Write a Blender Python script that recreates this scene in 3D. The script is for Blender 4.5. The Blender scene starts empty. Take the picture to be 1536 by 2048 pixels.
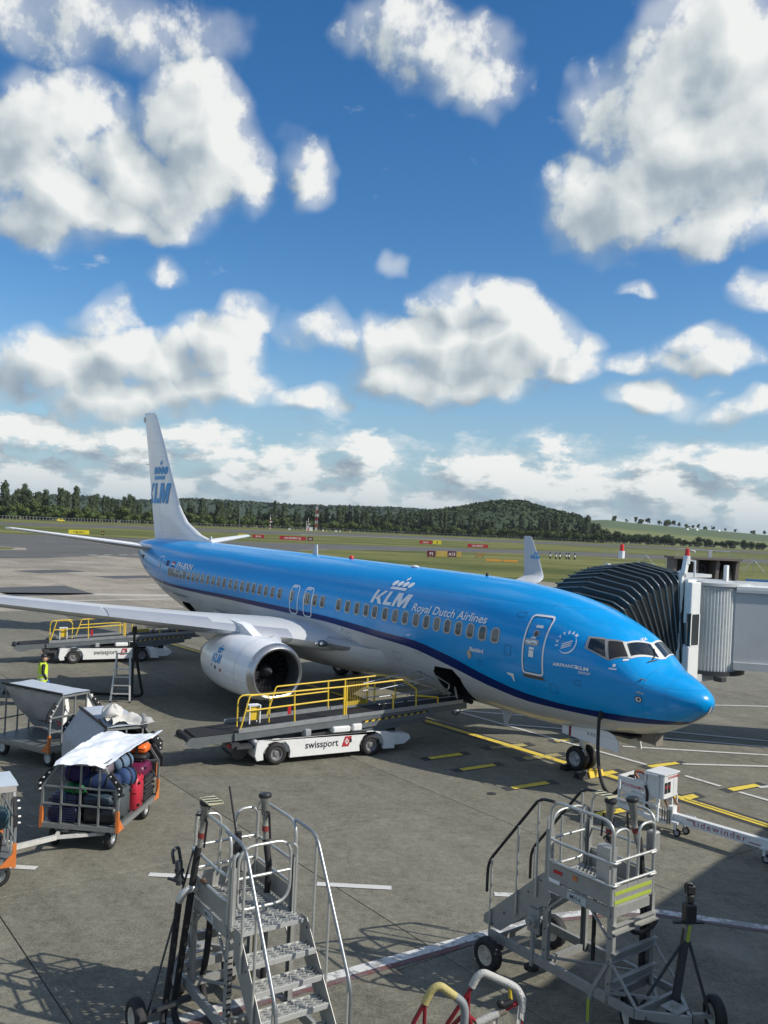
import bpy, bmesh, math, random
import numpy as np
from mathutils import Vector, Matrix
random.seed(7)
SC = bpy.context.scene
COL = SC.collection
R = math.radians

# ------------------------------------------------------------------ camera, sky, sun, exposure
cam = bpy.data.cameras.new('camera')
cam.sensor_fit = 'HORIZONTAL'; cam.sensor_width = 36; cam.lens = 41.27
cam.clip_start = 0.1; cam.clip_end = 12000
CAM = bpy.data.objects.new('camera', cam); COL.objects.link(CAM)
CAM.matrix_world = Matrix(((.99900, -.04460, 0, 0), (-.00070, -.01570, -.99988, 0), (.04459, .99888, -.01572, 6.569), (0, 0, 0, 1)))
SC.camera = CAM
SC.render.resolution_x = 768; SC.render.resolution_y = 1024
SC.view_settings.view_transform = 'Standard'; SC.view_settings.look = 'None'
SC.view_settings.gamma = 1; SC.view_settings.use_curve_mapping = False
SC.view_settings.exposure = 0.0

SUN_DIR = Vector((1.22, -.36, 1)).normalized()
SUN_EL = math.asin(SUN_DIR.z); SUN_AZ = math.atan2(SUN_DIR.x, SUN_DIR.y)
sl = bpy.data.lights.new('sun', 'SUN'); sl.energy = 4.9; sl.angle = R(.5); sl.color = (1, .94, .85)
so = bpy.data.objects.new('sun', sl); COL.objects.link(so)
so.rotation_euler = SUN_DIR.to_track_quat('Z', 'Y').to_euler(); so.location = (60, -40, 80)

W = bpy.data.worlds.new('World'); SC.world = W; W.use_nodes = True
class NT:
    """small wrapper that writes node maths as calls"""
    def __init__(s, nt): s.nt = nt; s.n = nt.nodes; s.l = nt.links
    def new(s, t, **kw):
        o = s.n.new(t)
        for k, v in kw.items(): setattr(o, k, v)
        return o
    def put(s, sock, v):
        if isinstance(v, bpy.types.NodeSocket): s.l.new(v, sock)
        else: sock.default_value = v
    def m(s, op, a, b=0.0, c=0.0, clamp=False):
        o = s.new('ShaderNodeMath', operation=op); o.use_clamp = clamp
        s.put(o.inputs[0], a); s.put(o.inputs[1], b); s.put(o.inputs[2], c); return o.outputs[0]
    def v(s, op, a, b=(0, 0, 0), out=0):
        o = s.new('ShaderNodeVectorMath', operation=op); s.put(o.inputs[0], a)
        if op == 'SCALE': s.put(o.inputs[3], b)
        else: s.put(o.inputs[1], b)
        return o.outputs[out]
    def comb(s, x, y, z):
        o = s.new('ShaderNodeCombineXYZ'); s.put(o.inputs[0], x); s.put(o.inputs[1], y); s.put(o.inputs[2], z); return o.outputs[0]
    def sep(s, a):
        o = s.new('ShaderNodeSeparateXYZ'); s.put(o.inputs[0], a); return o.outputs
    def rng(s, x, a, b, c, d, kind='SMOOTHSTEP'):
        o = s.new('ShaderNodeMapRange', interpolation_type=kind); s.put(o.inputs[0], x)
        for i, q in enumerate((a, b, c, d)): s.put(o.inputs[1 + i], q)
        return o.outputs[0]
    def mix(s, f, a, b, blend='MIX'):
        o = s.new('ShaderNodeMix', data_type='RGBA', blend_type=blend); s.put(o.inputs[0], f); s.put(o.inputs[6], a); s.put(o.inputs[7], b); return o.outputs[2]
    def noise(s, vec, scale, detail=2, rough=.5, col=False, dim='3D'):
        o = s.new('ShaderNodeTexNoise', noise_dimensions=dim); s.put(o.inputs['Vector'], vec); o.inputs['Scale'].default_value = scale
        o.inputs['Detail'].default_value = detail; o.inputs['Roughness'].default_value = rough
        return o.outputs[1 if col else 0]

# clouds: lobes given as (azimuth, elevation, half width, half height) in degrees, strength
LOBES = [(-21.61, 22.82, 2.94, 2.32, 1), (-22.49, 20.81, 2.78, 2.47, 1), (-13.93, 24.42, 2.63, 2.47, 1), (-12.22, 21.77, 2.94, 3.24, 1.05), (-14.91, 19.77, 3.4, 2.47, 1.05), (-17.39, 20.83, 2.78, 2.78, 0.9), (-21.66, 18.52, 4.02, 2.32, 1.05), (-17.83, 17.69, 4.64, 1.08, 0.75), (-23.46, 20.63, 2.47, 2.47, 0.9), (-18.4, 27.95, 5.56, 1.85, 0.42), (-23.29, 27.49, 3.4, 1.55, 0.36), (0.29, 29.63, 3.4, 1.55, 0.62), (2.99, 28.42, 3.4, 1.7, 0.6), (5.34, 27.01, 1.85, 1.55, 0.42), (16.72, 25.38, 4.64, 3.4, 1), (20.43, 27.53, 5.25, 4.02, 1.1), (19.49, 22.8, 5.87, 3.71, 1.15), (14.83, 20.38, 4.64, 2.78, 1.05), (12.4, 19.62, 2.78, 1.85, 0.8), (19.07, 19.03, 4.94, 1.85, 0.8), (22.55, 24.3, 3.71, 4.64, 1.1), (3.71, 13.96, 2.47, 1.85, 1.05), (6.93, 14.33, 2.16, 1.55, 1.05), (2.51, 11.75, 4.02, 2.16, 1.1), (7.04, 11.86, 4.33, 2.32, 1.15), (1.31, 9.49, 3.4, 1.55, 0.95), (5.85, 9.64, 4.02, 1.24, 0.9), (10.9, 10.98, 2.32, 0.99, 0.9), (12.11, 11.91, 0.77, 0.77, 0.6), (-21.44, 8.47, 4.02, 1.7, 1.05), (-17.81, 11.55, 1.7, 1.39, 0.7), (-15.32, 9.67, 4.64, 1.7, 1), (-11.02, 10.66, 2.47, 1.85, 1.05), (-11.54, 8.43, 4.02, 1.55, 1), (-18.2, 7.27, 6.18, 1.39, 0.85), (-9.85, 12.61, 1.24, 0.77, 0.6), (-4.7, 12.5, 3.09, 0.93, 0.55), (-6.49, 22.33, 1.39, 1.24, 0.5), (-5.79, 21.25, 1.08, 1.08, 0.42), (-14.36, 15.06, 1.24, 0.74, 0.46), (-0.51, 16.86, 0.62, 0.43, 0.3), (-5.13, 7.9, 2.16, 0.87, 0.7), (17.41, 8.84, 2.78, 1.05, 0.9), (16.53, 8.54, 1.85, 0.74, 0.8), (19.95, 11.36, 3.4, 0.99, 0.8), (19.05, 12.13, 1.85, 0.68, 0.7), (22.36, 14.89, 1.39, 0.68, 0.46), (14.92, 11.14, 1.24, 0.56, 0.42), (22.62, 7.91, 1.85, 0.8, 0.7), (15.38, 14.74, 0.62, 0.31, 0.32)]
def build_sky():
    g = bpy.data.node_groups.new('cloud_density', 'ShaderNodeTree')
    g.interface.new_socket('P', in_out='INPUT', socket_type='NodeSocketVector')
    g.interface.new_socket('Body', in_out='OUTPUT', socket_type='NodeSocketFloat')
    g.interface.new_socket('Detail', in_out='OUTPUT', socket_type='NodeSocketFloat')
    t = NT(g); gi = t.new('NodeGroupInput'); go = t.new('NodeGroupOutput')
    P = gi.outputs[0]
    n1 = t.v('SUBTRACT', t.noise(P, .20, 2, .5, True, '2D'), (.5, .5, .5))
    Pd = t.v('ADD', P, t.v('MULTIPLY', n1, (4.6, 3.4, 0)))
    tot = None
    for (a, e, w, h, st) in LOBES:
        o = t.new('ShaderNodeVectorMath', operation='MULTIPLY_ADD'); t.put(o.inputs[0], Pd); o.inputs[1].default_value = (1 / w, 1 / h, 0); o.inputs[2].default_value = (-a / w, -e / h, 0)
        d = t.m('MULTIPLY_ADD', t.v('DOT_PRODUCT', o.outputs[0], o.outputs[0], out=1), -.62 * st, .80 * st)
        tot = d if tot is None else t.m('MAXIMUM', tot, d)
    tot = t.m('MAXIMUM', tot, -.9)
    az, el, _ = t.sep(P)
    # the low bank of cumulus that runs all round the horizon
    bn = t.noise(t.v('MULTIPLY', P, (.22, .50, 1)), 1.0, 5, .60, dim='2D')
    bd = t.m('MULTIPLY_ADD', bn, 3.6, -1.35)
    bd = t.m('SUBTRACT', bd, t.m('MULTIPLY', t.rng(el, 4.6, 7.6, 0, 1), 1.5)); bd = t.m('SUBTRACT', bd, t.rng(el, .2, 3.4, -.35, 0))
    tot = t.m('MAXIMUM', tot, bd)
    # fair weather cumulus outside the picture, where the same sky goes on
    away = t.m('MAXIMUM', t.rng(t.m('ABSOLUTE', az), 27, 40, 0, 1), t.rng(el, 34, 44, 0, 1))
    on = t.noise(t.v('MULTIPLY', P, (.05, .075, 1)), 1.0, 2, .5, dim='2D')
    tot = t.m('MAXIMUM', tot, t.m('SUBTRACT', t.m('MULTIPLY_ADD', on, 4.0, -2.15), t.m('MULTIPLY_ADD', away, -1.6, 1.6)))
    f1 = t.noise(P, .46, 6, .58, dim='2D')
    D = t.m('ADD', tot, t.m('MULTIPLY_ADD', f1, 1.5, -.75))
    f3 = t.noise(t.v('ADD', P, (3.1, 8.7, 0)), .30, 2, .45, dim='2D'); g.links.new(t.m('ADD', t.m('ADD', tot, t.m('MULTIPLY_ADD', f3, .8, -.4)), t.m('MULTIPLY_ADD', f1, .42, -.21)), go.inputs[0]); g.links.new(D, go.inputs[1])
    w = NT(W.node_tree); w.n.clear()
    out = w.new('ShaderNodeOutputWorld'); bg = w.new('ShaderNodeBackground')
    sky = w.new('ShaderNodeTexSky', sky_type='NISHITA'); sky.sun_disc = False
    sky.sun_elevation = SUN_EL; sky.sun_rotation = SUN_AZ; sky.altitude = 50; sky.air_density = 1.0; sky.dust_density = .4; sky.ozone_density = 2.0
    tc = w.new('ShaderNodeTexCoord')
    x, y, z = w.sep(tc.outputs['Generated'])
    az = w.m('MULTIPLY', w.m('ARCTAN2', x, y), 57.29578); el = w.m('MULTIPLY', w.m('ARCSINE', z), 57.29578)
    P = w.comb(az, el, 0.0)
    def dens(v):
        n = w.new('ShaderNodeGroup'); n.node_tree = g; w.put(n.inputs[0], v); return n.outputs
    D0 = dens(P); D1 = dens(w.v('ADD', P, (1.5, 1.25, 0)))
    cov = w.rng(D0[1], -.16, .52, 0, 1)
    cov = w.m('MAXIMUM', cov, w.rng(D0[0], -.45, .45, 0, .50))
    slope = w.m('SUBTRACT', D0[0], D1[0])
    lit = w.m('ADD', w.m('MULTIPLY_ADD', slope, .95, .76), w.m('MULTIPLY', D0[0], -.22), clamp=True)
    ramp = w.new('ShaderNodeValToRGB'); w.put(ramp.inputs[0], lit)
    cr = ramp.color_ramp; cr.elements[0].position = 0.05; cr.elements[0].color = (2.9, 3.6, 4.4, 1); cr.elements[1].position = .95; cr.elements[1].color = (9.0, 9.1, 8.9, 1)
    e = cr.elements.new(.38); e.color = (4.3, 5.0, 5.5, 1)
    e = cr.elements.new(.64); e.color = (6.6, 7.1, 7.2, 1)
    hsv = w.new('ShaderNodeHueSaturation'); hsv.inputs['Hue'].default_value = .503; hsv.inputs['Saturation'].default_value = 1.36; hsv.inputs['Value'].default_value = 1.30
    w.put(hsv.inputs['Color'], sky.outputs[0])
    clear = w.mix(w.rng(el, -2, 13, .92, 0), hsv.outputs[0], (2.7, 4.3, 5.8, 1))
    cl = w.mix(w.rng(el, 0, 4.5, .60, .0), ramp.outputs[0], (4.0, 5.1, 5.9, 1))
    col = w.mix(w.m('MULTIPLY', cov, w.rng(el, -1, 2.5, .3, .97)), clear, cl)
    w.put(bg.inputs[0], col); bg.inputs[1].default_value = .10
    w.l.new(bg.outputs[0], out.inputs[0])
    W.cycles.sampling_method = 'MANUAL'; W.cycles.sample_map_resolution = 256
build_sky()

# ------------------------------------------------------------------ materials
MATS = {}
def mat(name, col, rough=.6, metal=0., var=.10, vs=2.0, bump=0., bs=30., dirt=0., coat=0., spec=.5, stretch=(1, 1, 1), world=False):
    if name in MATS: return MATS[name]
    m = bpy.data.materials.new(name); m.use_nodes = True; t = NT(m.node_tree)
    b = t.n['Principled BSDF']; c = (*col, 1)
    if world: pos = t.new('ShaderNodeNewGeometry').outputs['Position']
    else: pos = t.new('ShaderNodeTexCoord').outputs['Object']
    pos = t.v('MULTIPLY', pos, stretch)
    n = t.noise(pos, vs, 5, .6)
    k = t.m('MULTIPLY_ADD', n, 2 * var, 1 - var)
    cc = t.v('SCALE', c[:3], k)
    if dirt:
        n2 = t.noise(pos, vs * 2.7, 6, .65)
        cc = t.mix(t.m('MULTIPLY', t.rng(n2, .45, .75, 0, 1), dirt), cc, (.09, .08, .065, 1))
    t.put(b.inputs['Base Color'], cc)
    t.put(b.inputs['Roughness'], t.m('MULTIPLY_ADD', n, .25, rough - .125, clamp=True))
    b.inputs['Metallic'].default_value = metal; b.inputs['Specular IOR Level'].default_value = spec
    if coat: b.inputs['Coat Weight'].default_value = coat; b.inputs['Coat Roughness'].default_value = .06
    if bump:
        bn = t.new('ShaderNodeBump'); bn.inputs['Strength'].default_value = bump; bn.inputs['Distance'].default_value = .02
        t.put(bn.inputs['Height'], t.noise(pos, bs, 4, .6)); t.l.new(bn.outputs[0], b.inputs['Normal'])
    MATS[name] = m; return m
def glass_mat(name, col=(.02, .025, .03), rough=.06):
    m = mat(name, col, rough, 0, .15, 3, coat=.6); return m

# ------------------------------------------------------------------ mesh builder
def frame_of(d, up=(0, 0, 1)):
    d = Vector(d).normalized(); up = Vector(up)
    if abs(d.dot(up)) > .98: up = Vector((0, 1, 0)) if abs(d.y) < .9 else Vector((1, 0, 0))
    x = up.cross(d).normalized(); return x, d.cross(x), d
def fillet(pts, r, n=5):
    pts = [Vector(p) for p in pts]; out = [pts[0]]
    for i in range(1, len(pts) - 1):
        a, b, c = pts[i - 1], pts[i], pts[i + 1]
        k = min(r, (a - b).length * .48, (c - b).length * .48)
        p = b + (a - b).normalized() * k; q = b + (c - b).normalized() * k
        for j in range(n + 1):
            t = j / n; out.append(p * (1 - t) ** 2 + b * 2 * t * (1 - t) + q * t * t)
    out.append(pts[-1]); return out
STUFFY = ('bolt', 'slot', 'rib_clip', 'castor', 'foot', 'hazard_bars', 'mesh_guard', 'rib', 'bolt_head', 'lamp', 'static_wick')
class MB:
    def __init__(s): s.v = []; s.f = []; s.m = []; s.cur = 0
    def add(s, vs, fs, m=None):
        o = len(s.v); s.v += [tuple(v) for v in vs]; s.f += [tuple(i + o for i in f) for f in fs]; s.m += [s.cur if m is None else m] * len(fs); return s
    def hexa(s, p, m=None):  # 8 points, bottom ring then top ring
        return s.add(p, [(3, 2, 1, 0), (4, 5, 6, 7), (0, 1, 5, 4), (1, 2, 6, 5), (2, 3, 7, 6), (3, 0, 4, 7)], m)
    def box(s, c, d, rz=0, m=None, rot=None):
        c = Vector(c); x, y, z = d[0] / 2, d[1] / 2, d[2] / 2
        q = rot if rot is not None else Matrix.Rotation(rz, 3, 'Z')
        return s.hexa([c + q @ Vector(p) for p in ((-x, -y, -z), (x, -y, -z), (x, y, -z), (-x, y, -z), (-x, -y, z), (x, -y, z), (x, y, z), (-x, y, z))], m)
    def cbox(s, c, d, b=.02, rz=0, m=None, rot=None):  # chamfered box
        c = Vector(c); q = rot if rot is not None else Matrix.Rotation(rz, 3, 'Z'); vs = []; hx, hy, hz = d[0] / 2, d[1] / 2, d[2] / 2
        b = min(b, hx * .49, hy * .49, hz * .49)
        for z, k in ((-hz, b), (-hz + b, 0), (hz - b, 0), (hz, b)):
            for (sx, sy, e) in ((-1, -1, 0), (-1, -1, 1), (1, -1, 1), (1, -1, 0), (1, 1, 0), (1, 1, 1), (-1, 1, 1), (-1, 1, 0)):
                ax = hx - k - (b if e else 0); ay = hy - k - (0 if e else b)
                vs.append(c + q @ Vector((sx * ax, sy * ay, z)))
        fs = [tuple(range(7, -1, -1)), tuple(range(24, 32))]
        for r in range(3):
            for i in range(8):
                j = (i + 1) % 8; fs.append((r * 8 + i, r * 8 + j, r * 8 + 8 + j, r * 8 + 8 + i))
        # ring order starts with the -y edge; keep it consistent
        return s.add(vs, fs, m)
    def bar(s, p, q, w, h=None, up=(0, 0, 1), m=None):
        h = w if h is None else h; p = Vector(p); q = Vector(q); x, y, d = frame_of(q - p, up); a = x * w / 2; b = y * h / 2
        return s.hexa([p - a - b, p + a - b, p + a + b, p - a + b, q - a - b, q + a - b, q + a + b, q - a + b], m)
    def tube(s, pts, r, n=8, m=None, r2=None, closed=False):
        pts = [Vector(p) for p in pts]; k = len(pts); vs = []; fs = []
        up = Vector((0, 0, 1)); px = None
        for i, p in enumerate(pts):
            if closed: d = pts[(i + 1) % k] - pts[i - 1]
            else: d = pts[min(i + 1, k - 1)] - pts[max(i - 1, 0)]
            if d.length < 1e-9: d = Vector((0, 0, 1))
            d.normalize()
            if px is None: x, y, _ = frame_of(d, up)
            else:
                x = (px - d * px.dot(d)); x = x.normalized() if x.length > 1e-6 else frame_of(d)[0]; y = d.cross(x)
            px = x; rr = r if r2 is None else r + (r2 - r) * i / (k - 1)
            for j in range(n):
                a = 2 * math.pi * j / n; vs.append(p + x * rr * math.cos(a) + y * rr * math.sin(a))
        for i in range(k if closed else k - 1):
            i2 = (i + 1) % k
            for j in range(n):
                j2 = (j + 1) % n; fs.append((i * n + j, i * n + j2, i2 * n + j2, i2 * n + j))
        if not closed: fs += [tuple(range(n - 1, -1, -1)), tuple(range((k - 1) * n, k * n))]
        return s.add(vs, fs, m)
    def cyl(s, p, q, r, n=14, m=None, r2=None): return s.tube([p, q], r, n, m, r2)
    def lathe(s, prof, o, ax, n=24, m=None, flat=1.0, closed=False):  # prof: (along, radius)
        o = Vector(o); x, y, d = frame_of(ax); vs = []; fs = []
        for (a, r) in prof:
            for j in range(n):
                t = 2 * math.pi * j / n; vs.append(o + d * a + x * r * math.cos(t) + y * r * math.sin(t))
        k = len(prof)
        for i in range(k if closed else k - 1):
            i2 = (i + 1) % k
            for j in range(n):
                j2 = (j + 1) % n; fs.append((i * n + j, i * n + j2, i2 * n + j2, i2 * n + j))
        return s.add(vs, fs, m)
    def prism(s, poly, o, ux, uy, th, m=None):  # polygon in (ux,uy), extruded th along ux x uy
        o = Vector(o); ux = Vector(ux); uy = Vector(uy); n = ux.cross(uy).normalized() * th; k = len(poly)
        a = [o + ux * p[0] + uy * p[1] for p in poly]; b = [v + n for v in a]
        fs = [tuple(range(k - 1, -1, -1)), tuple(range(k, 2 * k))] + [(i, (i + 1) % k, k + (i + 1) % k, k + i) for i in range(k)]
        return s.add(a + b, fs, m)
    def sphere(s, c, r, nu=12, nv=8, sc=(1, 1, 1), m=None):
        vs = []; fs = []; c = Vector(c)
        for i in range(nv + 1):
            t = math.pi * i / nv
            for j in range(nu):
                a = 2 * math.pi * j / nu; vs.append(c + Vector((r * sc[0] * math.sin(t) * math.cos(a), r * sc[1] * math.sin(t) * math.sin(a), r * sc[2] * math.cos(t))))
        for i in range(nv):
            for j in range(nu):
                j2 = (j + 1) % nu; fs.append((i * nu + j, i * nu + nu + j, i * nu + nu + j2, i * nu + j2))
        return s.add(vs, fs, m)
    def grid(s, fn, nu, nv, m=None, closed_u=False):
        vs = [fn(i / nu, j / nv) for j in range(nv + 1) for i in range(nu + (0 if closed_u else 1))]
        w = nu if closed_u else nu + 1; fs = []
        for j in range(nv):
            for i in range(nu):
                i2 = (i + 1) % w; fs.append((j * w + i, j * w + i2, (j + 1) * w + i2, (j + 1) * w + i))
        return s.add(vs, fs, m)
    def mesh(s, name, mats, smooth=False, angle=None):
        me = bpy.data.meshes.new(name); me.from_pydata(s.v, [], s.f)
        for q in (mats if isinstance(mats, (list, tuple)) else [mats]): me.materials.append(q)
        if any(s.m): me.polygons.foreach_set('material_index', s.m)
        if smooth:
            me.polygons.foreach_set('use_smooth', [True] * len(me.polygons))
            if angle: me.set_sharp_from_angle(angle=R(angle))
        me.update(); return me
    def build(s, name, mats, parent=None, smooth=False, angle=35, solid=True):
        me = s.mesh(name, mats, False)
        if solid:
            bm = bmesh.new(); bm.from_mesh(me); bmesh.ops.recalc_face_normals(bm, faces=bm.faces); bm.to_mesh(me); bm.free()
        if smooth:
            me.polygons.foreach_set('use_smooth', [True] * len(me.polygons)); me.set_sharp_from_angle(angle=R(angle))
        o = link(name, me, parent)
        if parent is not None and name in STUFFY: o['kind'] = 'stuff'
        return o
def link(name, me, parent=None):
    o = bpy.data.objects.new(name, me); COL.objects.link(o)
    if parent is not None: o.parent = parent
    return o
def tag(o, label=None, cat=None, group=None, kind=None):
    if label: o['label'] = label
    if cat: o['category'] = cat
    if group: o['group'] = group
    if kind: o['kind'] = kind
    return o
def thing(name, label, cat, loc=(0, 0, 0), rz=0, group=None):
    o = bpy.data.objects.new(name, None); COL.objects.link(o); o.location = loc; o.rotation_euler = (0, 0, rz); o.empty_display_size = .2
    return tag(o, label, cat, group)
def copy_tree(o, parent=None):
    c = o.copy(); COL.objects.link(c)
    if parent is not None: c.parent = parent
    for ch in list(o.children): copy_tree(ch, c)
    return c
def struct(name, mb, m, label=None, **kw):
    o = mb.build(name, m, **kw); o['kind'] = 'structure'
    return o

# ---- lettering: outline text as flat triangles, then laid on any surface
_txt = {}
def text_tris(s, size=1., bold=0., shear=0., xs=1., align='LEFT', spacing=1.0):
    key = (s, bold, shear, spacing)
    if key not in _txt:
        cu = bpy.data.curves.new('lettering', 'FONT'); cu.body = s; cu.size = 1; cu.shear = shear; cu.offset = bold; cu.space_character = spacing; cu.resolution_u = 3
        o = bpy.data.objects.new('lettering', cu); COL.objects.link(o)
        dg = bpy.context.evaluated_depsgraph_get(); me = o.evaluated_get(dg).to_mesh()
        vs = [(v.co.x, v.co.y) for v in me.vertices]; fs = [tuple(p.vertices) for p in me.polygons]
        o.evaluated_get(dg).to_mesh_clear(); bpy.data.objects.remove(o); bpy.data.curves.remove(cu); _txt[key] = (vs, fs)
    vs, fs = _txt[key]; w = max(v[0] for v in vs)
    off = {'LEFT': 0, 'CENTER': w / 2, 'RIGHT': w}[align]
    return [((v[0] - off) * size * xs, v[1] * size) for v in vs], fs
def refine(vs, fs, step):
    bm = bmesh.new(); bv = [bm.verts.new((x, y, 0)) for x, y in vs]
    for f in fs:
        try: bm.faces.new([bv[i] for i in f])
        except ValueError: pass
    for ax in (0, 1):
        c = [v[ax] for v in vs]; a = math.floor(min(c) / step) + 1; b = math.ceil(max(c) / step)
        for k in range(a, b):
            co = Vector((0, 0, 0)); no = Vector((0, 0, 0)); co[ax] = k * step; no[ax] = 1
            bmesh.ops.bisect_plane(bm, geom=bm.verts[:] + bm.edges[:] + bm.faces[:], plane_co=co, plane_no=no)
    bm.verts.index_update(); ov = [(v.co.x, v.co.y) for v in bm.verts]; of = [tuple(v.index for v in f.verts) for f in bm.faces]; bm.free()
    return ov, of
def flat(vs, fs, o, ux, uy):
    o = Vector(o); ux = Vector(ux); uy = Vector(uy); return [o + ux * x + uy * y for x, y in vs], fs
def ring2d(poly, w):
    """closed outline of width w inside a polygon: verts, quads"""
    k = len(poly); P = [Vector((p[0], p[1])) for p in poly]; inn = []
    ar = sum(P[i].x * P[(i + 1) % k].y - P[(i + 1) % k].x * P[i].y for i in range(k))
    sg = 1 if ar > 0 else -1
    for i in range(k):
        a = (P[i] - P[i - 1]).normalized(); b = (P[(i + 1) % k] - P[i]).normalized()
        na = Vector((-a.y, a.x)) * sg; nb = Vector((-b.y, b.x)) * sg; n = (na + nb); n = n / max(.3, n.length_squared) * 2
        inn.append(P[i] + n * w)
    return [tuple(p) for p in P] + [tuple(p) for p in inn], [(i, (i + 1) % k, k + (i + 1) % k, k + i) for i in range(k)]
def rrect(x0, y0, x1, y1, r, n=4):
    o = []
    for cx, cy, a in ((x1 - r, y0 + r, -90), (x1 - r, y1 - r, 0), (x0 + r, y1 - r, 90), (x0 + r, y0 + r, 180)):
        for i in range(n + 1):
            t = R(a + 90 * i / n); o.append((cx + r * math.cos(t), cy + r * math.sin(t)))
    return o
def fan(poly):
    c = (sum(p[0] for p in poly) / len(poly), sum(p[1] for p in poly) / len(poly)); k = len(poly)
    return list(poly) + [c], [(i, (i + 1) % k, k) for i in range(k)]
# the crowned logotype used on the aircraft, as plain polygons in a unit box (letters 0..1 high)
def logo_letters():
    V = []; F = []
    def poly(p):
        o = len(V); V.extend((x + .22 * y, y) for x, y in p); F.append(tuple(range(o, o + len(p))))
    t = .27
    poly([(0, 0), (t, 0), (t, 1), (0, 1)]); poly([(t, .36), (t + .42, 1), (t + .76, 1), (t + .16, .30)][::-1]); poly([(t + .09, .42), (t + .47, 0), (t + .80, 0), (t + .32, .56)])
    x = 1.17; poly([(x, 0), (x + t, 0), (x + t, 1), (x, 1)]); poly([(x + t, 0), (x + .72, 0), (x + .72, .24), (x + t, .24)])
    x = 1.99; poly([(x, 0), (x + t, 0), (x + t, 1), (x, 1)]); poly([(x + 1.0, 0), (x + 1.0 + t, 0), (x + 1.0 + t, 1), (x + 1.0, 1)])
    poly([(x + t, 1), (x + t, .55), (x + .53, .02), (x + .635, .02), (x + .635, .45), (x + .42, 1)]); poly([(x + .635, .02), (x + .74, .02), (x + 1.0, .55), (x + 1.0, 1), (x + .85, 1), (x + .635, .45)])
    return V, F
def logo_crown():
    V = []; F = []
    def poly(p):
        o = len(V); V.extend((x + .22 * y, y) for x, y in p); F.append(tuple(range(o, o + len(p))))
    poly([(.95, 1.18), (2.35, 1.18), (2.35, 1.36), (.95, 1.36)])
    for i, cx in enumerate((.95, 1.42, 1.89, 2.36)):
        poly([(cx + .2 * math.cos(a) + .02, 1.62 + .2 * math.sin(a)) for a in [2 * math.pi * j / 14 for j in range(14)]])
    for w, h in ((.09, .26), (.24, .09)):
        poly([(1.65 - w / 2, 1.99 - h / 2), (1.65 + w / 2, 1.99 - h / 2), (1.65 + w / 2, 1.99 + h / 2), (1.65 - w / 2, 1.99 + h / 2)])
    return V, F
# common finishes
ALU = mat('brushed aluminium', (.45, .46, .46), .42, .75, .12, 6, dirt=.25)
ALUD = mat('dull aluminium sheet', (.36, .37, .37), .5, .6, .15, 4, dirt=.3)
GALV = mat('galvanised steel', (.42, .44, .45), .45, .7, .2, 9)
RUB = mat('black rubber', (.018, .018, .019), .75, 0, .25, 8)
BLK = mat('black paint', (.015, .015, .016), .5, 0, .2, 6)
DKG = mat('dark grey steel', (.06, .065, .07), .5, .3, .2, 5, dirt=.2)
WHT = mat('white paint', (.74, .75, .73), .35, 0, .05, 3, dirt=.10)
YEL = mat('yellow safety paint', (.72, .50, .045), .4, 0, .12, 5, dirt=.10)
RED = mat('red paint', (.45, .025, .03), .4, 0, .15, 5)
ORG = mat('orange paint', (.58, .17, .04), .45, 0, .12, 5, dirt=.1)
NAV = mat('dark lettering', (.012, .013, .02), .6, 0, .1, 5)
PWHT = mat('white lettering', (.8, .8, .79), .45, 0, .03, 5)
def wheel(parent, c, ax, r, w, rim=None, name='wheel', hub=True):
    """tyre with a rim as its sub-part; ax points to the outer face"""
    c = Vector(c); ax = Vector(ax).normalized(); b = MB(); h = w / 2; ri = r * .58
    b.lathe([(-h * .8, ri), (-h, ri * 1.15), (-h, r * .86), (-h * .72, r * .97), (-h * .3, r), (h * .3, r), (h * .72, r * .97), (h, r * .86), (h, ri * 1.15), (h * .8, ri)], c, ax, 22, closed=True)
    t = b.build(name, RUB, parent, True, 50)
    q = MB(); q.lathe([(h * .85, ri), (h * .82, ri * .9), (h * .35, ri * .78), (h * .25, ri * .5), (h * .5, ri * .36), (h * .6, ri * .3), (h * .6, .001)], c, ax, 18)
    q.lathe([(-h * .8, ri), (-h * .4, ri * .7), (-h * .4, .001)], c, ax, 14)
    x, y, d = frame_of(ax)
    for j in range(5):
        a = 2 * math.pi * j / 5; q.cyl(c + d * h * .2 + (x * math.cos(a) + y * math.sin(a)) * ri * .55, c + d * h * .45 + (x * math.cos(a) + y * math.sin(a)) * ri * .55, r * .035, 6)
    q.build('rim', rim or GALV, t, True, 40)
    return t

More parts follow.
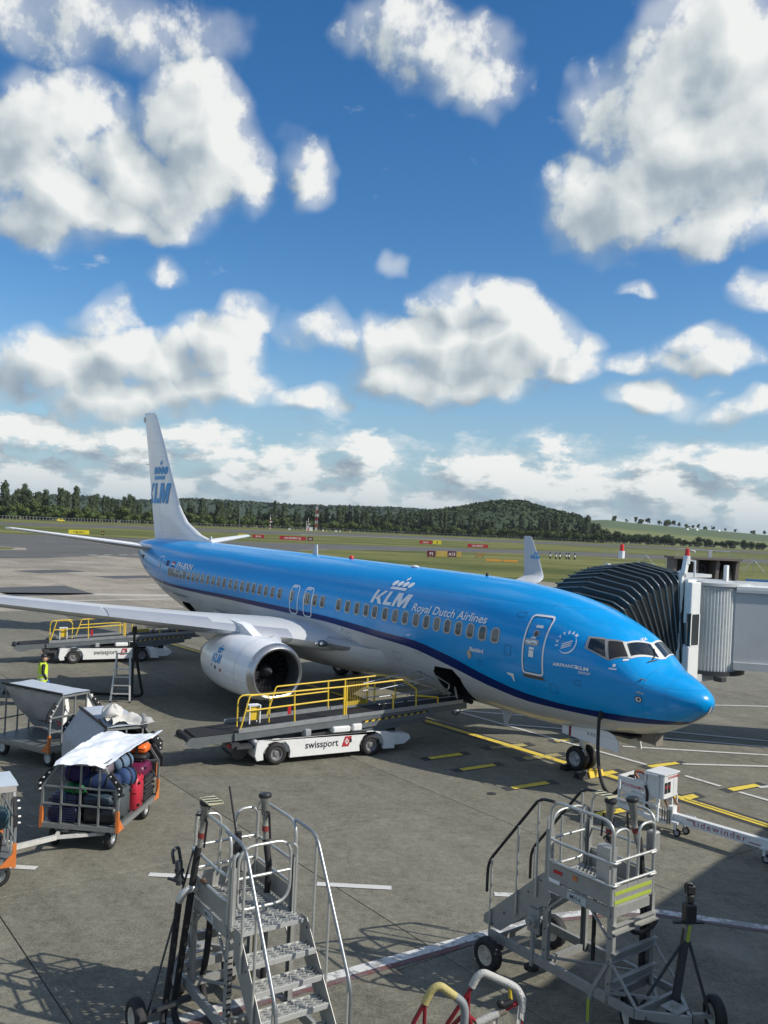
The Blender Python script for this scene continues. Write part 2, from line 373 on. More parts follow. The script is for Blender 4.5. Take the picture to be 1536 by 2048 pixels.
# ================================================================== ground, paving, markings
def pave_mat(name, col, joints=False, var=.16, mottle=.5, stain=.5):
    m = bpy.data.materials.new(name); m.use_nodes = True; t = NT(m.node_tree); b = t.n['Principled BSDF']
    pos = t.new('ShaderNodeNewGeometry').outputs['Position']
    big = t.noise(pos, .09, 4, .55); mid = t.noise(pos, .7, 5, .6); fine = t.noise(pos, 26, 4, .7); vfine = t.noise(pos, 90, 2, .7)
    # tyre scuffs and sweeps drawn out along the stand centre line
    rot = t.new('ShaderNodeVectorRotate', rotation_type='Z_AXIS'); t.put(rot.inputs[0], pos); rot.inputs['Angle'].default_value = R(53)
    swp = t.noise(t.v('MULTIPLY', rot.outputs[0], (.08, 1.3, 1)), 1.2, 4, .6)
    k = t.m('ADD', t.m('MULTIPLY_ADD', big, 4.4 * var, 1 - 2.2 * var), t.m('MULTIPLY_ADD', mid, .6 * mottle, -.3 * mottle))
    k = t.m('ADD', k, t.m('MULTIPLY_ADD', fine, 1.5, -.75)); k = t.m('ADD', k, t.m('MULTIPLY_ADD', vfine, .9, -.45)); k = t.m('ADD', k, t.m('MULTIPLY_ADD', swp, .55, -.275))
    mo = t.noise(pos, 6.5, 4, .65); mo2 = t.noise(pos, 2.2, 3, .6); k = t.m('ADD', k, t.m('ADD', t.m('MULTIPLY_ADD', mo, 1.1, -.55), t.m('MULTIPLY_ADD', mo2, .6, -.3)))
    oi = t.new('ShaderNodeObjectInfo').outputs['Random']; k = t.m('ADD', k, t.m('MULTIPLY_ADD', oi, .20, -.10))
    c = t.v('SCALE', col, k)
    # oil and fuel spots, rubber
    sp = t.noise(pos, .55, 3, .5); sp2 = t.rng(sp, .62, .72, 0, 1)
    spot = t.m('MULTIPLY', t.rng(t.noise(pos, 2.1, 4, .6), .60, .72, 0, 1), sp2)
    c = t.mix(t.m('MULTIPLY', spot, stain * 1.3), c, tuple(q * .35 for q in col) + (1,))
    # pale worn patches, hairline cracks
    pale = t.rng(t.noise(pos, .22, 5, .6), .56, .70, 0, 1); c = t.mix(t.m('MULTIPLY', pale, .5), c, tuple(min(1, q * 1.7) for q in col) + (1,))
    vo = t.new('ShaderNodeTexVoronoi', feature='DISTANCE_TO_EDGE'); t.put(vo.inputs['Vector'], t.v('ADD', pos, t.v('SCALE', t.noise(pos, .5, 3, .6, True), 1.6))); vo.inputs['Scale'].default_value = .14
    crack = t.m('MULTIPLY', t.rng(vo.outputs['Distance'], 0, .006, 1, 0), t.rng(big, .48, .55, 0, 1)); c = t.mix(t.m('MULTIPLY', crack, .22), c, tuple(q * .4 for q in col) + (1,))
    if joints:
        x, y, _ = t.sep(rot.outputs[0])   # along the stand line / across it
        fx = t.m('FRACT', t.m('DIVIDE', t.m('ADD', x, JX), 5.5)); fy = t.m('FRACT', t.m('DIVIDE', t.m('ADD', y, JY), 5.3))
        ln = t.m('MAXIMUM', t.rng(t.m('ABSOLUTE', t.m('SUBTRACT', fx, .5)), .494, .498, 0, 1), t.rng(t.m('ABSOLUTE', t.m('SUBTRACT', fy, .5)), .494, .498, 0, 1))
        cell = t.comb(t.m('FLOOR', t.m('DIVIDE', t.m('ADD', x, JX), 5.5)), t.m('FLOOR', t.m('DIVIDE', t.m('ADD', y, JY), 5.3)), 0)
        wn = t.new('ShaderNodeTexWhiteNoise', noise_dimensions='2D'); t.put(wn.inputs[0], cell)
        c = t.v('SCALE', c, t.m('MULTIPLY_ADD', wn.outputs[0], .34, .83)); c = t.mix(t.m('MULTIPLY', ln, .7), c, tuple(q * .3 for q in col) + (1,))
    t.put(b.inputs['Base Color'], c); t.put(b.inputs['Roughness'], t.m('MULTIPLY_ADD', fine, .2, .72)); b.inputs['Specular IOR Level'].default_value = .3
    bn = t.new('ShaderNodeBump'); bn.inputs['Strength'].default_value = .45; bn.inputs['Distance'].default_value = .006
    t.put(bn.inputs['Height'], t.m('ADD', fine, vfine)); t.l.new(bn.outputs[0], b.inputs['Normal']); return m
A53 = R(-53); DX = Vector((math.cos(A53), math.sin(A53), 0)); DY = Vector((-DX.y, DX.x, 0))   # slab axes: along the stand centre line, and across it
JX = 10.2; JY = -3.9
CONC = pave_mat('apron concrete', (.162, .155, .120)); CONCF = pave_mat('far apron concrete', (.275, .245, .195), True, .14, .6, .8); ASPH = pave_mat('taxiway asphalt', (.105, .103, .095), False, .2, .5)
def grass_mat():
    m = bpy.data.materials.new('mown grass'); m.use_nodes = True; t = NT(m.node_tree); b = t.n['Principled BSDF']
    pos = t.new('ShaderNodeNewGeometry').outputs['Position']
    st = t.noise(t.v('MULTIPLY', pos, (.006, .035, 1)), 1.0, 5, .6); n = t.noise(pos, .05, 5, .65); f = t.noise(pos, .9, 4, .7)
    rot = t.new('ShaderNodeVectorRotate', rotation_type='Z_AXIS'); t.put(rot.inputs[0], pos); rot.inputs['Angle'].default_value = R(-14)
    w = t.new('ShaderNodeTexWave', wave_type='BANDS', bands_direction='Y'); t.put(w.inputs['Vector'], rot.outputs[0]); w.inputs['Scale'].default_value = .045; w.inputs['Distortion'].default_value = 1.5
    k = t.m('ADD', t.m('MULTIPLY_ADD', st, 1.3, -.15), t.m('MULTIPLY_ADD', n, .8, -.4)); k = t.m('ADD', k, t.m('MULTIPLY_ADD', w.outputs['Fac'], .16, -.08)); k = t.m('ADD', k, t.m('MULTIPLY_ADD', f, .5, -.25))
    c = t.mix(t.rng(k, .2, .85, 0, 1), (.070, .088, .024, 1), (.205, .200, .068, 1)); t.put(b.inputs['Base Color'], c); b.inputs['Roughness'].default_value = .9; b.inputs['Specular IOR Level'].default_value = .1
    return m
GRASS = grass_mat()
def sheet(name, poly, z, m):
    b = MB(); b.add([(x, y, z) for x, y in poly], [tuple(range(len(poly)))]); o = b.build(name, m, solid=False)
    for p in o.data.polygons:
        if p.normal.z < 0: p.flip()
    return tag(o, kind='structure')
sheet('ground', [(-5000, -600), (5000, -600), (5000, 6000), (-5000, 6000)], -.10, GRASS)
run_far = [(-293, 408), (-186, 438), (-138, 522), (-86, 572), (-24, 632), (88, 665), (163, 668), (282, 668), (444, 668)]
run_near = [(-249, 347), (-155, 366), (-113, 416), (-65, 443), (-18, 486), (70, 528), (133, 543), (230, 548), (364, 550)]
sheet('runway', run_far + run_near[::-1], -.07, ASPH)
taxi_far = [(-420, 215), (-174, 232), (-100, 236), (-73, 246), (-42, 261), (-10, 284), (42, 318), (85, 338), (181, 352), (382, 360)]
taxi_near = [(-19, 204), (-14, 223), (-4, 234), (36, 268), (68, 279), (113, 284), (188, 292), (382, 300)]
apron_far = [(-420, 92), (-72, 106), (-51, 118), (-47, 123), (-44, 138), (-33, 134), (-24, 128)]
sheet('taxiway', taxi_far + taxi_near[::-1] + [(-17, 170), (-11, 153), (-9, 140)] + apron_far[::-1], -.07, ASPH)
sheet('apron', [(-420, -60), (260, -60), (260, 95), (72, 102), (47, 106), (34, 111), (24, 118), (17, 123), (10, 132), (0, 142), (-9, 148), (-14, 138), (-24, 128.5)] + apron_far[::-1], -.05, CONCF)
for nm, c, w in (('grass_island', (-72, 144), 1),): sheet(nm, [(-110, 130), (-64, 141), (-61, 145), (-63, 151), (-80, 156), (-120, 158)], -.03, GRASS)
sheet('kerb_strip', [(-110, 127.5), (-63, 139), (-58.5, 145), (-62, 153.5), (-80, 158), (-120, 160)], -.04, CONCF)
# the near stand is laid in cast slabs with open joints between them
STAND = sheet('stand_base', [tuple((DX * a + DY * b)[:2]) for a, b in ((-58, -30), (16, -30), (16, 58), (-58, 58))], -.03, mat('joint sealant', (.03, .03, .03), .8))
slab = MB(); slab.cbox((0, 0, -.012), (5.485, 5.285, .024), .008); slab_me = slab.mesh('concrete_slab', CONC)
def in_view(p, mg=4.5): return p.y > 3 and abs(p.x) < .44 * p.y + mg
nslab = 0
for i in range(-12, 4):
    for j in range(-6, 12):
        c = DX * (-JX + 5.5 * (i + .5) - 0) + DY * (-JY + 5.3 * (j + .5))
        if not (-58 < c.dot(DX) < 16 and -30 < c.dot(DY) < 58): continue
        if in_view(c) and c.y < 62:
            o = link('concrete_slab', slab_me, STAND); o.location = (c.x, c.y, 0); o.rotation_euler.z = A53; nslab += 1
rest = MB()
for i in range(-12, 4):
    for j in range(-6, 12):
        c = DX * (-JX + 5.5 * (i + .5)) + DY * (-JY + 5.3 * (j + .5))
        if -58 < c.dot(DX) < 16 and -30 < c.dot(DY) < 58 and not (in_view(c) and c.y < 62): rest.box((c.x, c.y, -.012), (5.485, 5.285, .024), A53)
tag(rest.build('concrete_slab_rest', CONC, STAND), kind='stuff')
def paint_mat(name, col, wear):
    m = bpy.data.materials.new(name); m.use_nodes = True; t = NT(m.node_tree); b = t.n['Principled BSDF']; pos = t.new('ShaderNodeNewGeometry').outputs['Position']
    n = t.noise(pos, 7, 6, .7); n2 = t.noise(pos, .9, 3, .5); f = t.rng(t.m('ADD', n, t.m('MULTIPLY_ADD', n2, .5, -.25)), wear - .04, wear + .06, 0, 1)
    t.put(b.inputs['Base Color'], t.mix(f, (*col, 1), tuple(q * .35 + .09 for q in col) + (1,))); b.inputs['Roughness'].default_value = .7; return m
PW = paint_mat('worn white road paint', (.55, .55, .52), .63); PWX = paint_mat('flaking white road paint', (.58, .58, .55), .5); PY = paint_mat('worn yellow road paint', (.70, .53, .06), .60); PYX = paint_mat('faded yellow road paint', (.50, .42, .13), .5)
PR = paint_mat('worn red road paint', (.15, .06, .055), .46); PBK = paint_mat('black road paint', (.04, .042, .043), .66); PGR = paint_mat('new asphalt patch', (.075, .075, .075), .8)
def stripe(name, pts, w, m, z=.004):
    b = MB(); P = [Vector((x, y, z)) for x, y in pts]; vs = []
    for i, p in enumerate(P):
        d = (P[min(i + 1, len(P) - 1)] - P[max(i - 1, 0)]).normalized(); n = Vector((-d.y, d.x, 0)) * w / 2; vs += [p - n, p + n]
    b.add(vs, [(2 * i, 2 * i + 2, 2 * i + 3, 2 * i + 1) for i in range(len(P) - 1)]); o = b.build(name, m, solid=False)
    for p in o.data.polygons:
        if p.normal.z < 0: p.flip()
    return tag(o, kind='structure')
def quad(name, q, m, z=.004): return sheet(name, q, z, m)
# black borders first, then yellow and white paint over them
def dashbox(q, m=PY):
    c = sum((Vector(p) for p in q), Vector((0, 0))) / 4; quad('black_border', [tuple(c + (Vector(p) - c) * (1.28 if 1 else 1) + (Vector(p) - c).normalized() * .12) for p in q], PBK, .004); quad('yellow_mark', q, m, .008)
for q in ([(1.56, 25.32), (2.52, 25.99), (2.63, 25.75), (1.66, 25.12)], [(2.37, 24.28), (3.36, 24.96), (3.47, 24.74), (2.47, 24.08)], [(3.55, 22.79), (4.58, 23.42), (4.68, 23.2), (3.65, 22.58)], [(5.10, 20.82), (6.02, 21.40), (6.12, 21.16), (5.2, 20.6)],
          [(7.88, 25.49), (8.9, 26.06), (8.98, 25.85), (7.98, 25.27)], [(9.43, 23.5), (10.4, 24.08), (10.5, 23.88), (9.53, 23.28)], [(5.73, 24.12), (6.73, 24.81), (6.83, 24.57), (5.83, 23.9)]): dashbox(q)
for q in ([(7.75, 22.5), (8.30, 22.86), (8.38, 22.62), (7.9, 22.25)], [(5.70, 28.1), (6.28, 28.5), (6.36, 28.25), (5.8, 27.85)]): dashbox(q)
dashbox([(3.5, 26.88), (4.62, 27.48), (4.74, 27.2), (3.6, 26.6)], PYX); dashbox([(4.33, 25.8), (5.5, 26.45), (5.6, 26.17), (4.45, 25.5)], PYX)
stand = [(-13.5, 49.0), (-8.3, 42.6), (1.31, 30.61), (4.03, 27.30), (5.56, 25.34), (6.6, 24.1), (7.92, 22.34), (9.23, 20.55), (14, 14.2)]
stripe('black_border', stand, .62, PBK, .003); stripe('stand_centre_line', stand, .26, PY, .012); stripe('fresh_centre_line', [(7.9, 22.38), (9.23, 20.57), (14, 14.2)], .05, PBK, .016)
stripe('white_line', [(2.3, 32.66), (4.32, 30.09), (5.75, 28.25), (6.8, 26.94), (7.9, 25.56)], .14, PW, .016)
stripe('white_line', [(8.68, 24.55), (9.32, 23.66)], .14, PW, .016); stripe('white_line', [(9.63, 23.2), (10.6, 21.95), (14, 17.4)], .14, PW, .016)
for pts in ([(2.95, 32.03), (5.9, 31.5)], [(4.4, 30.07), (6.9, 29.66)], [(9.82, 30.1), (13.06, 29.3), (18, 28.2)], [(8.7, 29.2), (12.67, 28.4), (18, 27.4)], [(7.78, 27.64), (12.21, 27.36), (18, 27.0)], [(9.04, 25.81), (12, 26.0), (18, 26.4)], [(13.49, 35.23), (18.0, 35.7)], [(10.37, 23.71), (11.5, 24.2), (15, 25.8)]):
    stripe('white_line', pts, .15, PW, .016)
for pts in ([(-4.0, 16.21), (-2.6, 16.19)], [(-.92, 16.12), (.44, 16.09)], [(2.30, 16.02), (3.7, 16.0)], [(-7.6, 16.31), (-6.08, 16.27)]): stripe('white_dash', pts, .17, PW, .012)
edge = [(-4.2, 10.4), (-.55, 12.81), (2.04, 14.50), (3.15, 15.20), (4.3, 15.56), (5.09, 15.60), (5.63, 15.45), (6.86, 15.13), (10, 14.3)]
stripe('red_edge_line', [(x + .04, y - .15) for x, y in edge], .12, PR, .008); stripe('white_edge_line', edge, .2, PWX, .012)
for pts in ([(-40, 38.5), (-23.69, 55.0), (-20.0, 58.0), (-17, 60.5)], [(-29, 62.0), (-21.2, 67.2), (-16.0, 71.5)]): stripe('white_line', pts, .35, PW, -.044)
for pts in ([(-31, 68.5), (-24, 71.5), (-14, 75)],): stripe('pale_band', pts, 1.6, mat('pale concrete band', (.42, .40, .35), .85, world=True), -.046)
for q in ([(-33, 72.8), (-28.3, 79), (-23.2, 71.8), (-27.9, 67.2)], [(-40, 95), (-36, 101), (-33, 99), (-36, 93)], [(-30, 92), (-26, 97), (-23.5, 95), (-27, 90)]): quad('asphalt_patch', q, PGR, -.046)
for k in range(8): stripe('taxi_dash', [(-46 + 1.7 * k, 138 + 2.4 * k), (-45 + 1.7 * k, 139.2 + 2.4 * k)], .9, PW, -.045)
stripe('taxi_edge_line', [(-19.5, 205), (-14.5, 224), (-4.5, 235.5), (36, 269.5), (68, 280.5), (113, 285.5), (188, 293.5)], 1.0, CONCF, -.055)
stripe('runway_edge_line', [(-44.5, 470), (-20, 490), (8, 505), (60, 528)], 5.0, PW, -.05)

# ================================================================== far background: hills, woods, fields
def leaf_mat(name, a, b_, vs=.35):
    m = bpy.data.materials.new(name); m.use_nodes = True; t = NT(m.node_tree); b = t.n['Principled BSDF']
    oi = t.new('ShaderNodeObjectInfo').outputs['Random']; pos = t.new('ShaderNodeNewGeometry').outputs['Position']
    n = t.noise(pos, vs, 4, .6); k = t.m('ADD', t.m('MULTIPLY', t.rng(n, .3, .7, 0, 1), .7), t.m('MULTIPLY', oi, .3))
    t.put(b.inputs['Base Color'], t.mix(k, (*a, 1), (*b_, 1))); b.inputs['Roughness'].default_value = .85; b.inputs['Specular IOR Level'].default_value = .15
    return m
LEAF_P = leaf_mat('poplar leaves', (.045, .064, .034), (.075, .098, .050)); LEAF_B = leaf_mat('broad leaves', (.048, .074, .024), (.095, .125, .040)); LEAF_D = leaf_mat('dark leaves', (.034, .054, .026), (.056, .078, .036)); LEAF_F = leaf_mat('far wood leaves', (.035, .055, .032), (.055, .080, .045), .03)
BARK = mat('bark', (.10, .08, .06), .9, 0, .2, 1.0)
def clump(b, p, s, rnd, m=0):
    n = Vector((rnd.gauss(0, 1), rnd.gauss(0, 1), rnd.gauss(.5, 1))).normalized(); x, y, _ = frame_of(n); a = rnd.uniform(0, 6.28); u = (x * math.cos(a) + y * math.sin(a)) * s; v = (y * math.cos(a) - x * math.sin(a)) * s * rnd.uniform(.6, 1)
    b.add([p - u - v, p + u * .9 - v * 1.1, p + u * 1.1 + v, p - u * .8 + v * .9], [(0, 1, 2, 3)], m)
def crown_mesh(kind, seed):
    rnd = random.Random(seed); b = MB()
    if kind == 'poplar':      # 1 unit high, narrow, ragged top
        lob = [(Vector((rnd.uniform(-.06, .06), rnd.uniform(-.06, .06), z)), .05 + .11 * math.sin(math.pi * min(1, (z - .02) / 1.02)) ** .7 * rnd.uniform(.75, 1.2)) for z in [.1 + .055 * i for i in range(16)]]; N = 900; s = .021
        for k in range(3): lob.append((Vector((rnd.uniform(-.1, .1), rnd.uniform(-.1, .1), rnd.uniform(.6, .95))), .06))
    elif kind == 'round':
        lob = [(Vector((rnd.uniform(-.34, .34), rnd.uniform(-.34, .34), rnd.uniform(.25, .8))), rnd.uniform(.16, .27)) for _ in range(11)]; N = 900; s = .036
    else:                     # open crowned tree
        lob = [(Vector((rnd.uniform(-.3, .3), rnd.uniform(-.3, .3), rnd.uniform(.45, .9))), rnd.uniform(.10, .18)) for _ in range(12)]; N = 620; s = .032
    for c, r in lob: b.sphere(c, r * .72, 6, 4)
    for _ in range(N):
        c, r = rnd.choice(lob); d = Vector((rnd.gauss(0, 1), rnd.gauss(0, 1), rnd.gauss(0, 1))).normalized(); p = c + d * r * rnd.uniform(.75, 1.12)
        clump(b, p, s * rnd.uniform(.6, 1.25), rnd)
    return b
CR = {k: [crown_mesh(k, 11 * i + 3).mesh('crown', m) for i in range(n)] for k, m, n in (('poplar', LEAF_P, 7), ('round', LEAF_B, 6), ('open', LEAF_D, 5))}
CRD = [crown_mesh('round', 211 + i).mesh('crown', LEAF_D) for i in range(4)]
tb = MB(); tb.tube([(0, 0, -.02), (.006, 0, .3), (0, .005, .62), (0, 0, .8)], .022, 7, r2=.006)
for a, z in ((0, .3), (2, .4), (4, .5), (1, .6)): tb.tube([(0, 0, z), (.09 * math.cos(a), .09 * math.sin(a), z + .14)], .008, 5, r2=.003)
trunk_me = tb.mesh('trunk', BARK, True)
def tree(kind, x, y, h, label, group, wide=1., z=-.1, dark=False):
    r = random; t = thing('%s_tree' % {'poplar': 'poplar', 'round': 'bushy', 'open': 'field'}[kind], label, 'tree', (x, y, z), r.uniform(0, 6.28), group)
    c = link('crown', r.choice(CRD if (dark and kind == 'round') else CR[kind]), t); c.scale = (h * wide, h * wide, h)
    k = link('trunk', trunk_me, t); k.scale = (h, h, h * .9); return t
def along(pts, d):
    pts = [Vector((*p, 0)) for p in pts]; out = []; acc = 0
    for a, b in zip(pts, pts[1:]):
        L = (b - a).length; u = (b - a) / L; s = d - acc if acc else 0
        while s < L: out.append((a + u * s, u)); s += d
        acc = L - (s - d)
    return out
belt = [(-330, 570), (-251, 590), (-182, 668), (-67, 806), (20, 836), (110, 842), (197, 800)]
for i, (p, u) in enumerate(along(belt, 4.7)):
    n = Vector((-u.y, u.x, 0)); q = p + n * random.uniform(6, 24)
    h = random.choice((random.uniform(15, 19), random.uniform(19, 25))) * (1.08 if p.x < -190 else 1.0)
    if random.random() < .06: continue
    tree('poplar', q.x, q.y, h, 'tall narrow poplar in the tree belt beyond the runway', 'poplars in the far tree belt', random.uniform(.55, .85))
for i, (p, u) in enumerate(along(belt, 9.2)):
    q = p + Vector((-u.y, u.x, 0)) * random.uniform(-4, 3); h = random.uniform(6.5, 12) * (1.15 if p.x < -150 else .95)
    tree('round', q.x, q.y, h, 'rounded bushy tree at the foot of the poplar belt', 'bushy trees at the foot of the poplar belt', random.uniform(.95, 1.35))
hedge = [(197, 796), (245, 790), (300, 785), (360, 780), (430, 780)]
for i, (p, u) in enumerate(along(hedge, 6.0)):
    q = p + Vector((-u.y, u.x, 0)) * random.uniform(-3, 12); h = random.uniform(6, 9.5) * (1.35 if p.x < 262 else 1.0)
    tree('round', q.x, q.y, h, 'dark bushy tree in the hedgerow below the green field', 'hedgerow trees below the field', random.uniform(1.0, 1.4), dark=True)
def hill(name, prof, y0, y1, m, front=None, kind='structure', n=60):
    """ridge of heights (x, z) at distance y1, sloping down to the ground at y0"""
    X = [p[0] for p in prof]; Z = [p[1] for p in prof]; b = MB(); rows = []
    for j in range(9):
        t = j / 8; y = y0 + (y1 - y0) * t if j < 8 else y1; f = math.sin(t * math.pi / 2)
        for i in range(n + 1):
            x = X[0] + (X[-1] - X[0]) * i / n; k = np.interp(x, X, Z); rows.append((x * (y / y1 if y1 else 1), y, -.3 + (k + .3) * f))
    for i in range(n + 1):
        x = X[0] + (X[-1] - X[0]) * i / n; rows.append((x * 1.35, y1 * 1.35, -.5))
    b.add(rows, [(j * (n + 1) + i, j * (n + 1) + i + 1, (j + 1) * (n + 1) + i + 1, (j + 1) * (n + 1) + i) for j in range(9) for i in range(n)])
    o = b.build(name, m, solid=False, smooth=True, angle=80)
    return tag(o, kind=kind)
def field_mat():
    m = bpy.data.materials.new('field green'); m.use_nodes = True; t = NT(m.node_tree); b = t.n['Principled BSDF']; pos = t.new('ShaderNodeNewGeometry').outputs['Position']
    _, y, _ = t.sep(pos); n = t.noise(pos, .006, 4, .6); k = t.rng(t.m('ADD', t.m('MULTIPLY', y, .0012), t.m('MULTIPLY', n, .5)), 1.42, 1.56, 0, 1)
    c = t.mix(k, (.145, .165, .050, 1), (.070, .105, .040, 1)); t.put(b.inputs['Base Color'], t.v('SCALE', c, t.m('MULTIPLY_ADD', t.noise(pos, .05, 4, .7), .4, .8))); b.inputs['Roughness'].default_value = .95; return m
hill('field_hill', [(200, 18), (309, 27), (377, 33), (419, 30), (496, 26.5), (582, 22.5), (655, 19.5), (795, 15.5), (1100, 12)], 820, 1500, field_mat())
hill('far_hill', [(-1700, 30), (-1265, 33), (-1004, 34), (-808, 46), (-677, 37), (-508, 50), (-377, 49), (-220, 46), (15, 51), (172, 48), (303, 42), (565, 24), (900, 20), (1500, 28)], 1500, 2300, LEAF_F)
wood_prof = [(-120, 8), (-44, 12), (21, 20), (73, 29), (99, 34), (118, 38), (151, 44.5), (183, 45), (216, 36), (243, 31), (254, 30), (269, 20), (302, 10), (330, 5)]
hill('wooded_hill', wood_prof, 860, 1150, LEAF_D)
wm = MB(); rnd = random.Random(5); X = [p[0] for p in wood_prof]; Z = [p[1] for p in wood_prof]
for _ in range(9000):
    x = rnd.uniform(-115, 325); t = rnd.random() ** .6; y = 870 + 280 * t; z = np.interp(x, X, Z) * math.sin(t * math.pi / 2); clump(wm, Vector((x * y / 1150, y, z + rnd.uniform(0, 3.0) * (rnd.random() ** .5))), rnd.uniform(1.0, 2.1), rnd)
tag(wm.build('woodland', LEAF_D, solid=False), 'dense wood covering the rounded hill behind the tree belt', 'wood', kind='stuff')
fm = MB()
for _ in range(7000):
    x = rnd.uniform(-1250, 620); t = rnd.random() ** .4; y = 1700 + 600 * t; k = np.interp(x, [-1265, -1004, -808, -677, -508, -377, -220, 15, 172, 303, 565], [32, 33, 45, 36, 49, 48, 45, 50, 47, 41, 23]) * math.sin(math.pi / 2 * (y - 1500) / 800); clump(fm, Vector((x * y / 2300, y, k + rnd.uniform(0, 4))), rnd.uniform(2.5, 5), rnd)
tag(fm.build('distant_woods', LEAF_F, solid=False), 'hazy woods on the distant hills along the horizon', 'wood', kind='stuff')
ub = MB(); bl = along(belt, 1.0)
for _ in range(7000):
    p, u = rnd.choice(bl); q = p + Vector((-u.y, u.x, 0)) * rnd.uniform(10, 30); h = 8 + 2.5 * math.sin(p.x * .07) + 2 * math.sin(p.x * .19) + (3 if p.x > -150 else 0); clump(ub, q + Vector((0, 0, h * rnd.random() ** .7)), rnd.uniform(.8, 1.7), rnd)
tag(ub.build('undergrowth', LEAF_D, solid=False), 'dark undergrowth filling the tree belt between the poplars', 'undergrowth', kind='stuff')
for i, (x, h) in enumerate([(393, 9.5), (414, 6), (431, 10), (438, 8.5), (450, 10), (470, 8), (485, 11), (494, 10), (504, 8), (517, 7), (528, 6), (537, 8), (548, 6), (562, 7), (583, 6), (340, 5), (352, 6), (600, 6), (630, 6.5), (650, 7), (668, 6)]):
    k = np.interp(x, [309, 377, 419, 496, 582, 655], [27, 33, 30, 26.5, 22.5, 19.5]); tree('open' if i % 3 else 'round', x, 1502, h * 1.25, 'small dark tree standing on the skyline of the green field', 'trees on the field skyline', random.uniform(.6, 1.1), k - 1.2)
BALE = mat('white bale wrap', (.72, .73, .70), .4, 0, .05, 2)
for i, (x, lb) in enumerate(((414, 'white wrapped bale on the green field, nearest the skyline trees'), (427, 'white wrapped bale on the green field, middle of the three'), (457, 'white wrapped bale on the green field, furthest right'))):
    b = MB(); b.lathe([(-1.6, .01), (-1.6, 1.4), (-1.3, 1.7), (1.3, 1.7), (1.6, 1.4), (1.6, .01)], (0, 0, 1.7), (1, .3, 0), 14); o = b.build('hay_bale', BALE, smooth=True); o.location = (x, 1200, .3 + 28 * math.sin((1200 - 820) / 680 * math.pi / 2) * .82); tag(o, lb, 'bale', 'wrapped bales on the field')

# ---- airfield furniture
def airfield_sign(x, y, w, h, text, bg, fg, label, z=0, legs=2, rz=0.):
    t = thing('airfield_sign', label, 'sign', (x, y, -.1), rz, 'taxiway and runway signs'); h *= .68; w *= .92; b = MB(); b.box((0, 0, .30 + h / 2), (w, .3, h)); b.build('panel', bg, t)
    for k in range(legs): q = MB(); q.cyl((-w * .4 + w * .8 * k / (legs - 1), 0, 0), (-w * .4 + w * .8 * k / (legs - 1), 0, .31), .06, 6); q.build('leg', DKG, t)
    vs, fs = text_tris(text, h * .72, .02, 0, 1.0, 'CENTER'); wd = max(v[0] for v in vs) * 2; k = min(1, w * .86 / wd)
    q = MB(); q.add(*flat([(a * k, c) for a, c in vs], fs, (0, -.17, .30 + h * .24), (1, 0, 0), (0, 0, 1))); q.build('lettering', fg, t, solid=False); return t
SRED = mat('sign red', (.42, .025, .03), .5); SYEL = mat('sign yellow', (.72, .60, .03), .5); SMAR = mat('sign maroon', (.13, .012, .03), .5); SOCH = mat('sign ochre', (.55, .38, .08), .5); SBLK = mat('sign black', (.02, .02, .02), .5)
airfield_sign(-89, 258, 6.2, 1.7, '< 06-24 >', SYEL, SBLK, 'long yellow taxi sign on the grass left of the tail fin', rz=.2)
airfield_sign(-83.3, 262, .9, 1.6, 'A', SBLK, SYEL, 'small black marker sign right of the long yellow sign', rz=.2)
airfield_sign(-52.5, 330, 3.6, 1.5, '> A', SYEL, SBLK, 'yellow sign just behind the right tailplane tip')
airfield_sign(-45.2, 320, 4.6, 1.7, '06-24', SRED, PWHT, 'short red runway sign right of the tail fin')
airfield_sign(-31.6, 309, 10.0, 1.9, 'NO ENTRY 06', SRED, PWHT, 'long red runway sign above the aircraft roof'); airfield_sign(-25.4, 308.8, 2.0, 1.9, 'A1', SMAR, PWHT, 'dark square sign on the end of the long red sign')
airfield_sign(17.2, 352, 5.6, 1.7, '06-24', SRED, PWHT, 'red runway sign beyond the taxiway, left of the two far ones'); airfield_sign(21.8, 352.4, 3.6, 2.2, 'B', SYEL, SBLK, 'yellow sign on the end of the far red runway sign')
airfield_sign(34.9, 323, 8.2, 1.7, 'NO ENTRY', SRED, PWHT, 'long red runway sign beyond the taxiway near the winglet')
airfield_sign(10.9, 196, 2.0, 1.9, 'F1', SMAR, PWHT, 'maroon F1 sign on the near grass behind the fuselage'); airfield_sign(13.5, 199, 2.6, 1.9, '-', SOCH, PWHT, 'pale ochre sign back between the two maroon signs'); airfield_sign(15.9, 201, 2.1, 1.9, 'A15', SMAR, PWHT, 'maroon A15 sign on the near grass'); airfield_sign(17.6, 202, 1.1, 1.8, '-', SOCH, SOCH, 'narrow ochre sign edge beside the A15 sign'); airfield_sign(23.2, 210, 2.3, 1.4, '-', mat('sign brown', (.33, .22, .08), .6), SOCH, 'low brown sign alone on the near grass')
for i, (x, y, w, lb) in enumerate(((24.6, 193.5, 3.6, 'orange barrier lying on the near grass, left half'), (28.2, 193.3, 3.2, 'orange barrier lying on the near grass, right half'))):
    b = MB(); b.prism([(-w / 2, 0), (w / 2, 0), (w / 2, .2), (w / 2 - .1, .42), (-w / 2 + .1, .42), (-w / 2, .2)], (0, .25, 0), (1, 0, 0), (0, 0, 1), .5); o = b.build('barrier', mat('barrier orange', (.72, .33, .05), .5)); o.location = (x, y, -.1); tag(o, lb, 'barrier', 'barriers on the grass')
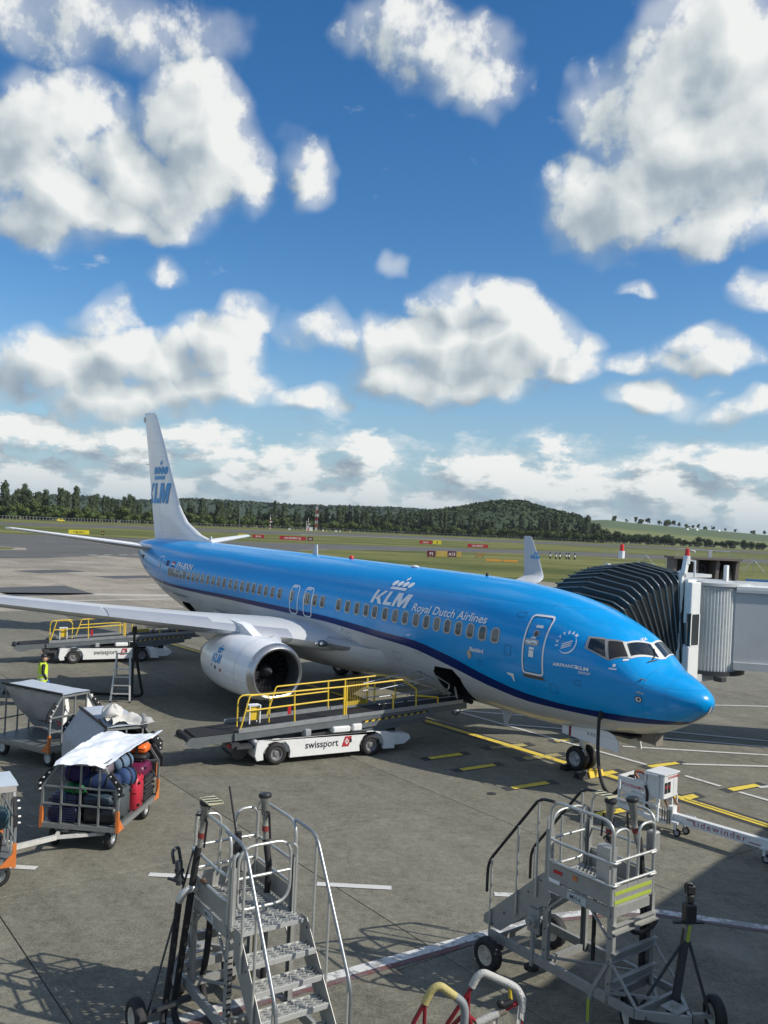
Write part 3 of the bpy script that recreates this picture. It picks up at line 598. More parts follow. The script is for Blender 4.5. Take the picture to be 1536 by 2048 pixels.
for i, (x, y) in enumerate(((43.7, 229), (45.0, 228), (46.2, 229), (48.4, 231.5), (49.2, 232), (50.4, 230.5))):
    t = thing('marker_post', 'black and white banded marker post on the grass by the taxiway', 'post', (x, y, -.1), 0, 'banded marker posts'); b = MB(); b.cyl((0, 0, 0), (0, 0, .7), .2, 8); b.cyl((0, 0, 1.25), (0, 0, 1.7), .2, 8); b.build('dark_band', SBLK, t); b = MB(); b.cyl((0, 0, .7), (0, 0, 1.25), .2, 8); b.build('white_band', WHT, t)
def mast(x, y, h, w, label, lattice):
    t = thing('radio_mast', label, 'mast', (x, y, -.1), 0, 'red and white masts'); n = 7
    for k in range(n):
        z0, z1 = h * k / n, h * (k + 1) / n; b = MB()
        if lattice:
            a = w / 2
            for sx, sy in ((-1, -1), (1, -1), (1, 1), (-1, 1)): b.bar((sx * a, sy * a, z0), (sx * a, sy * a, z1), .16)
            for (p, q) in (((-a, -a), (a, -a)), ((a, -a), (a, a)), ((a, a), (-a, a)), ((-a, a), (-a, -a))):
                b.bar((*p, z0), (*q, z1), .1); b.bar((*q, z0), (*p, z1), .1)
        else: b.cyl((0, 0, z0), (0, 0, z1), w / 2, 8)
        b.build('section', RED if k % 2 else WHT, t)
    b = MB(); b.cyl((0, 0, h), (0, 0, h + 2.5), .12, 6); b.cyl((0, 0, h * .6), (1.6, 0, h * .6), .1, 5); b.lathe([(0, .01), (.2, .7), (.5, .75)], (1.3, -.3, h * .66), (0, -1, 0), 10); b.build('aerial', WHT, t)
mast(-90, 700, 9, .7, 'slim red and white mast left of the antenna hut', False); mast(-63, 722, 5.5, .6, 'short red and white mast close left of the antenna hut', False); mast(-62, 726, 8, .4, 'thin red and white pole close behind the antenna hut', False); mast(-55, 722, 20, 1.5, 'tall red and white lattice mast right of the antenna hut', True)
t = thing('antenna_hut', 'small white hut with red stripes at the foot of the masts', 'hut', (-59.5, 712, -.1)); b = MB(); b.box((0, 0, 1.5), (4.4, 3, 3)); b.build('wall', WHT, t); b = MB(); b.box((0, 0, 3.08), (4.8, 3.4, .16)); b.build('roof', WHT, t); b = MB(); b.box((-.9, -1.53, 1.1), (1.1, .06, 2.1)); b.build('door', RED, t)
for i, (x, y, w) in enumerate(((-75, 705, 1.6), (-49, 718, 1.2), (-46, 716, 1.0), (-38, 712, 1.6), (-35, 716, .8), (-27, 716, 1.2))):
    b = MB(); b.box((0, 0, .7), (w, .8, 1.4)); b.box((0, 0, 1.45), (w * 1.15, 1, .12)); o = b.build('equipment_box', (WHT, mat('box sand', (.5, .38, .2), .6))[i % 3 == 2]); o.location = (x, y, -.1); tag(o, ('small white equipment box on the grass left of the red and white masts', 'small white equipment box close right of the lattice mast', 'small sand coloured equipment box close right of the lattice mast', 'small white equipment box further right of the lattice mast', 'narrow white equipment box further right of the lattice mast', 'small sand coloured equipment box furthest right of the masts')[i], 'box', 'equipment boxes by the masts')
t = thing('lamp_column', 'single grey lamp column before the tree belt', 'lamp post', (-118, 722, -.1)); b = MB(); b.tube([(0, 0, 0), (0, 0, 17)], .18, 8, r2=.09); b.build('pole', ALUD, t); b = MB(); b.box((0, -.5, 17), (.5, 1.2, .2)); b.build('lamp_head', ALUD, t)
# fences
def fence(name, pts, step, h, label, arm=False, pale=.06, bracing=False, each=True):
    t = thing(name, label, 'fence', (0, 0, -.1)); P = along(pts, step); st = MB()
    for i, (p, u) in enumerate(P):
        b = MB() if each else st; b.cyl(p, p + Vector((0, 0, h)), pale, 6)
        if arm: b.bar(p + Vector((0, 0, h)), p + Vector((.35, -.2, h + .5)), pale * 1.4)
        if each: b.build('post', GALV, t)
    if not each: tag(st.build('pales', GALV, t, solid=False), kind='stuff')
    w = MB()
    for z in ([.1, h * .25, h * .5, h * .75, h] if arm else [h * .2, h * .85]):
        w.tube([Vector((*p, z)) for p in pts], .012 if arm else .05, 4)
    if arm:
        for z in (h + .2, h + .45): w.tube([Vector((p[0] + .25, p[1] - .15, z)) for p in pts], .01, 4)
        a, b_ = P[0][0], P[-1][0]; n = int((b_ - a).length / .45)
        for k in range(n): q = a.lerp(b_, k / n); w.cyl(q + Vector((0, 0, .1)), q + Vector((0, 0, h)), .006, 3)
    w.build('wire', GALV, t, solid=False)
    if bracing:
        q = MB()
        for i in (2, 5, 7):
            if i < len(P): p, u = P[i]; q.cyl(p + Vector((0, 0, h * .85)), p + u * 2.4, .07, 6); q.cyl(p + Vector((0, 0, h * .85)), p - u * 2.4, .07, 6)
        q.build('brace', WHT, t)
    return t
fence('security_fence', [(52, 206), (60, 203), (90, 192), (104, 187)], 4.6, 3.3, 'tall wire security fence with cranked posts behind the jet bridge', True, .08, True)
fence('palisade_fence', [(-300, 556), (-251, 573), (-176, 640)], 2.2, 2.6, 'pale palisade fence before the trees at far left', False, .14, each=False)
fence('perimeter_fence', [(-176, 648), (-67, 792), (20, 822), (110, 828), (197, 785), (430, 768)], 3.6, 2.4, 'low grey perimeter fence along the foot of the tree belt', False, .07, each=False)
t = thing('yellow_vehicle', 'small yellow airfield vehicle before the palisade fence', 'vehicle', (-205, 560, -.1), .3); b = MB(); b.prism([(-2.2, .5), (2.2, .5), (2.2, 1.2), (1.2, 1.4), (.6, 2.1), (-1.9, 2.1), (-2.2, 1.3)], (0, .9, 0), (1, 0, 0), (0, 0, 1), 1.8); b.build('body', mat('vehicle yellow', (.75, .62, .06), .4), t)
for sx in (-1.4, 1.4):
    for sy in (-.85, .85): wheel(t, (sx, sy, .4), (0, 1 if sy > 0 else -1, 0), .4, .25)
b = MB(); b.box((.0, -.92, 1.7), (1.9, .03, .5)); b.build('window', BLK, t)
# open framed dark structure beyond the jet bridge
t = thing('pier_end_structure', 'dark open framed building end seen above the jet bridge', 'building', (20.1, 60.4, 0), .06); W_ = 4.5; PAN = mat('dark cladding', (.028, .028, .03), .6, 0, .2, 2); CNC = mat('weathered concrete', (.16, .14, .12), .85, 0, .2, 1.5, dirt=.5)
b = MB(); b.box((W_ / 2, 1.4, 2.6), (W_, .15, 5.2)); b.build('back_panel', PAN, t)
b = MB(); b.box((W_ / 2, .7, 5.3), (W_ + .3, 1.8, .16)); b.build('roof_edge', CNC, t)
for k, x in enumerate((0, 1.5, 3.0, W_ - .1)): b = MB(); b.prism([(-.35, 0), (.0, 0), (.3, 5.2), (.08, 5.2)], (x - .1, .1, 0), (1, 0, 0), (0, 0, 1), -1.2); b.build('column', CNC, t)
for x in (.6, 1.75):
    b = MB()
    for s in (0, .42): b.cyl((x + s, .9, 0), (x + s, .9, 4.6), .03, 6)
    for k in range(12): b.cyl((x, .9, 2 + .22 * k), (x + .42, .9, 2 + .22 * k), .018, 5)
    b.build('ladder', DKG, t)
b = MB(); b.lathe([(0, .62), (.22, .66), (.28, .6), (.5, .62), (.56, .55), (.78, .57), (.84, .5), (1.05, .5), (1.1, .43), (1.3, .42), (1.36, .3), (1.6, .28), (1.62, .01)], (3.8, .7, 3.2), (.12, 0, 1), 20); b.build('ribbed_duct', mat('brown duct', (.10, .085, .07), .6), t, True)
b = MB(); b.tube([(2.3 + .26 * math.cos(a), .95, 4.55 + .26 * math.sin(a)) for a in [2 * math.pi * k / 18 for k in range(18)]], .05, 6, closed=True); b.build('vent_ring', DKG, t); b = MB(); b.box((2.35, 1.25, 3.2), (.5, .06, .6)); b.build('notice', WHT, t)
b = MB(); b.tube([(.2, .2, 5.4), (.2, .2, 5.9), (3.9, .2, 5.85), (3.9, .2, 5.4)], .03, 6); b.tube([(2.4, .2, 5.4), (2.4, .2, 5.87)], .03, 6); b.tube(fillet([(1.0, .1, 5.35), (.95, .0, 5.85), (1.35, 0, 5.8), (1.4, 0, 5.6)], .2), .04, 6); b.box((2.5, .2, 5.62), (.25, .15, .45)); b.build('roof_railing', GALV, t)
# the terminal pier that stands to the right of the viewer
t = thing('terminal_building', 'grey terminal pier beside the stand, out of the picture on the right', 'building'); TP = [(12, 9.3), (18.2, 16.5), (25, 24.4), (48, 14), (30, -26), (12, -26)]
b = MB(); b.prism(TP, (0, 0, 0), (1, 0, 0), (0, 1, 0), 7.6); b.build('wall', mat('terminal cladding', (.42, .43, .43), .5, 0, .08, .6), t)
b = MB(); c_ = Vector((26, 0)); b.prism([tuple(c_ + (Vector(p) - c_) * 1.012) for p in TP], (0, 0, 7.6), (1, 0, 0), (0, 1, 0), .4); b.build('roof', mat('roof felt', (.2, .2, .2), .8), t)
for a, e, n in ((TP[0], TP[1], 5), (TP[1], TP[2], 7)):
    a = Vector((*a, 0)); e = Vector((*e, 0)); u = (e - a).normalized(); nn = Vector((-u.y, u.x, 0)); L = (e - a).length / n
    for k in range(n):
        f = MB(); p = a + u * (L * k + .15) + nn * .04
        f.bar(p + Vector((0, 0, 5.2)) + u * (L - .3) / 2 - u * (L - .3) / 2, p + Vector((0, 0, 5.2)) + u * (L - .3), .08, 2.6, (0, 0, 1)); w_ = f.build('window', glass_mat('terminal glass', (.03, .05, .06), .05), t)

# ================================================================== the airliner (local frame: x aft from the nose, y to starboard, z up)
Z0 = 3.36
ROWS = np.array([[.23,-.77,-.77,.0,-.77],[.30,-.60,-.95,.22,-.77],[.5,-.43,-1.14,.44,-.74],[.8,-.29,-1.35,.66,-.69],[1.2,-.14,-1.57,.89,-.62],[1.5,-.04,-1.71,1.05,-.56],[1.75,.17,-1.79,1.16,-.5],[2.05,.46,-1.87,1.26,-.44],[2.3,.67,-1.92,1.33,-.4],[2.6,.84,-1.97,1.41,-.34],[3,1.01,-2.03,1.5,-.28],[3.5,1.19,-2.1,1.6,-.21],[4,1.34,-2.16,1.68,-.15],[5,1.53,-2.23,1.79,-.07],[6,1.63,-2.25,1.85,-.02],[7,1.70,-2.24,1.88,0],[9,1.75,-2.22,1.88,0],[14,1.77,-2.2,1.88,0],[22,1.78,-2.2,1.88,0],[24,1.78,-2.19,1.88,.0],[26,1.78,-2.1,1.86,.02],[28,1.78,-1.87,1.78,.06],[30,1.77,-1.5,1.63,.15],[32,1.75,-1.02,1.38,.32],[34,1.68,-.45,1.05,.6],[35.5,1.55,.1,.68,.85],[36.5,1.42,.5,.32,1.0]])
def pch(x, X, Y):
    h = np.diff(X); dl = np.diff(Y) / h; m = np.zeros(len(X))
    for i in range(1, len(X) - 1):
        if dl[i - 1] * dl[i] > 0: w1 = 2 * h[i] + h[i - 1]; w2 = h[i] + 2 * h[i - 1]; m[i] = (w1 + w2) / (w1 / dl[i - 1] + w2 / dl[i])
    m[0] = dl[0]; m[-1] = dl[-1]; x = min(max(x, X[0]), X[-1]); i = min(max(int(np.searchsorted(X, x)) - 1, 0), len(X) - 2); t = (x - X[i]) / h[i]
    return (2*t**3-3*t*t+1)*Y[i] + (t**3-2*t*t+t)*h[i]*m[i] + (-2*t**3+3*t*t)*Y[i+1] + (t**3-t*t)*h[i]*m[i+1]
_pc = {}
def prof(s):
    k = round(s, 4)
    if k not in _pc: a = [pch(k, ROWS[:, 0], ROWS[:, j]) for j in (1, 2, 3, 4)]; _pc[k] = (Z0 + a[0], Z0 + a[1], a[2], Z0 + a[3])
    return _pc[k]
def hull(s, th, off=0.):   # th: 0 crown, pi/2 starboard, pi keel
    cr, kl, hw, zm = prof(s); c = math.cos(th); p = Vector((s, hw * math.sin(th), zm + ((cr - zm) if c > 0 else (zm - kl)) * c))
    if off:
        e = .02; a = Vector((s, 0, 0)); cr2, kl2, hw2, zm2 = prof(s + e); p2 = Vector((s + e, hw2 * math.sin(th), zm2 + ((cr2 - zm2) if c > 0 else (zm2 - kl2)) * c))
        q = th + .01; c3 = math.cos(q); p3 = Vector((s, hw * math.sin(q), zm + ((cr - zm) if c3 > 0 else (zm - kl)) * c3)); n = (p3 - p).cross(p2 - p)
        if n.length > 1e-9:
            n.normalize()
            if n.dot(Vector((0, p.y, p.z - zm))) < 0: n = -n
            p = p + n * off
    return p
def th_of(s, z, side=1):
    cr, kl, hw, zm = prof(s); c = (z - zm) / ((cr - zm) if z > zm else (zm - kl)); return side * math.acos(max(-1, min(1, c)))
ST_S = [.23, .45, .9, 1.3, 2.6, 3.6, 4.9, 6.35, 7.97, 9.9, 11.05, 12.9, 15, 17.4, 20, 22.4, 25, 28.1, 31.3, 36.5]
ST_T = [2.13, 2.12, 2.09, 2.08, 2.04, 2.03, 2.10, 2.35, 2.72, 2.97, 2.99, 3.07, 3.12, 3.12, 3.11, 3.10, 3.07, 3.04, 3.11, 3.9]
ST_B = [2.02, 2.02, 1.99, 1.95, 1.85, 1.85, 1.86, 2.05, 2.39, 2.70, 2.75, 2.84, 2.92, 2.92, 2.92, 2.93, 2.91, 2.90, 2.98, 3.86]
def stripe_z(s): return pch(s, np.array(ST_S), np.array(ST_T)), pch(s, np.array(ST_S), np.array(ST_B))
def paint(name, col, rough=.22, coat=.8):
    m = bpy.data.materials.new(name); m.use_nodes = True; t = NT(m.node_tree); b = t.n['Principled BSDF']; pos = t.new('ShaderNodeTexCoord').outputs['Object']
    n = t.noise(t.v('MULTIPLY', pos, (.5, 1.5, 1.5)), 1.2, 5, .6); f = t.noise(pos, 9, 4, .6)
    k = t.m('ADD', t.m('MULTIPLY_ADD', n, .16, .92), t.m('MULTIPLY_ADD', f, .06, -.03)); x, y, z = t.sep(pos); fr = t.m('ABSOLUTE', t.m('SUBTRACT', t.m('FRACT', t.m('DIVIDE', x, 3.04)), .5)); lz = t.m('ABSOLUTE', t.m('SUBTRACT', t.m('FRACT', t.m('DIVIDE', z, .83)), .5)); ln = t.m('MAXIMUM', t.rng(fr, .0012, .0030, 1, 0), t.rng(lz, .004, .010, 1, 0)); st = t.noise(t.v('MULTIPLY', pos, (.35, 4, 4)), 1.5, 4, .6)
    k = t.m('MULTIPLY', k, t.m('MULTIPLY_ADD', ln, -.30, 1.0)); k = t.m('MULTIPLY', k, t.m('MULTIPLY_ADD', t.rng(st, .55, .8, 0, 1), -.10, 1.0)); t.put(b.inputs['Base Color'], t.v('SCALE', col, k))
    # skin panel lines every frame bay, very faint
    bn = t.new('ShaderNodeBump'); bn.inputs['Strength'].default_value = .25; bn.inputs['Distance'].default_value = .004
    wav = t.noise(t.v('MULTIPLY', pos, (1.9, .6, 1.6)), 1.0, 2, .5)
    t.put(bn.inputs['Height'], t.m('ADD', t.m('MULTIPLY', t.rng(fr, 0, .0025, 0, 1, 'LINEAR'), .5), t.m('MULTIPLY', wav, 2.2))); t.l.new(bn.outputs[0], b.inputs['Normal'])
    t.put(b.inputs['Roughness'], t.m('MULTIPLY_ADD', f, .12, rough - .06)); b.inputs['Specular IOR Level'].default_value = .38; b.inputs['Coat Weight'].default_value = coat; b.inputs['Coat Roughness'].default_value = .05; return m
BLUE = paint('sky blue aircraft paint', (.0, .305, .71), .25, .25); NAVY = paint('navy aircraft paint', (.002, .018, .13), .3, .15); GREY = paint('pale grey aircraft paint', (.58, .59, .58), .3, .4); AWHT = paint('white aircraft paint', (.82, .83, .83), .3, .4)
SLAT = mat('bare metal leading edge', (.60, .62, .64), .36, .65, .02, 1); FRM = mat('window surround metal', (.40, .39, .36), .4, .6, .1, 6); WGL = glass_mat('cabin window', (.035, .04, .045), .12); CGL = glass_mat('cockpit glass', (.014, .018, .02), .05)
HOLD = mat('hold interior', (.012, .012, .013), .8); DECAL = mat('white livery print', (.86, .86, .85), .35, 0, .03, 5); DBLU = mat('blue livery print', (.012, .27, .60), .35, 0, .03, 5)
air = thing('airliner', 'blue, navy and white twin engined airliner parked nose to the right at the stand', 'airplane', (8.338, 21.379, -.04)); air.rotation_euler = (0, -.01, R(127.164))
# ---- fuselage skin: every ring has points exactly on the livery stripe
SS = [.23, .26, .30, .36, .43, .5, .6, .7, .8, .95, 1.1, 1.3, 1.5, 1.62, 1.75, 1.9, 2.05, 2.18, 2.3, 2.45, 2.6, 2.8, 3, 3.25, 3.5, 3.75, 4, 4.5, 5, 5.5, 6, 6.5] + list(np.arange(7, 36.4, .5)) + [36.5]
fb = MB(); NU, NL = 16, 12; rings = []
for s in SS:
    zt, zb = stripe_z(s); cr, kl, hw, zm = prof(s); zt = min(max(zt, kl + .02), cr - .02); zb = min(max(zb, kl + .005), zt - .008)
    a = th_of(s, zt); b_ = th_of(s, zb); half = [a * i / NU for i in range(NU + 1)] + [b_] + [b_ + (math.pi - b_) * i / NL for i in range(1, NL + 1)]
    full = half + [-t for t in half[-2:0:-1]]; rings.append([hull(s, t) for t in full])
n = len(rings[0]); nh = NU + NL + 2; vs = [p for r in rings for p in r]; fs = []; ms = []
for k in range(len(rings) - 1):
    for i in range(n):
        j = (i + 1) % n; fs.append((k * n + i, k * n + j, (k + 1) * n + j, (k + 1) * n + i)); q = i if i < nh - 1 else n - 1 - i; ms.append(0 if q < NU else 1 if q == NU else 2)
fb.v = [tuple(p) for p in vs]; fb.f = fs + [tuple(range((len(rings) - 1) * n, len(rings) * n))[::-1]]; fb.m = ms + [2]
bm = bmesh.new(); me = fb.mesh('fuselage', [BLUE, NAVY, GREY, HOLD]); bm.from_mesh(me); bmesh.ops.remove_doubles(bm, verts=bm.verts, dist=.0005); bmesh.ops.recalc_face_normals(bm, faces=bm.faces); bm.to_mesh(me); bm.free()
fus = link('fuselage', me, None)
# cargo holds are cut into the hull and lined dark
cut = MB()
cut.prism([(7.62, 1.30), (8.86, 1.30), (8.90, 2.05), (8.72, 2.26), (7.9, 2.29), (7.66, 2.05)], (0, .35, 0), (1, 0, 0), (0, 0, 1), -2.2)
cut.prism([(26.35, 1.52), (27.6, 1.52), (27.8, 2.16), (27.62, 2.27), (26.6, 2.29), (26.4, 2.1)], (0, .4, 0), (1, 0, 0), (0, 0, 1), -2.2)
co = cut.build('cutter', HOLD); mod = fus.modifiers.new('cut', 'BOOLEAN'); mod.object = co; mod.operation = 'DIFFERENCE'; mod.solver = 'EXACT'; mod.material_mode = 'TRANSFER'
me2 = bpy.data.meshes.new_from_object(fus.evaluated_get(bpy.context.evaluated_depsgraph_get())); fus.modifiers.clear(); fus.data = me2; bpy.data.objects.remove(co)
me2.polygons.foreach_set('use_smooth', [True] * len(me2.polygons)); me2.set_sharp_from_angle(angle=R(32)); fus.parent = air
def on_hull(vs, fs, off, mp): return [hull(*mp(x, y), off) for x, y in vs], fs
def patch(name, polys, m, off, parent, mode='sz', step=.12, raw=None):
    """flat outline laid on the hull; mode sz: (station, height), mode st: (station, ring degrees)"""
    b = MB()
    for (vs, fs) in (raw if raw else [fan(p) for p in polys]):
        if mode == 'sz': v2, f2 = refine(vs, fs, step); b.add(*on_hull(v2, f2, off, lambda x, y: (x, th_of(x, y))))
        else: v2, f2 = refine([(x, y / 40) for x, y in vs], fs, step); b.add(*on_hull(v2, f2, off, lambda x, y: (x, R(y * 40))))
    return b.build(name, m, parent, solid=False)
def twosided(o):
    return o
# cabin windows
wins = [5.96, 6.46, 6.96, 7.47, 7.97, 8.46, 8.96, 9.47, 10.02, 10.54, 11.08, 11.65, 12.14, 12.68, 13.24, 13.80, 14.85, 15.35, 15.84, 17.9, 18.46, 18.97, 19.49, 20.0, 20.49, 21.0, 21.55, 22.06, 22.63, 23.15, 23.7, 24.24, 24.8, 25.3, 25.8, 26.3, 26.8, 27.2, 27.65, 28.05, 28.45, 28.82]
def cabin_window(s, z=3.60):
    z = z if s > 8 else z - .01; o = rrect(s - .165, z - .225, s + .165, z + .225, .13, 4); f = patch('cabin_window', None, FRM, .008, air, raw=[ring2d(o, .045)], step=.2)
    patch('pane', [rrect(s - .125, z - .185, s + .125, z + .185, .11, 4)], WGL, .004, f, step=.2)
    if random.random() < .6:
        h = random.uniform(.06, .30); patch('blind', [[(s - .10, z + .16 - h), (s + .10, z + .16 - h), (s + .12, z + .10), (s + .09, z + .17), (s - .09, z + .17), (s - .12, z + .10)] if h > .08 else [(s - .1, z + .1), (s + .1, z + .1), (s + .08, z + .17), (s - .08, z + .17)]], mat('window blind', (.20, .20, .19), .6), .006, f, step=.2)
for s in wins: cabin_window(s)
for s in (17.02, 16.0): cabin_window(s)
# doors: outlined, with shadow gap, handle, window and placards
def outline(name, x0, z0, x1, z1, r, w, m=DECAL, off=.009): return patch(name, None, m, off, air, raw=[ring2d(rrect(x0, z0, x1, z1, r), w)], step=.12)
d = outline('service_door', 4.22, 2.70, 4.94, 4.31, .12, .05); patch('seam', None, BLK, .005, d, raw=[ring2d(rrect(4.27, 2.75, 4.89, 4.26, .1), .012)]); patch('seal', [[(4.18, 2.60), (4.9, 2.60), (4.94, 2.69), (4.26, 2.69)]], mat('door seal', (.10, .08, .06), .6), .006, d)
patch('handle_recess', [rrect(4.42, 3.50, 4.87, 3.66, .07)], FRM, .010, d); patch('handle', [[(4.47, 3.55), (4.58, 3.60), (4.72, 3.54), (4.83, 3.58), (4.83, 3.62), (4.7, 3.60), (4.58, 3.64), (4.47, 3.61)]], DECAL, .02, d)
patch('door_window', [rrect(4.50, 3.74, 4.64, 3.89, .06)], WGL, .012, d); patch('window_rim', None, FRM, .013, d, raw=[ring2d(rrect(4.48, 3.72, 4.66, 3.91, .08), .025)])
for i, (a, b_, c, e) in enumerate(((4.44, 3.97, 4.66, 4.04), (4.54, 3.38, 4.71, 3.45), (4.55, 3.18, 4.71, 3.36), (4.55, 3.68, 4.70, 3.72))): patch('placard', [[(a, b_), (c, b_), (c, e), (a, e)]], DECAL, .010, d)
for x in (16.80, 15.82):
    d = outline('overwing_exit', x - .30, 2.93, x + .30, 4.04, .17, .05); patch('placard', [[(x - .1, 3.93), (x + .2, 3.93), (x + .2, 3.97), (x - .1, 3.97)]], DECAL, .01, d)
d = outline('rear_service_door', 29.9, 2.72, 30.62, 4.28, .12, .045); patch('door_window', [rrect(30.2, 3.7, 30.36, 3.9, .06)], WGL, .012, d)
patch('corner_mark', [[(5.28, 2.62), (5.52, 2.62), (5.52, 2.58), (5.32, 2.58), (5.32, 2.40), (5.28, 2.40)][::-1]], DECAL, .006, air); patch('oval_port', [[(6.97 + .10 * math.cos(a), 2.91 + .14 * math.sin(a)) for a in [2 * math.pi * k / 16 for k in range(16)]]], FRM, .008, air); patch('port_cover', [[(6.97 + .07 * math.cos(a), 2.91 + .11 * math.sin(a)) for a in [2 * math.pi * k / 16 for k in range(16)]]], mat('cream', (.5, .47, .38), .5), .012, air)
# lettering and logos; x runs forward on the starboard side, so letters advance towards smaller station
def letter(name, s0, z0, vs, fs, sx, sy, m=DECAL, off=.014, slope=0., step=.1, parent=air): return patch(name, None, m, off, parent, raw=[([(s0 - x * sx, z0 + y * sy + x * slope) for x, y in vs], [f[::-1] for f in fs])], step=step)
L = logo_letters(); K = logo_crown()
letter('airline_logo', 12.02, 3.885, *L, .585, .44); letter('crown_emblem', 12.02, 3.885, *K, .585, .44)
letter('airline_name', 9.80, 3.86, *text_tris('Royal Dutch Airlines', 1, .016, .16), .405, .335)
letter('aircraft_name', 6.93, 3.02, *text_tris('Blackbird', 1, .03), .150, .165, off=.02)
letter('group_name', 3.90, 3.075, *text_tris('AIRFRANCE', 1, .035), .138, .11, off=.02, slope=.004); letter('group_name', 3.22, 3.078, *text_tris('KLM', 1, .05), .185, .11, off=.02); letter('group_name', 3.16, 2.975, *text_tris('GROUP', 1, .02), .103, .09, off=.02)
letter('registration', 27.98, 3.88, *text_tris('PH-BXN', 1, .03, .1), .52, .36, off=.02)
letter('historic_title', 28.6, 2.54, *text_tris('The Flying Dutchman', 1, 0, .15), .235, .17, NAV, .01)
for i, (a, c) in enumerate((((.5, .05, .05), 4.08), ((.75, .75, .75), 3.99), ((.02, .05, .3), 3.90))): patch('flag', [[(28.28, c - .045), (28.72, c - .045), (28.72, c + .045), (28.28, c + .045)]], mat('flag %d' % i, a, .5), .01, air)
patch('flag', [[(29.05, 3.86), (29.45, 3.86), (29.45, 4.12), (29.05, 4.12)]], mat('flag navy', (.01, .02, .12), .5), .01, air)
# alliance roundel: circle, wave lines and letters set round an arc
rb = []
def arc(cx, cz, r, a0, a1, w0, w1, n=20): P = [R(a0 + (a1 - a0) * k / n) for k in range(n + 1)]; W_ = [w0 + (w1 - w0) * math.sin(math.pi * k / n) for k in range(n + 1)]; return [(cx - (r - w / 2) * math.cos(a), cz + (r - w / 2) * math.sin(a)) for a, w in zip(P, W_)] + [(cx - (r + w / 2) * math.cos(a), cz + (r + w / 2) * math.sin(a)) for a, w in zip(P, W_)], [(k, k + 1, n + 2 + k, n + 1 + k) for k in range(n)]
CX, CZ = 3.60, 3.68; rb.append(arc(CX, CZ, .245, -130, 35, .012, .04))
for k in range(3):
    z_ = CZ + .055 - .055 * k; P = [(CX + .13 - .26 * i / 14, z_ - .03 + .055 * math.sin((i / 14 - .5) * math.pi * 1.0) + .012 * math.sin(i / 14 * 2 * math.pi)) for i in range(15)]
    rb.append(([(x, z - .016) for x, z in P] + [(x, z + .016) for x, z in P], [(i, i + 1, 16 + i, 15 + i) for i in range(14)]))
for i, ch in enumerate('SKYTEAM'):
    vs, fs = text_tris(ch, .105, .035, 0, 1, 'CENTER'); a = R(200 - 143 * i / 6 - 4); q = a - math.pi / 2
    rb.append(([(CX - (.245 * math.cos(a) + x * math.cos(q) - y * math.sin(q)), CZ + .245 * math.sin(a) + x * math.sin(q) + y * math.cos(q)) for x, y in vs], fs))
patch('alliance_roundel', None, DECAL, .018, air, raw=rb, step=.1)
# cockpit glazing in (station, ring degrees)
CW = {'quarter_window': [(3.02, 64.5), (3.07, 53), (2.73, 46.5), (2.50, 66)], 'side_window': [(2.64, 45.6), (2.36, 36.2), (2.07, 47.3), (2.41, 66.2)], 'windshield': [(2.27, 34.0), (2.05, 3.0), (1.74, 5.0), (2.03, 43.6)], 'port_windshield': [(2.05, -4), (2.22, -33), (1.98, -44), (1.73, -7)]}
patch('cockpit_frame', [[(3.10, 66.2), (3.14, 51.5), (2.76, 44.4), (2.70, 44.5), (2.46, 67.8), (2.52, 68.2)], [(2.74, 45.5), (2.36, 33.8), (2.30, 35), (2.04, 46.5), (2.03, 48.5), (2.42, 68.2), (2.50, 67.5), (2.56, 63)]], FRM, .006, air, 'st', .06)
patch('cockpit_frame', [[(2.38, 35.5), (2.30, 31.5), (2.09, 1), (2.09, 0), (1.70, 0), (1.70, 5), (2.0, 47.2), (2.06, 48.5)], [(2.09, 0), (2.09, -4), (2.28, -34.5), (1.97, -47), (1.70, -6), (1.70, 0)]], mat('cockpit frame pale', (.62, .62, .58), .4), .007, air, 'st', .06)
for k, p in CW.items(): patch(k, [p], BLK if k == 'side_window' else CGL, .013, air, 'st', .05)
b = MB(); b.tube([hull(1.72, R(22), .02), hull(1.80, R(10), .045), hull(1.93, R(4), .03)], .012, 5); b.tube([hull(1.70, R(12), .02), hull(1.73, R(30), .05)], .014, 5); b.build('wiper', BLK, air)
letter('fleet_code', 2.5, 0, [(0, 0), (1, 0), (1, 1), (0, 1)], [(0, 1, 2, 3)], .001, .001); q = MB(); vs, fs = text_tris('XN', .13, .012, 0, 1, 'CENTER'); q.add([hull(2.22 + .0 - y * .8, R(8 - x * 60), .012) for x, y in vs], [f for f in fs]); q.build('fleet_code', DECAL, air, solid=False)
for z_ in (3.03, 2.75): b = MB(); p = hull(1.60, th_of(1.60, z_), 0); q = hull(1.60, th_of(1.60, z_), .09); b.bar(p, q, .05, .02); b.cyl(q + Vector((.03, 0, 0)), q + Vector((-.17, .0, .0)), .014, 8); b.build('pitot_probe', FRM, air)
o_ = [(1.60 + .085 * math.cos(a), 2.56 + .085 * math.sin(a)) for a in [2 * math.pi * k / 18 for k in range(18)]]; patch('access_port', None, BLK, .008, air, raw=[ring2d(o_, .02)]); patch('access_cover', [[(1.60 + .065 * math.cos(a), 2.56 + .065 * math.sin(a)) for a in [2 * math.pi * k / 18 for k in range(18)]]], DECAL, .006, air); patch('access_mark', [[(1.57, 2.53), (1.62, 2.53), (1.62, 2.6), (1.57, 2.6)]], BLK, .012, air)
patch('placard', [[(2.17, 3.20), (2.36, 3.20), (2.36, 3.24), (2.17, 3.24)]], DECAL, .008, air); patch('placard', [[(2.22, 3.27), (2.29, 3.27), (2.29, 3.34), (2.22, 3.34)]], DECAL, .008, air); patch('static_port', [[(2.02, 3.45), (2.12, 3.43), (2.12, 3.48), (2.02, 3.49)]], DECAL, .01, air)
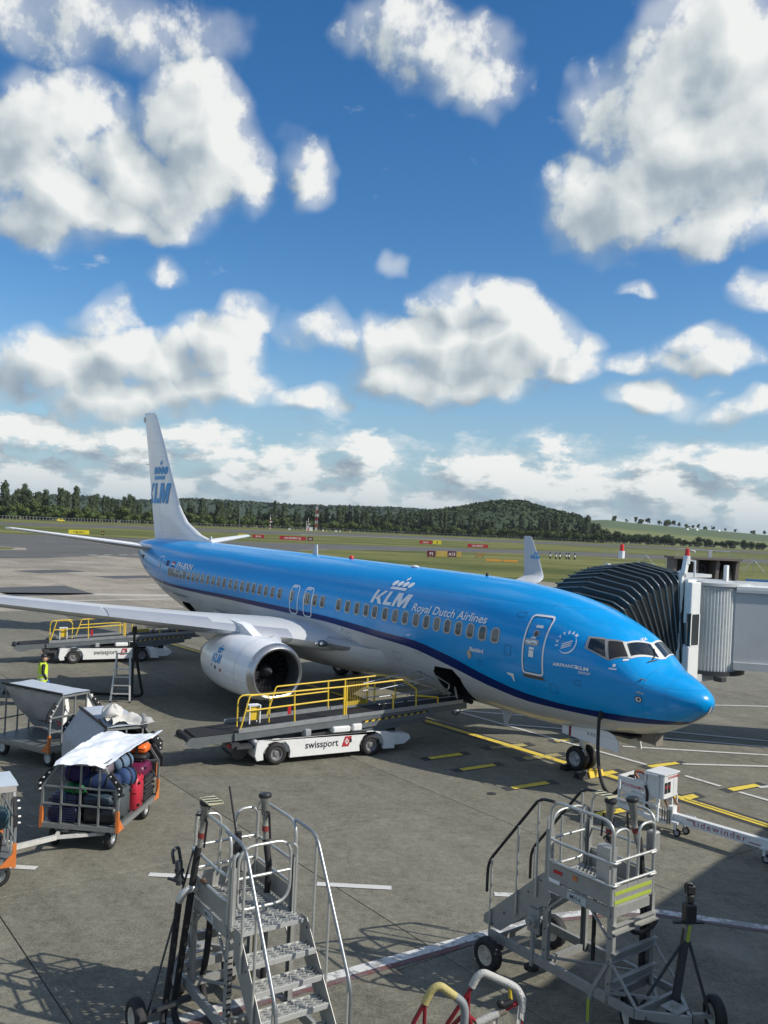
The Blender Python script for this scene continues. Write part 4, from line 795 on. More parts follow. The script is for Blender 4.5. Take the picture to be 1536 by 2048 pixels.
q = MB(); N_ = 40; q.add([hull(s_, R(-150 + 300 * k / N_), .004) for k in range(N_ + 1) for s_ in (1.02, 1.027)], [(2 * k, 2 * k + 1, 2 * k + 3, 2 * k + 2) for k in range(N_)]); q.build('radome_joint', mat('joint line', (.0, .20, .48), .5), air, solid=False)
for s_, th_, m_ in ((6.9, 28, 0), (5.9, 150, 0),): pass
for s_, z_, w_, h_ in ((5.45, 3.25, .22, .30), (6.55, 2.72, .16, .16), (9.4, 2.66, .30, .2), (13.2, 2.62, .26, .2), (3.95, 2.42, .24, .24), (3.2, 2.72, .2, .14), (5.3, 4.25, .3, .14), (20.6, 2.55, .3, .2), (25.2, 2.5, .3, .2), (10.6, 2.3, .4, .25)): patch('access_panel', None, mat('panel gap', (.03, .06, .10), .6), .004, air, raw=[ring2d(rrect(s_ - w_ / 2, z_ - h_ / 2, s_ + w_ / 2, z_ + h_ / 2, .03), .010)], step=.2)
# aerials, beacon and drains on the roof and belly
b = MB(); b.prism([(0, 0), (.38, 0), (.16, .42), (.04, .42)], (18.2, -.02, Z0 + 1.76), (1, 0, 0), (0, 0, 1), -.04); b.build('blade_aerial', GREY, air)
b = MB(); b.prism([(0, 0), (.3, 0), (.16, .32), (.06, .32)], (27.8, -.02, Z0 + 1.75), (1, 0, 0), (0, 0, 1), -.04); b.build('blade_aerial', GREY, air)
b = MB(); b.sphere((15.8, 0, Z0 + 1.80), .1, 10, 6); b.build('beacon', mat('beacon red', (.6, .02, .02), .2), air, True)
b = MB(); b.sphere((11.6, .25, Z0 + 1.77), .16, 10, 6, (1.2, .6, .35)); b.build('roof_fairing', AWHT, air, True); b = MB(); b.sphere((8.2, .1, Z0 + 1.74), .05, 8, 5, (1, 1, 2)); b.build('roof_probe', BLK, air, True)
b = MB(); b.prism([(0, 0), (.42, 0), (.30, -.42), (.20, -.42)], (6.6, .30, Z0 - 2.20), (1, 0, 0), (0, 0, 1), -.04); b.build('belly_aerial', GREY, air)
b = MB(); b.sphere((13.6, 1.86, 2.78), .05, 8, 6); b.build('wing_light', mat('lamp glass', (.8, .85, .85), .1), air)
# ---- wing-body fairing and wings
def naca(t, n=12, cam=.0):
    X = [(1 - math.cos(math.pi * i / n)) / 2 for i in range(n + 1)]; f = lambda x: 5 * t * (.2969 * math.sqrt(x) - .126 * x - .3516 * x * x + .2843 * x ** 3 - .1036 * x ** 4); return [(x, f(x) * 1.0 + cam * math.sin(math.pi * x)) for x in X[::-1]] + [(x, -f(x) + cam * math.sin(math.pi * x)) for x in X[1:]]
def wing(side):
    sec = [(1.2, 12.9, 7.6, 2.05, .135), (1.9, 13.45, 7.1, 2.22, .13), (3.4, 14.25, 6.1, 2.42, .125), (5.6, 15.4, 4.95, 2.66, .115), (8.5, 16.9, 4.0, 2.95, .11), (12, 18.75, 2.95, 3.30, .105), (16.2, 20.95, 1.75, 3.74, .10), (17.0, 21.45, 1.6, 3.86, .10), (17.35, 21.75, 1.5, 4.0, .09), (17.55, 22.05, 1.4, 4.3, .085), (17.7, 22.5, 1.15, 5.0, .08), (17.92, 23.3, .62, 6.1, .07), (17.95, 23.5, .4, 6.16, .06)]
    P = naca(1.0, 12, .15); b = MB(); k = len(P)
    for i, (y, le, c, z, t) in enumerate(sec):
        up = 0 if i < 7 else min(1, (i - 6) / 3.2)   # the last sections stand up as the winglet
        for (x, h) in P: b.v.append((le + x * c, side * (y - h * t * c * up), z + h * t * c * (1 - up)))
    m = lambda i, j: 1 if ((P[j][0] + P[(j + 1) % k][0]) / 2 < .07 and 2 <= i < 6) else 0
    for i in range(len(sec) - 1):
        for j in range(k - 1): b.f.append((i * k + j, i * k + j + 1, (i + 1) * k + j + 1, (i + 1) * k + j)); b.m.append(m(i, j))
        b.f.append((i * k + k - 1, i * k, (i + 1) * k, (i + 1) * k + k - 1)); b.m.append(0)
    b.f.append(tuple(range((len(sec) - 1) * k, len(sec) * k))); b.m.append(0)
    w = b.build('wing', [mat('wing grey', (.50, .52, .53), .36, 0, .05, .8), SLAT], air, True, 40)
    # slat segments along the leading edge, slightly proud
    for (y0, y1) in ((5.75, 8.9), (9.0, 12.2), (12.3, 15.4)):
        q = MB(); A = []
        for y in [y0] + [v[0] for v in sec if y0 < v[0] < y1] + [y1]:
            le, c, z, th = [float(np.interp(y, [v[0] for v in sec], [v[j] for v in sec])) for j in (1, 2, 3, 4)]
            up = [p for p in P[:k // 2 + 1] if p[0] < .16]; lo = [p for p in P[k // 2 + 1:] if p[0] < .10]; pts = []
            for i, (x, h) in enumerate(up + lo): f = min(1, x / .03); pts.append((le + x * c - .04 * (1 - f) - .006, side * y, z + h * th * c + (.035 if i < len(up) else -.035) * f))
            x, h = lo[-1]; pts.append((le + x * c, side * y, z + h * th * c + .04)); x, h = up[0]; pts.append((le + x * c, side * y, z + h * th * c - .04)); A.append(pts)
        n_ = len(A[0]); q.add([p for r_ in A for p in r_], [(m_ * n_ + i, m_ * n_ + (i + 1) % n_, (m_ + 1) * n_ + (i + 1) % n_, (m_ + 1) * n_ + i) for m_ in range(len(A) - 1) for i in range(n_)] + [tuple(range(n_)), tuple(range(len(A) * n_ - 1, (len(A) - 1) * n_ - 1, -1))]); q.build('slat', SLAT, w, True, 40)
    for (y, l, r) in ((6.3, 3.6, .30), (9.0, 2.9, .26), (12.6, 2.3, .2)):
        f = MB(); c = float(np.interp(y, [5.6, 8.5, 12, 16.2], [4.95, 4.0, 2.95, 1.75])); le = 13.45 + (y - 1.9) * .5255; z = 2.30 + (y - 1.9) * .1005 - .24
        f.lathe([(0, .01), (.25 * l, r * .6), (.5 * l, r), (.75 * l, r * .85), (.95 * l, r * .3), (l, .01)], (le + c * .42, side * y, z), (1, 0, -.02), 12); f.build('flap_fairing', AWHT, w, True)
    # winglet mark
    for vs, fs in ((L), (K)):
        v2, f2 = refine([(x * .21, y * .20) for x, y in vs], fs, .2); q = MB()
        q.add([((23.05 - x) if side < 0 else (22.35 + x), side * (17.55 + (4.9 + y - 4.3) * .2056 - .085), 4.9 + y) for x, y in v2], f2); q.build('winglet_mark', DBLU, w, solid=False)
    return w
WR = wing(1); WL = wing(-1)
b = MB()
def fair(u, v):
    s_ = 11.2 + 13.0 * u; k = max(0, math.sin(math.pi * min(1, max(0, u)))) ** .55; a = -1.9 + 3.8 * v; cr, kl, hw, zm = prof(s_); w_ = 1.55 + .62 * k; return (s_, w_ * math.sin(a * .82 + 0), Z0 - .75 - (1.25 + .42 * k) * math.cos(a * .72) + (.0))
b.grid(fair, 26, 18); b.build('belly_fairing', GREY, air, True, 60, solid=False)
# inboard glove with the landing light
b = MB(); gl = [(11.9, 1.62, 2.28, .16), (12.5, 1.9, 2.24, .30), (13.1, 2.15, 2.25, .36), (13.8, 2.55, 2.30, .36), (14.3, 3.2, 2.38, .34), (15.3, 5.2, 2.60, .28)]
for s_, y, z, r in gl:
    for k in range(10): a = 2 * math.pi * k / 10; b.v.append((s_ + .45 - r * 1.6 * math.cos(a) * .9, y - .25 + r * .3 * math.cos(a), z + r * .62 * math.sin(a)))
for i in range(len(gl) - 1):
    for k in range(10): b.f.append((i * 10 + k, i * 10 + (k + 1) % 10, i * 10 + 10 + (k + 1) % 10, i * 10 + 10 + k)); b.m.append(0)
b.f += [tuple(range(10)), tuple(range(59, 49, -1))]; b.m += [0, 0]; b.build('wing_root_glove', mat('glove grey', (.40, .42, .43), .3, .4, .08, 2), WR, True, 50)
b = MB(); b.sphere((13.62, 2.60, 2.30), .26, 14, 8, (1.0, .75, .45)); b.build('landing_light', glass_mat('lamp lens', (.05, .055, .06), .05), WR, True)
b = MB()
for dx in (-.07, .09): b.sphere((13.50 + dx, 2.78 + dx * .6, 2.32), .07, 10, 6)
b.build('lamp', mat('lamp reflector', (.8, .82, .82), .15, .8), WR, True)
# ---- tail
def fin():
    b = MB(); H = [(4.75, 29.0, 34.85), (5.2, 27.6, 34.95), (5.45, 29.0, 35.02), (5.7, 29.75, 35.1), (6.02, 30.66, 35.22), (6.5, 31.35, 35.4), (6.91, 31.82, 35.5), (8.52, 33.0, 36.05), (10.2, 34.2, 36.6), (11.9, 35.52, 37.22), (12.08, 35.8, 37.3), (12.12, 36.1, 37.25)]
    H[0] = (4.9, 27.0, 34.8); P = naca(.09, 10); k = len(P)
    for i, (z, le, te) in enumerate(H):
        for x, h in P: c = te - le; b.v.append((le + x * c, h * min(c, 4.6) * (1 if i < len(H) - 1 else .3) * (.9), z))
    for i in range(len(H) - 1):
        for j in range(k - 1): b.f.append((i * k + j, i * k + j + 1, (i + 1) * k + j + 1, (i + 1) * k + j)); b.m.append(1 if P[j][0] < .03 and i > 5 else 0)
    b.f.append(tuple(range((len(H) - 1) * k, len(H) * k))); b.m.append(0); f = b.build('tail_fin', [AWHT, SLAT], air, True, 40)
    def fy(s_, z): le = np.interp(z, [h[0] for h in H[1:]], [h[1] for h in H[1:]]); te = np.interp(z, [h[0] for h in H[1:]], [h[2] for h in H[1:]]); x = min(1, max(0, (s_ - le) / (te - le))); return 5 * .09 * (.2969 * math.sqrt(x) - .126 * x - .3516 * x * x + .2843 * x ** 3 - .1036 * x ** 4) * min(te - le, 4.6) * .9 + .02
    for nm, (vs, fs) in (('fin_logo', L), ('fin_crown', K)):
        v2, f2 = refine([(36.35 - x * 1.02, 6.95 + y * 1.12) for x, y in vs], fs, .5); te = lambda z: float(np.interp(z, [h[0] for h in H[1:]], [h[2] for h in H[1:]]))
        q = MB(); q.add([(min(x, te(z) - .01), fy(x, z) + .012, z) for x, z in v2], f2); q.build(nm, DBLU, f, solid=False)
    q = MB(); q.add([(te_, fy(te_, z) + .008, z) for z in np.arange(5.3, 11.6, .3) for te_ in (np.interp(z, [h[0] for h in H[1:]], [h[2] for h in H[1:]]) - .28 * (np.interp(z, [4.9, 12], [5.2, 1.7])), np.interp(z, [h[0] for h in H[1:]], [h[2] for h in H[1:]]) - .28 * (np.interp(z, [4.9, 12], [5.2, 1.7])) - .02)], [(2 * i, 2 * i + 1, 2 * i + 3, 2 * i + 2) for i in range(len(np.arange(5.3, 11.6, .3)) - 1)]); q.build('rudder_hinge_line', FRM, f, solid=False)
    q = MB(); q.box((37.2, 0, 11.75), (.3, .04, .3)); q.cyl((36.2, .05, 9.15), (36.55, .05, 9.15), .02, 6); q.build('static_wick', FRM, f)
fin()
for side in (1, -1):
    b = MB(); P = naca(.10, 10); k = len(P); sec = [(.3, 32.3, 36.3, 4.45), (.75, 32.7, 36.45, 4.52), (7.0, 36.75, 38.15, 5.22), (7.17, 37.1, 38.15, 5.24)]
    for y, le, te, z in sec:
        for x, h in P: b.v.append((le + x * (te - le), side * y, z + h * (te - le)))
    for i in range(3):
        for j in range(k - 1): b.f.append((i * k + j, i * k + j + 1, (i + 1) * k + j + 1, (i + 1) * k + j)); b.m.append(1 if P[j][0] < .06 and i == 1 else 0)
    b.f.append(tuple(range(3 * k, 4 * k))); b.m.append(0); b.build('tailplane', [AWHT, SLAT], air, True, 40)
b = MB(); b.lathe([(0, .30), (.35, .24), (.36, .2), (.0, .18)], (36.4, 0, Z0 + .96), (1, 0, .05), 16); b.build('exhaust_outlet', FRM, air, True)
b = MB(); b.box((33.6, .98, 4.05), (.35, .3, .2)); b.build('rear_vent', BLK, air)
# ---- engines
def engine(side):
    e = MB(); y = side * 4.83; o = (12.78, y, 1.50); N = 40
    prof_o = [(.0, .80), (-.03, .86), (.02, .93), (.10, .97), (.20, 1.0)]; prof_n = [(.20, 1.0), (.42, 1.03), (1.0, 1.07), (1.9, 1.09), (2.6, 1.06), (3.3, .97), (3.8, .87), (3.82, .80)]
    def lathe(pr, nm, m, parent, flat=True):
        b = MB(); x0, y0, z0 = o
        for a, r in pr:
            for j in range(N):
                t = 2 * math.pi * j / N; c, s_ = math.cos(t), math.sin(t); z = r * s_
                if flat and s_ < -.72: z = r * (-.72 + (s_ + .72) * .55)
                b.v.append((x0 + a, y0 + r * c * (1.03 if flat else 1), z0 + z + (.03 * a if 0 else 0)))
        for i in range(len(pr) - 1):
            for j in range(N): b.f.append((i * N + j, i * N + (j + 1) % N, (i + 1) * N + (j + 1) % N, (i + 1) * N + j)); b.m.append(0)
        return b.build(nm, m, parent, True, 50, solid=False)
    n = lathe(prof_n, 'engine_nacelle', AWHT, air); lathe(prof_o, 'inlet_lip', mat('inlet lip metal', (.50, .50, .50), .30, .9, .06, 3), n); lathe([(.0, .80), (.06, .775), (.3, .765), (.62, .775)], 'inlet_barrel', mat('inlet barrel', (.09, .092, .095), .4, .3, .05, 3), n); lathe([(.62, .775), (1.1, .78), (1.15, .02)], 'fan_duct', BLK, n, False)
    f = MB()
    for k in range(24):
        a = 2 * math.pi * k / 24; ur = Vector((0, math.cos(a), math.sin(a))); ut = Vector((0, -math.sin(a), math.cos(a))); c = Vector(o)
        q = []
        for r, w, tw in ((.22, .07, .3), (.5, .10, .7), (.76, .12, 1.05)):
            dv = Vector((math.cos(tw), 0, 0)) * w + ut * math.sin(tw) * w; q += [c + Vector((.80, 0, 0)) + ur * r - dv, c + Vector((.80, 0, 0)) + ur * r + dv]
        f.add(q, [(0, 1, 3, 2), (2, 3, 5, 4)])
    f.build('fan', mat('fan blade', (.07, .07, .075), .35, .6, .1, 3), n, solid=False)
    s_ = MB(); s_.lathe([(0, .005), (.12, .09), (.3, .18), (.5, .235), (.55, .235)], (o[0] + .36, y, o[2]), (1, 0, 0), 18); s_.build('spinner', DKG, n, True)
    c_ = MB(); c_.lathe([(0, .62), (.6, .60), (1.1, .50), (1.3, .44), (1.3, .40), (.9, .38)], (16.3, y, 1.50), (1, 0, 0), 22); c_.lathe([(0, .34), (.8, .2), (1.15, .01)], (17.3, y, 1.50), (1, 0, 0), 16); c_.build('core_nozzle', mat('hot metal', (.22, .19, .16), .4, .8, .15, 4), n, True)
    p = MB(); pts = [(13.9, 2.45), (15.0, 2.86), (16.2, 2.95), (19.0, 2.55), (18.6, 2.05), (16.6, 1.95), (14.2, 2.42)]; p.prism(pts, (0, y + .17, 0), (1, 0, 0), (0, 0, 1), .34); p.build('pylon', AWHT, n, True, 30)
    ch = MB(); ch.add([(13.75, y - side * .78, 2.14), (14.9, y - side * .66, 2.36), (14.8, y - side * .95, 2.62), (14.3, y - side * .92, 2.45), (14.3, y - side * .95, 2.47), (14.8, y - side * .98, 2.64)], [(0, 1, 2, 3), (0, 1, 5, 4)]); ch.build('strake', AWHT, n, solid=False)
    if side > 0:
        for nm, (vs, fs) in (('nacelle_logo', L), ('nacelle_crown', K)):
            v2, f2 = refine([(15.32 - x * .195, y_ * .30) for x, y_ in vs], fs, .12)
            def nm_pt(s_, h):
                r = np.interp(s_ - o[0], [p[0] for p in prof_n], [p[1] for p in prof_n]) + .008; a = R(6) + h / r; return (s_, y + r * math.cos(a) * 1.03, o[2] + r * math.sin(a))
            q = MB(); q.add([nm_pt(a, h) for a, h in v2], f2); q.build(nm, DBLU, n, solid=False)
        for (x, h, c) in ((15.02, -.16, NAV), (14.62, -.20, mat('placard red', (.4, .1, .08), .5)), (15.3, -.12, mat('placard grey', (.45, .45, .45), .5))): q = MB(); q.add([nm_pt(x + a, h + b_) for a, b_ in ((-.06, -.05), (.06, -.05), (.06, .05), (-.06, .05))], [(0, 1, 2, 3)]); q.build('placard', c, n, solid=False)
        q = MB(); k = 28
        for xx in (13.72, 15.0): q.add([(xx + dx, y + (np.interp(xx - o[0], [p[0] for p in prof_n], [p[1] for p in prof_n]) + .004) * math.cos(R(-60 + 190 * i / k)) * 1.03, o[2] + (np.interp(xx - o[0], [p[0] for p in prof_n], [p[1] for p in prof_n]) + .004) * max(-.8, math.sin(R(-60 + 190 * i / k)))) for i in range(k + 1) for dx in (0, .008)], [(2 * i, 2 * i + 1, 2 * i + 3, 2 * i + 2) for i in range(k)])
        q.build('cowl_joint', FRM, n, solid=False)
engine(1); engine(-1)
# ---- landing gear
def nose_gear():
    t = MB(); t.cyl((4.18, 0, .35), (4.05, 0, 1.9), .085, 12); t.cyl((4.15, 0, .75), (4.08, 0, 1.6), .12, 12); t.cyl((4.18, -.24, .34), (4.18, .24, .34), .05, 8); t.bar((4.12, 0, 1.1), (3.2, 0, 1.7), .07); g = t.build('nose_gear_leg', WHT, air, True)
    for s in (1, -1): wheel(g, (4.18, .2 * s, .35), (0, s, 0), .345, .2, mat('nose wheel rim', (.42, .43, .43), .4, .4))
    b = MB(); b.cyl((4.3, -.14, .78), (4.3, .3, .80), .055, 10); b.cyl((4.0, .16, .62), (3.92, .18, .46), .07, 10); b.build('taxi_lamp', GALV, g)
    for s in (1, -1):
        d = MB(); d.prism([(2.55, .92), (4.05, 1.0), (4.50, 1.02), (4.50, 1.36), (2.95, 1.40), (2.72, 1.34), (2.6, 1.2)], (0, .47 * s + .015, 0), (1, 0, 0), (0, 0, 1), .03); q = d.build('nose_gear_door', AWHT, air)
        r = MB(); yy = .47 * s + s * .018; r.prism([(4.18, 1.0), (4.26, 1.0), (4.26, 1.38), (4.18, 1.38)], (0, yy, 0), (1, 0, 0), (0, 0, 1), .004); r.build('red_band', mat('dark red band', (.22, .01, .03), .5), q)
        if s > 0: r = MB(); vs, fs = text_tris('A 313', .12, .004); r.add(*flat(vs, fs, (3.62, yy + .004, 1.16), (-1, 0, 0), (0, 0, 1))); r.build('door_number', NAV, q, solid=False)
    d = MB(); d.prism([(1.75, 1.22), (2.45, 1.22), (2.45, 1.55), (1.75, 1.50)], (0, -.10, 0), (1, 0, 0), (0, 0, 1), .03); d.box((1.76, -.1, 1.37), (.03, .3, .28)); d.build('nose_gear_door', mat('door lining', (.22, .20, .17), .6), air)
    b = MB(); b.box((3.3, 0, 1.36), (2.0, .8, .06)); b.build('wheel_bay', BLK, air)
nose_gear()
for s in (1, -1):
    t = MB(); t.cyl((19.62, 2.86 * s, .40), (19.5, 2.55 * s, 2.2), .12, 12); t.cyl((19.62, 2.86 * s, .9), (19.5, 2.6 * s, 2.0), .16, 12); t.bar((19.6, 2.8 * s, 1.2), (19.5, 1.0 * s, 1.7), .1); t.cyl((19.62, 2.38 * s, .42), (19.62, 3.34 * s, .42), .07, 8); g = t.build('main_gear_leg', WHT, air, True)
    for w_ in (2.44, 3.28): wheel(g, (19.62, w_ * s, .40), (0, s * (1 if w_ > 3 else -1), 0), .56, .38)
    d = MB(); d.prism([(19.0, .75), (20.2, .75), (20.3, 2.0), (18.9, 2.0)], (0, 3.52 * s, 0), (1, 0, 0), (0, 0, 1), .03); d.build('main_gear_door', AWHT, g)

# ================================================================== ground handling equipment
def belt_loader(loc, deg, label):
    T = thing('belt_loader', label, 'belt loader', (loc[0], loc[1], 0), R(deg), 'belt loaders at the aircraft'); zc = lambda x: .80 + .055 * (x + 2.3)
    def arc_pts(cx, a0, a1, r=.40, n=9): return [(cx + r * math.cos(R(a0 + (a1 - a0) * i / n)), .30 + r * math.sin(R(a0 + (a1 - a0) * i / n))) for i in range(n + 1)]
    body = [(-.56, .16), (-.62, .30), (-.58, .64), (-.50, .68), (3.40, .66), (3.62, .56), (3.66, .16)] + arc_pts(2.9, -18, 198) + arc_pts(0, -18, 198)
    b = MB(); b.prism(body, (0, -.78, 0), (1, 0, 0), (0, 0, 1), .12); b.prism(body, (0, .90, 0), (1, 0, 0), (0, 0, 1), .12); b.box((1.45, 0, .42), (4.0, 1.56, .22)); b.cbox((-.52, 0, .42), (.14, 1.56, .46), .04)
    b.prism([(3.64, .20), (4.1, .22), (4.3, .36), (4.24, .48), (3.64, .55)], (0, .72, 0), (1, 0, 0), (0, 0, 1), 1.44); ch = b.build('chassis', WHT, T, True, 25)
    q = MB(); q.cyl((4.28, -.3, .40), (4.28, -.3, .46), .03, 8); q.box((3.9, -.2, .58), (.22, .2, .16)); q.box((1.5, -.905, .53), (.02, .012, .02)); q.build('coupling', BLK, ch)
    for (x, s) in ((0, -1), (0, 1), (2.9, -1), (2.9, 1)): wheel(T, (x, s * .80, .30), (0, s, 0), .30, .22, mat('grey wheel rim', (.22, .22, .22), .5, .3))
    vs, fs = text_tris('swissport', .30, .012); k = 1.02 / max(v[0] for v in vs)
    for s in (-1, 1):
        q = MB(); x0 = .82 if s < 0 else 2.1; q.add(*flat([(v[0] * k, v[1] * k * 1.05) for v in vs], fs, (x0, s * .905, .38), (-s, 0, .0), (0, 0, 1))); q.build('lettering', NAV, ch, solid=False)
        q = MB(); x1 = x0 - s * 1.12; q.add([(x1, s * .906, .34), (x1 - s * .22, s * .906, .34), (x1 - s * .32, s * .906, .62), (x1 - s * .10, s * .906, .62)], [(0, 1, 2, 3)]); lg = q.build('red_emblem', mat('emblem red', (.42, .03, .04), .5), ch, solid=False)
        q = MB(); c = (x1 - s * .16, s * .909, .48); pts = [(-.0, -.09), (.07, 0), (0, .09), (-.07, 0)]; v2, f2 = ring2d(pts, .014); q.add(*flat(v2, f2, c, (-s, 0, 0), (0, 0, 1))); q.add(*flat([(-.01, -.05), (.01, -.05), (.01, .05), (-.01, .05)], [(0, 1, 2, 3)], c, (-s, 0, 0), (0, 0, 1))); q.build('emblem_lines', DECAL, lg, solid=False)
    q = MB(); q.box((2.22, -.907, .5), (.06, .012, .1)); q.build('filler_cap', NAV, ch); q = MB(); q.add(*flat(*text_tris('TLD', .13, .006), (-.35, -.86, .685), (1, 0, 0), (0, 1, 0))); q.build('lettering', NAV, ch, solid=False)
    # conveyor bed
    u = Vector((1, 0, .055)).normalized(); b = MB()
    for y in (-.56, .56): b.bar((-1.1, y, zc(-1.1) - .10), (6.35, y, zc(6.35) - .10), .07, .20); b.bar((2.5, y * 1.06, zc(2.5) - .27), (5.2, y * 1.06, zc(5.2) - .20), .05, .14)
    for k in range(9): b.bar((-.8 + .85 * k, -.56, zc(-.8 + .85 * k) - .14), (-.8 + .85 * k, .56, zc(-.8 + .85 * k) - .14), .06)
    for y in (-.5, .5): b.prism([(-2.42, zc(-2.4) - .14), (-2.30, zc(-2.3) + .0), (-1.05, zc(-1.05) - .02), (-1.0, zc(-1) - .22), (-1.75, zc(-1.7) - .22), (-2.05, .52), (-2.25, .56)], (0, y + (.03 if y > 0 else .03), 0), (1, 0, 0), (0, 0, 1), .06)
    b.bar((2.4, -.5, zc(2.4) - .45), (4.9, -.5, zc(4.9) - .32), .12, .18); b.bar((2.4, .5, zc(2.4) - .45), (4.9, .5, zc(4.9) - .32), .12, .18)
    cf = b.build('conveyor_frame', mat('conveyor grey steel', (.16, .18, .19), .45, .4, .15, 4, dirt=.2), T, True, 30)
    b = MB(); b.box((2.2, 0, zc(2.2) + .0), (8.7, .98, .045), rot=Matrix.Rotation(-math.atan(.055), 3, 'Y')); b.cyl((-2.30, -.49, zc(-2.3) - .05), (-2.30, .49, zc(-2.3) - .05), .085, 14); b.cyl((6.6, -.49, zc(6.6) - .05), (6.6, .49, zc(6.6) - .05), .075, 14); b.build('belt', mat('black conveyor belt', (.014, .014, .015), .8, 0, .2, 8), cf, True, 40)
    b = MB()
    for y in (-.59, .59): b.bar((-1.0, y, zc(-1) + .05), (2.25, y, zc(2.25) + .05), .05, .12); b.bar((2.28, y, zc(2.28) + .04), (6.2, y, zc(6.2) + .04), .045, .10)
    b.build('side_rail', GALV, cf)
    b = MB(); b.bar((2.74, -.60, zc(2.74) - .18), (4.95, -.60, zc(4.95) - .13), .012, .09); hz = b.build('hazard_stripe', BLK, cf)
    q = MB()
    for k in range(10): x = 2.78 + .215 * k; q.add([(x, -.608, zc(x) - .215 + .004 * k), (x + .1, -.608, zc(x + .1) - .215 + .004 * k), (x + .16, -.608, zc(x + .16) - .14 + .004 * k), (x + .06, -.608, zc(x) - .14 + .004 * k)], [(0, 1, 2, 3)])
    q.build('hazard_bars', YEL, hz, solid=False)
    b = MB(); b.bar((.9, -.42, .62), (2.6, -.42, zc(2.6) - .4), .1); b.bar((.9, .42, .62), (2.6, .42, zc(2.6) - .4), .1); b.cyl((3.5, -.25, .6), (4.6, -.25, zc(4.6) - .4), .06, 8); b.cyl((3.5, .25, .6), (4.6, .25, zc(4.6) - .4), .06, 8); b.box((1.55, .2, .78), (.5, .9, .24)); b.build('lift_arm', DKG, T)
    b = MB(); b.cbox((2.05, -.50, .76), (.55, .36, .17), .03); b.cbox((2.55, -.50, .78), (.3, .34, .2), .03); b.build('seat_housing', WHT, T)
    b = MB(); b.cbox((1.0, -.55, .74), (.18, .3, .2), .02); b.build('control_pod', mat('pod grey', (.3, .31, .32), .5), T)
    b = MB(); b.box((-.85, -.2, .52), (.5, 1.2, .07)); b.box((-1.1, -.3, .56), (.22, .8, .12)); b.cyl((-.9, -.42, .3), (-.9, .42, .3), .2, 12); b.build('rear_bumper', DKG, T); q = MB(); q.box((-1.22, -.52, .53), (.05, .2, .09)); q.build('tail_light', RED, T)
    # handrails
    def rail(name, pts, r=.024, f=.06, m=YEL): q = MB(); q.tube(fillet(pts, f, 4), r, 8); return q.build(name, m, T, True, 60)
    rail('handrail', [(-.96, -.58, zc(-.96) + .05), (-.72, -.58, 1.85), (2.11, -.58, 1.95), (4.01, -.58, 2.06), (4.52, -.58, 1.76), (4.53, -.58, zc(4.5) + .0)]); rail('handrail', [(-.80, -.58, 1.44), (2.13, -.58, 1.62)]); rail('rail_post', [(.58, -.58, 1.86), (.62, -.58, zc(.6) + .05)])
    for dx in (0, .09): rail('rail_post', [(2.11 + dx, -.58, 1.96), (2.14 + dx * .6, -.58, zc(2.1) + .02)], .028)
    rail('handrail', [(-.95, -.3, zc(-.95) + .1), (-.95, -.3, 1.82), (-.02, -.3, 1.80), (-.03, -.3, zc(0) + .1)], .022, .22)
    rail('handrail', [(.25, .58, zc(.25) + .05), (.51, .58, 1.82), (2.15, .58, 1.90), (4.05, .58, 2.0), (4.45, .58, 1.74), (4.5, .58, zc(4.5) + .05)]); rail('handrail', [(.40, .58, 1.50), (2.16, .58, 1.60)])
    for x in (2.16, 2.72, 3.48): rail('rail_post', [(x, .58, 1.93), (x + .03, .58, zc(x) + .05)], .026)
    rail('handrail', [(4.55, -.58, 1.56), (5.29, -.58, 1.47), (5.30, -.58, zc(5.3) + .03)], .026, .02)
    for y in (-.58, .58):
        for x in (3.74,): rail('rail_post', [(x, y, 1.66 + (.08 if y > 0 else 0)), (x, y, zc(x) + .04)], .028)
    g = MB()
    for k in range(13): x = 2.75 + .058 * k; g.cyl((x, .57, zc(2.7) + .08), (x, .57, 1.86), .007, 5)
    g.bar((2.72, .57, zc(2.7) + .12), (3.48, .57, zc(3.4) + .12), .02, .12); g.build('mesh_guard', mat('guard yellow', (.45, .33, .04), .5, 0, .15, 5), T)
    for y in (-.5, .5):
        g = MB()
        for z0, z1, x1 in ((1.58, 1.70, 5.6), (1.80, 2.1, 5.25), (1.36, 1.46, 6.0)): g.tube(fillet([(3.3, y, z0), (x1, y, z1), (x1 + .15, y, z1 - .22)], .08), .016, 6)
        g.build('bag_rail', GALV, T, True, 60)
    g = MB(); g.tube(fillet([(5.25, -.5, 2.1), (5.75, -.5, 1.82), (5.72, -.5, 1.68), (5.6, -.5, 1.66)], .06), .022, 7); g.bar((5.93, -.52, 1.74), (6.02, -.52, 1.40), .05); g.bar((5.25, .5, 2.1), (5.8, .5, 1.8), .04); g.build('end_rail', GALV, T, True, 60)
    g = MB()
    for x in (3.4, 4.15): g.tube([(x, -.55, zc(x) + .1), (x + .08, -.55, zc(x) + .3), (x + .03, -.55, zc(x) + .33)], .02, 6); g.tube([(x + .1, -.55, zc(x) + .1), (x - .02, -.55, zc(x) + .3)], .02, 6)
    g.tube([(4.2, -.57, 1.62), (4.3, -.6, 1.5), (4.4, -.57, 1.72)], .012, 5); g.build('control_lever', BLK, T)
    c = MB(); c.cbox((-.35, .06, zc(-.35) + .32), (.26, .22, .36), .02); cb = c.build('control_box', YEL, T); q = MB()
    for sx in (-.15, .15):
        for sy in (-.12, .12): q.bar((-.35 + sx, .06 + sy, zc(-.35) + .05), (-.35 + sx, .06 + sy, zc(-.35) + .54), .03)
    q.box((-.35, .06, zc(-.35) + .545), (.34, .28, .02)); q.build('box_frame', PWHT, cb)
    q = MB(); q.box((.95, .58, zc(.95) + .16), (.1, .04, .26)); q.build('warning_flag', RED, T)
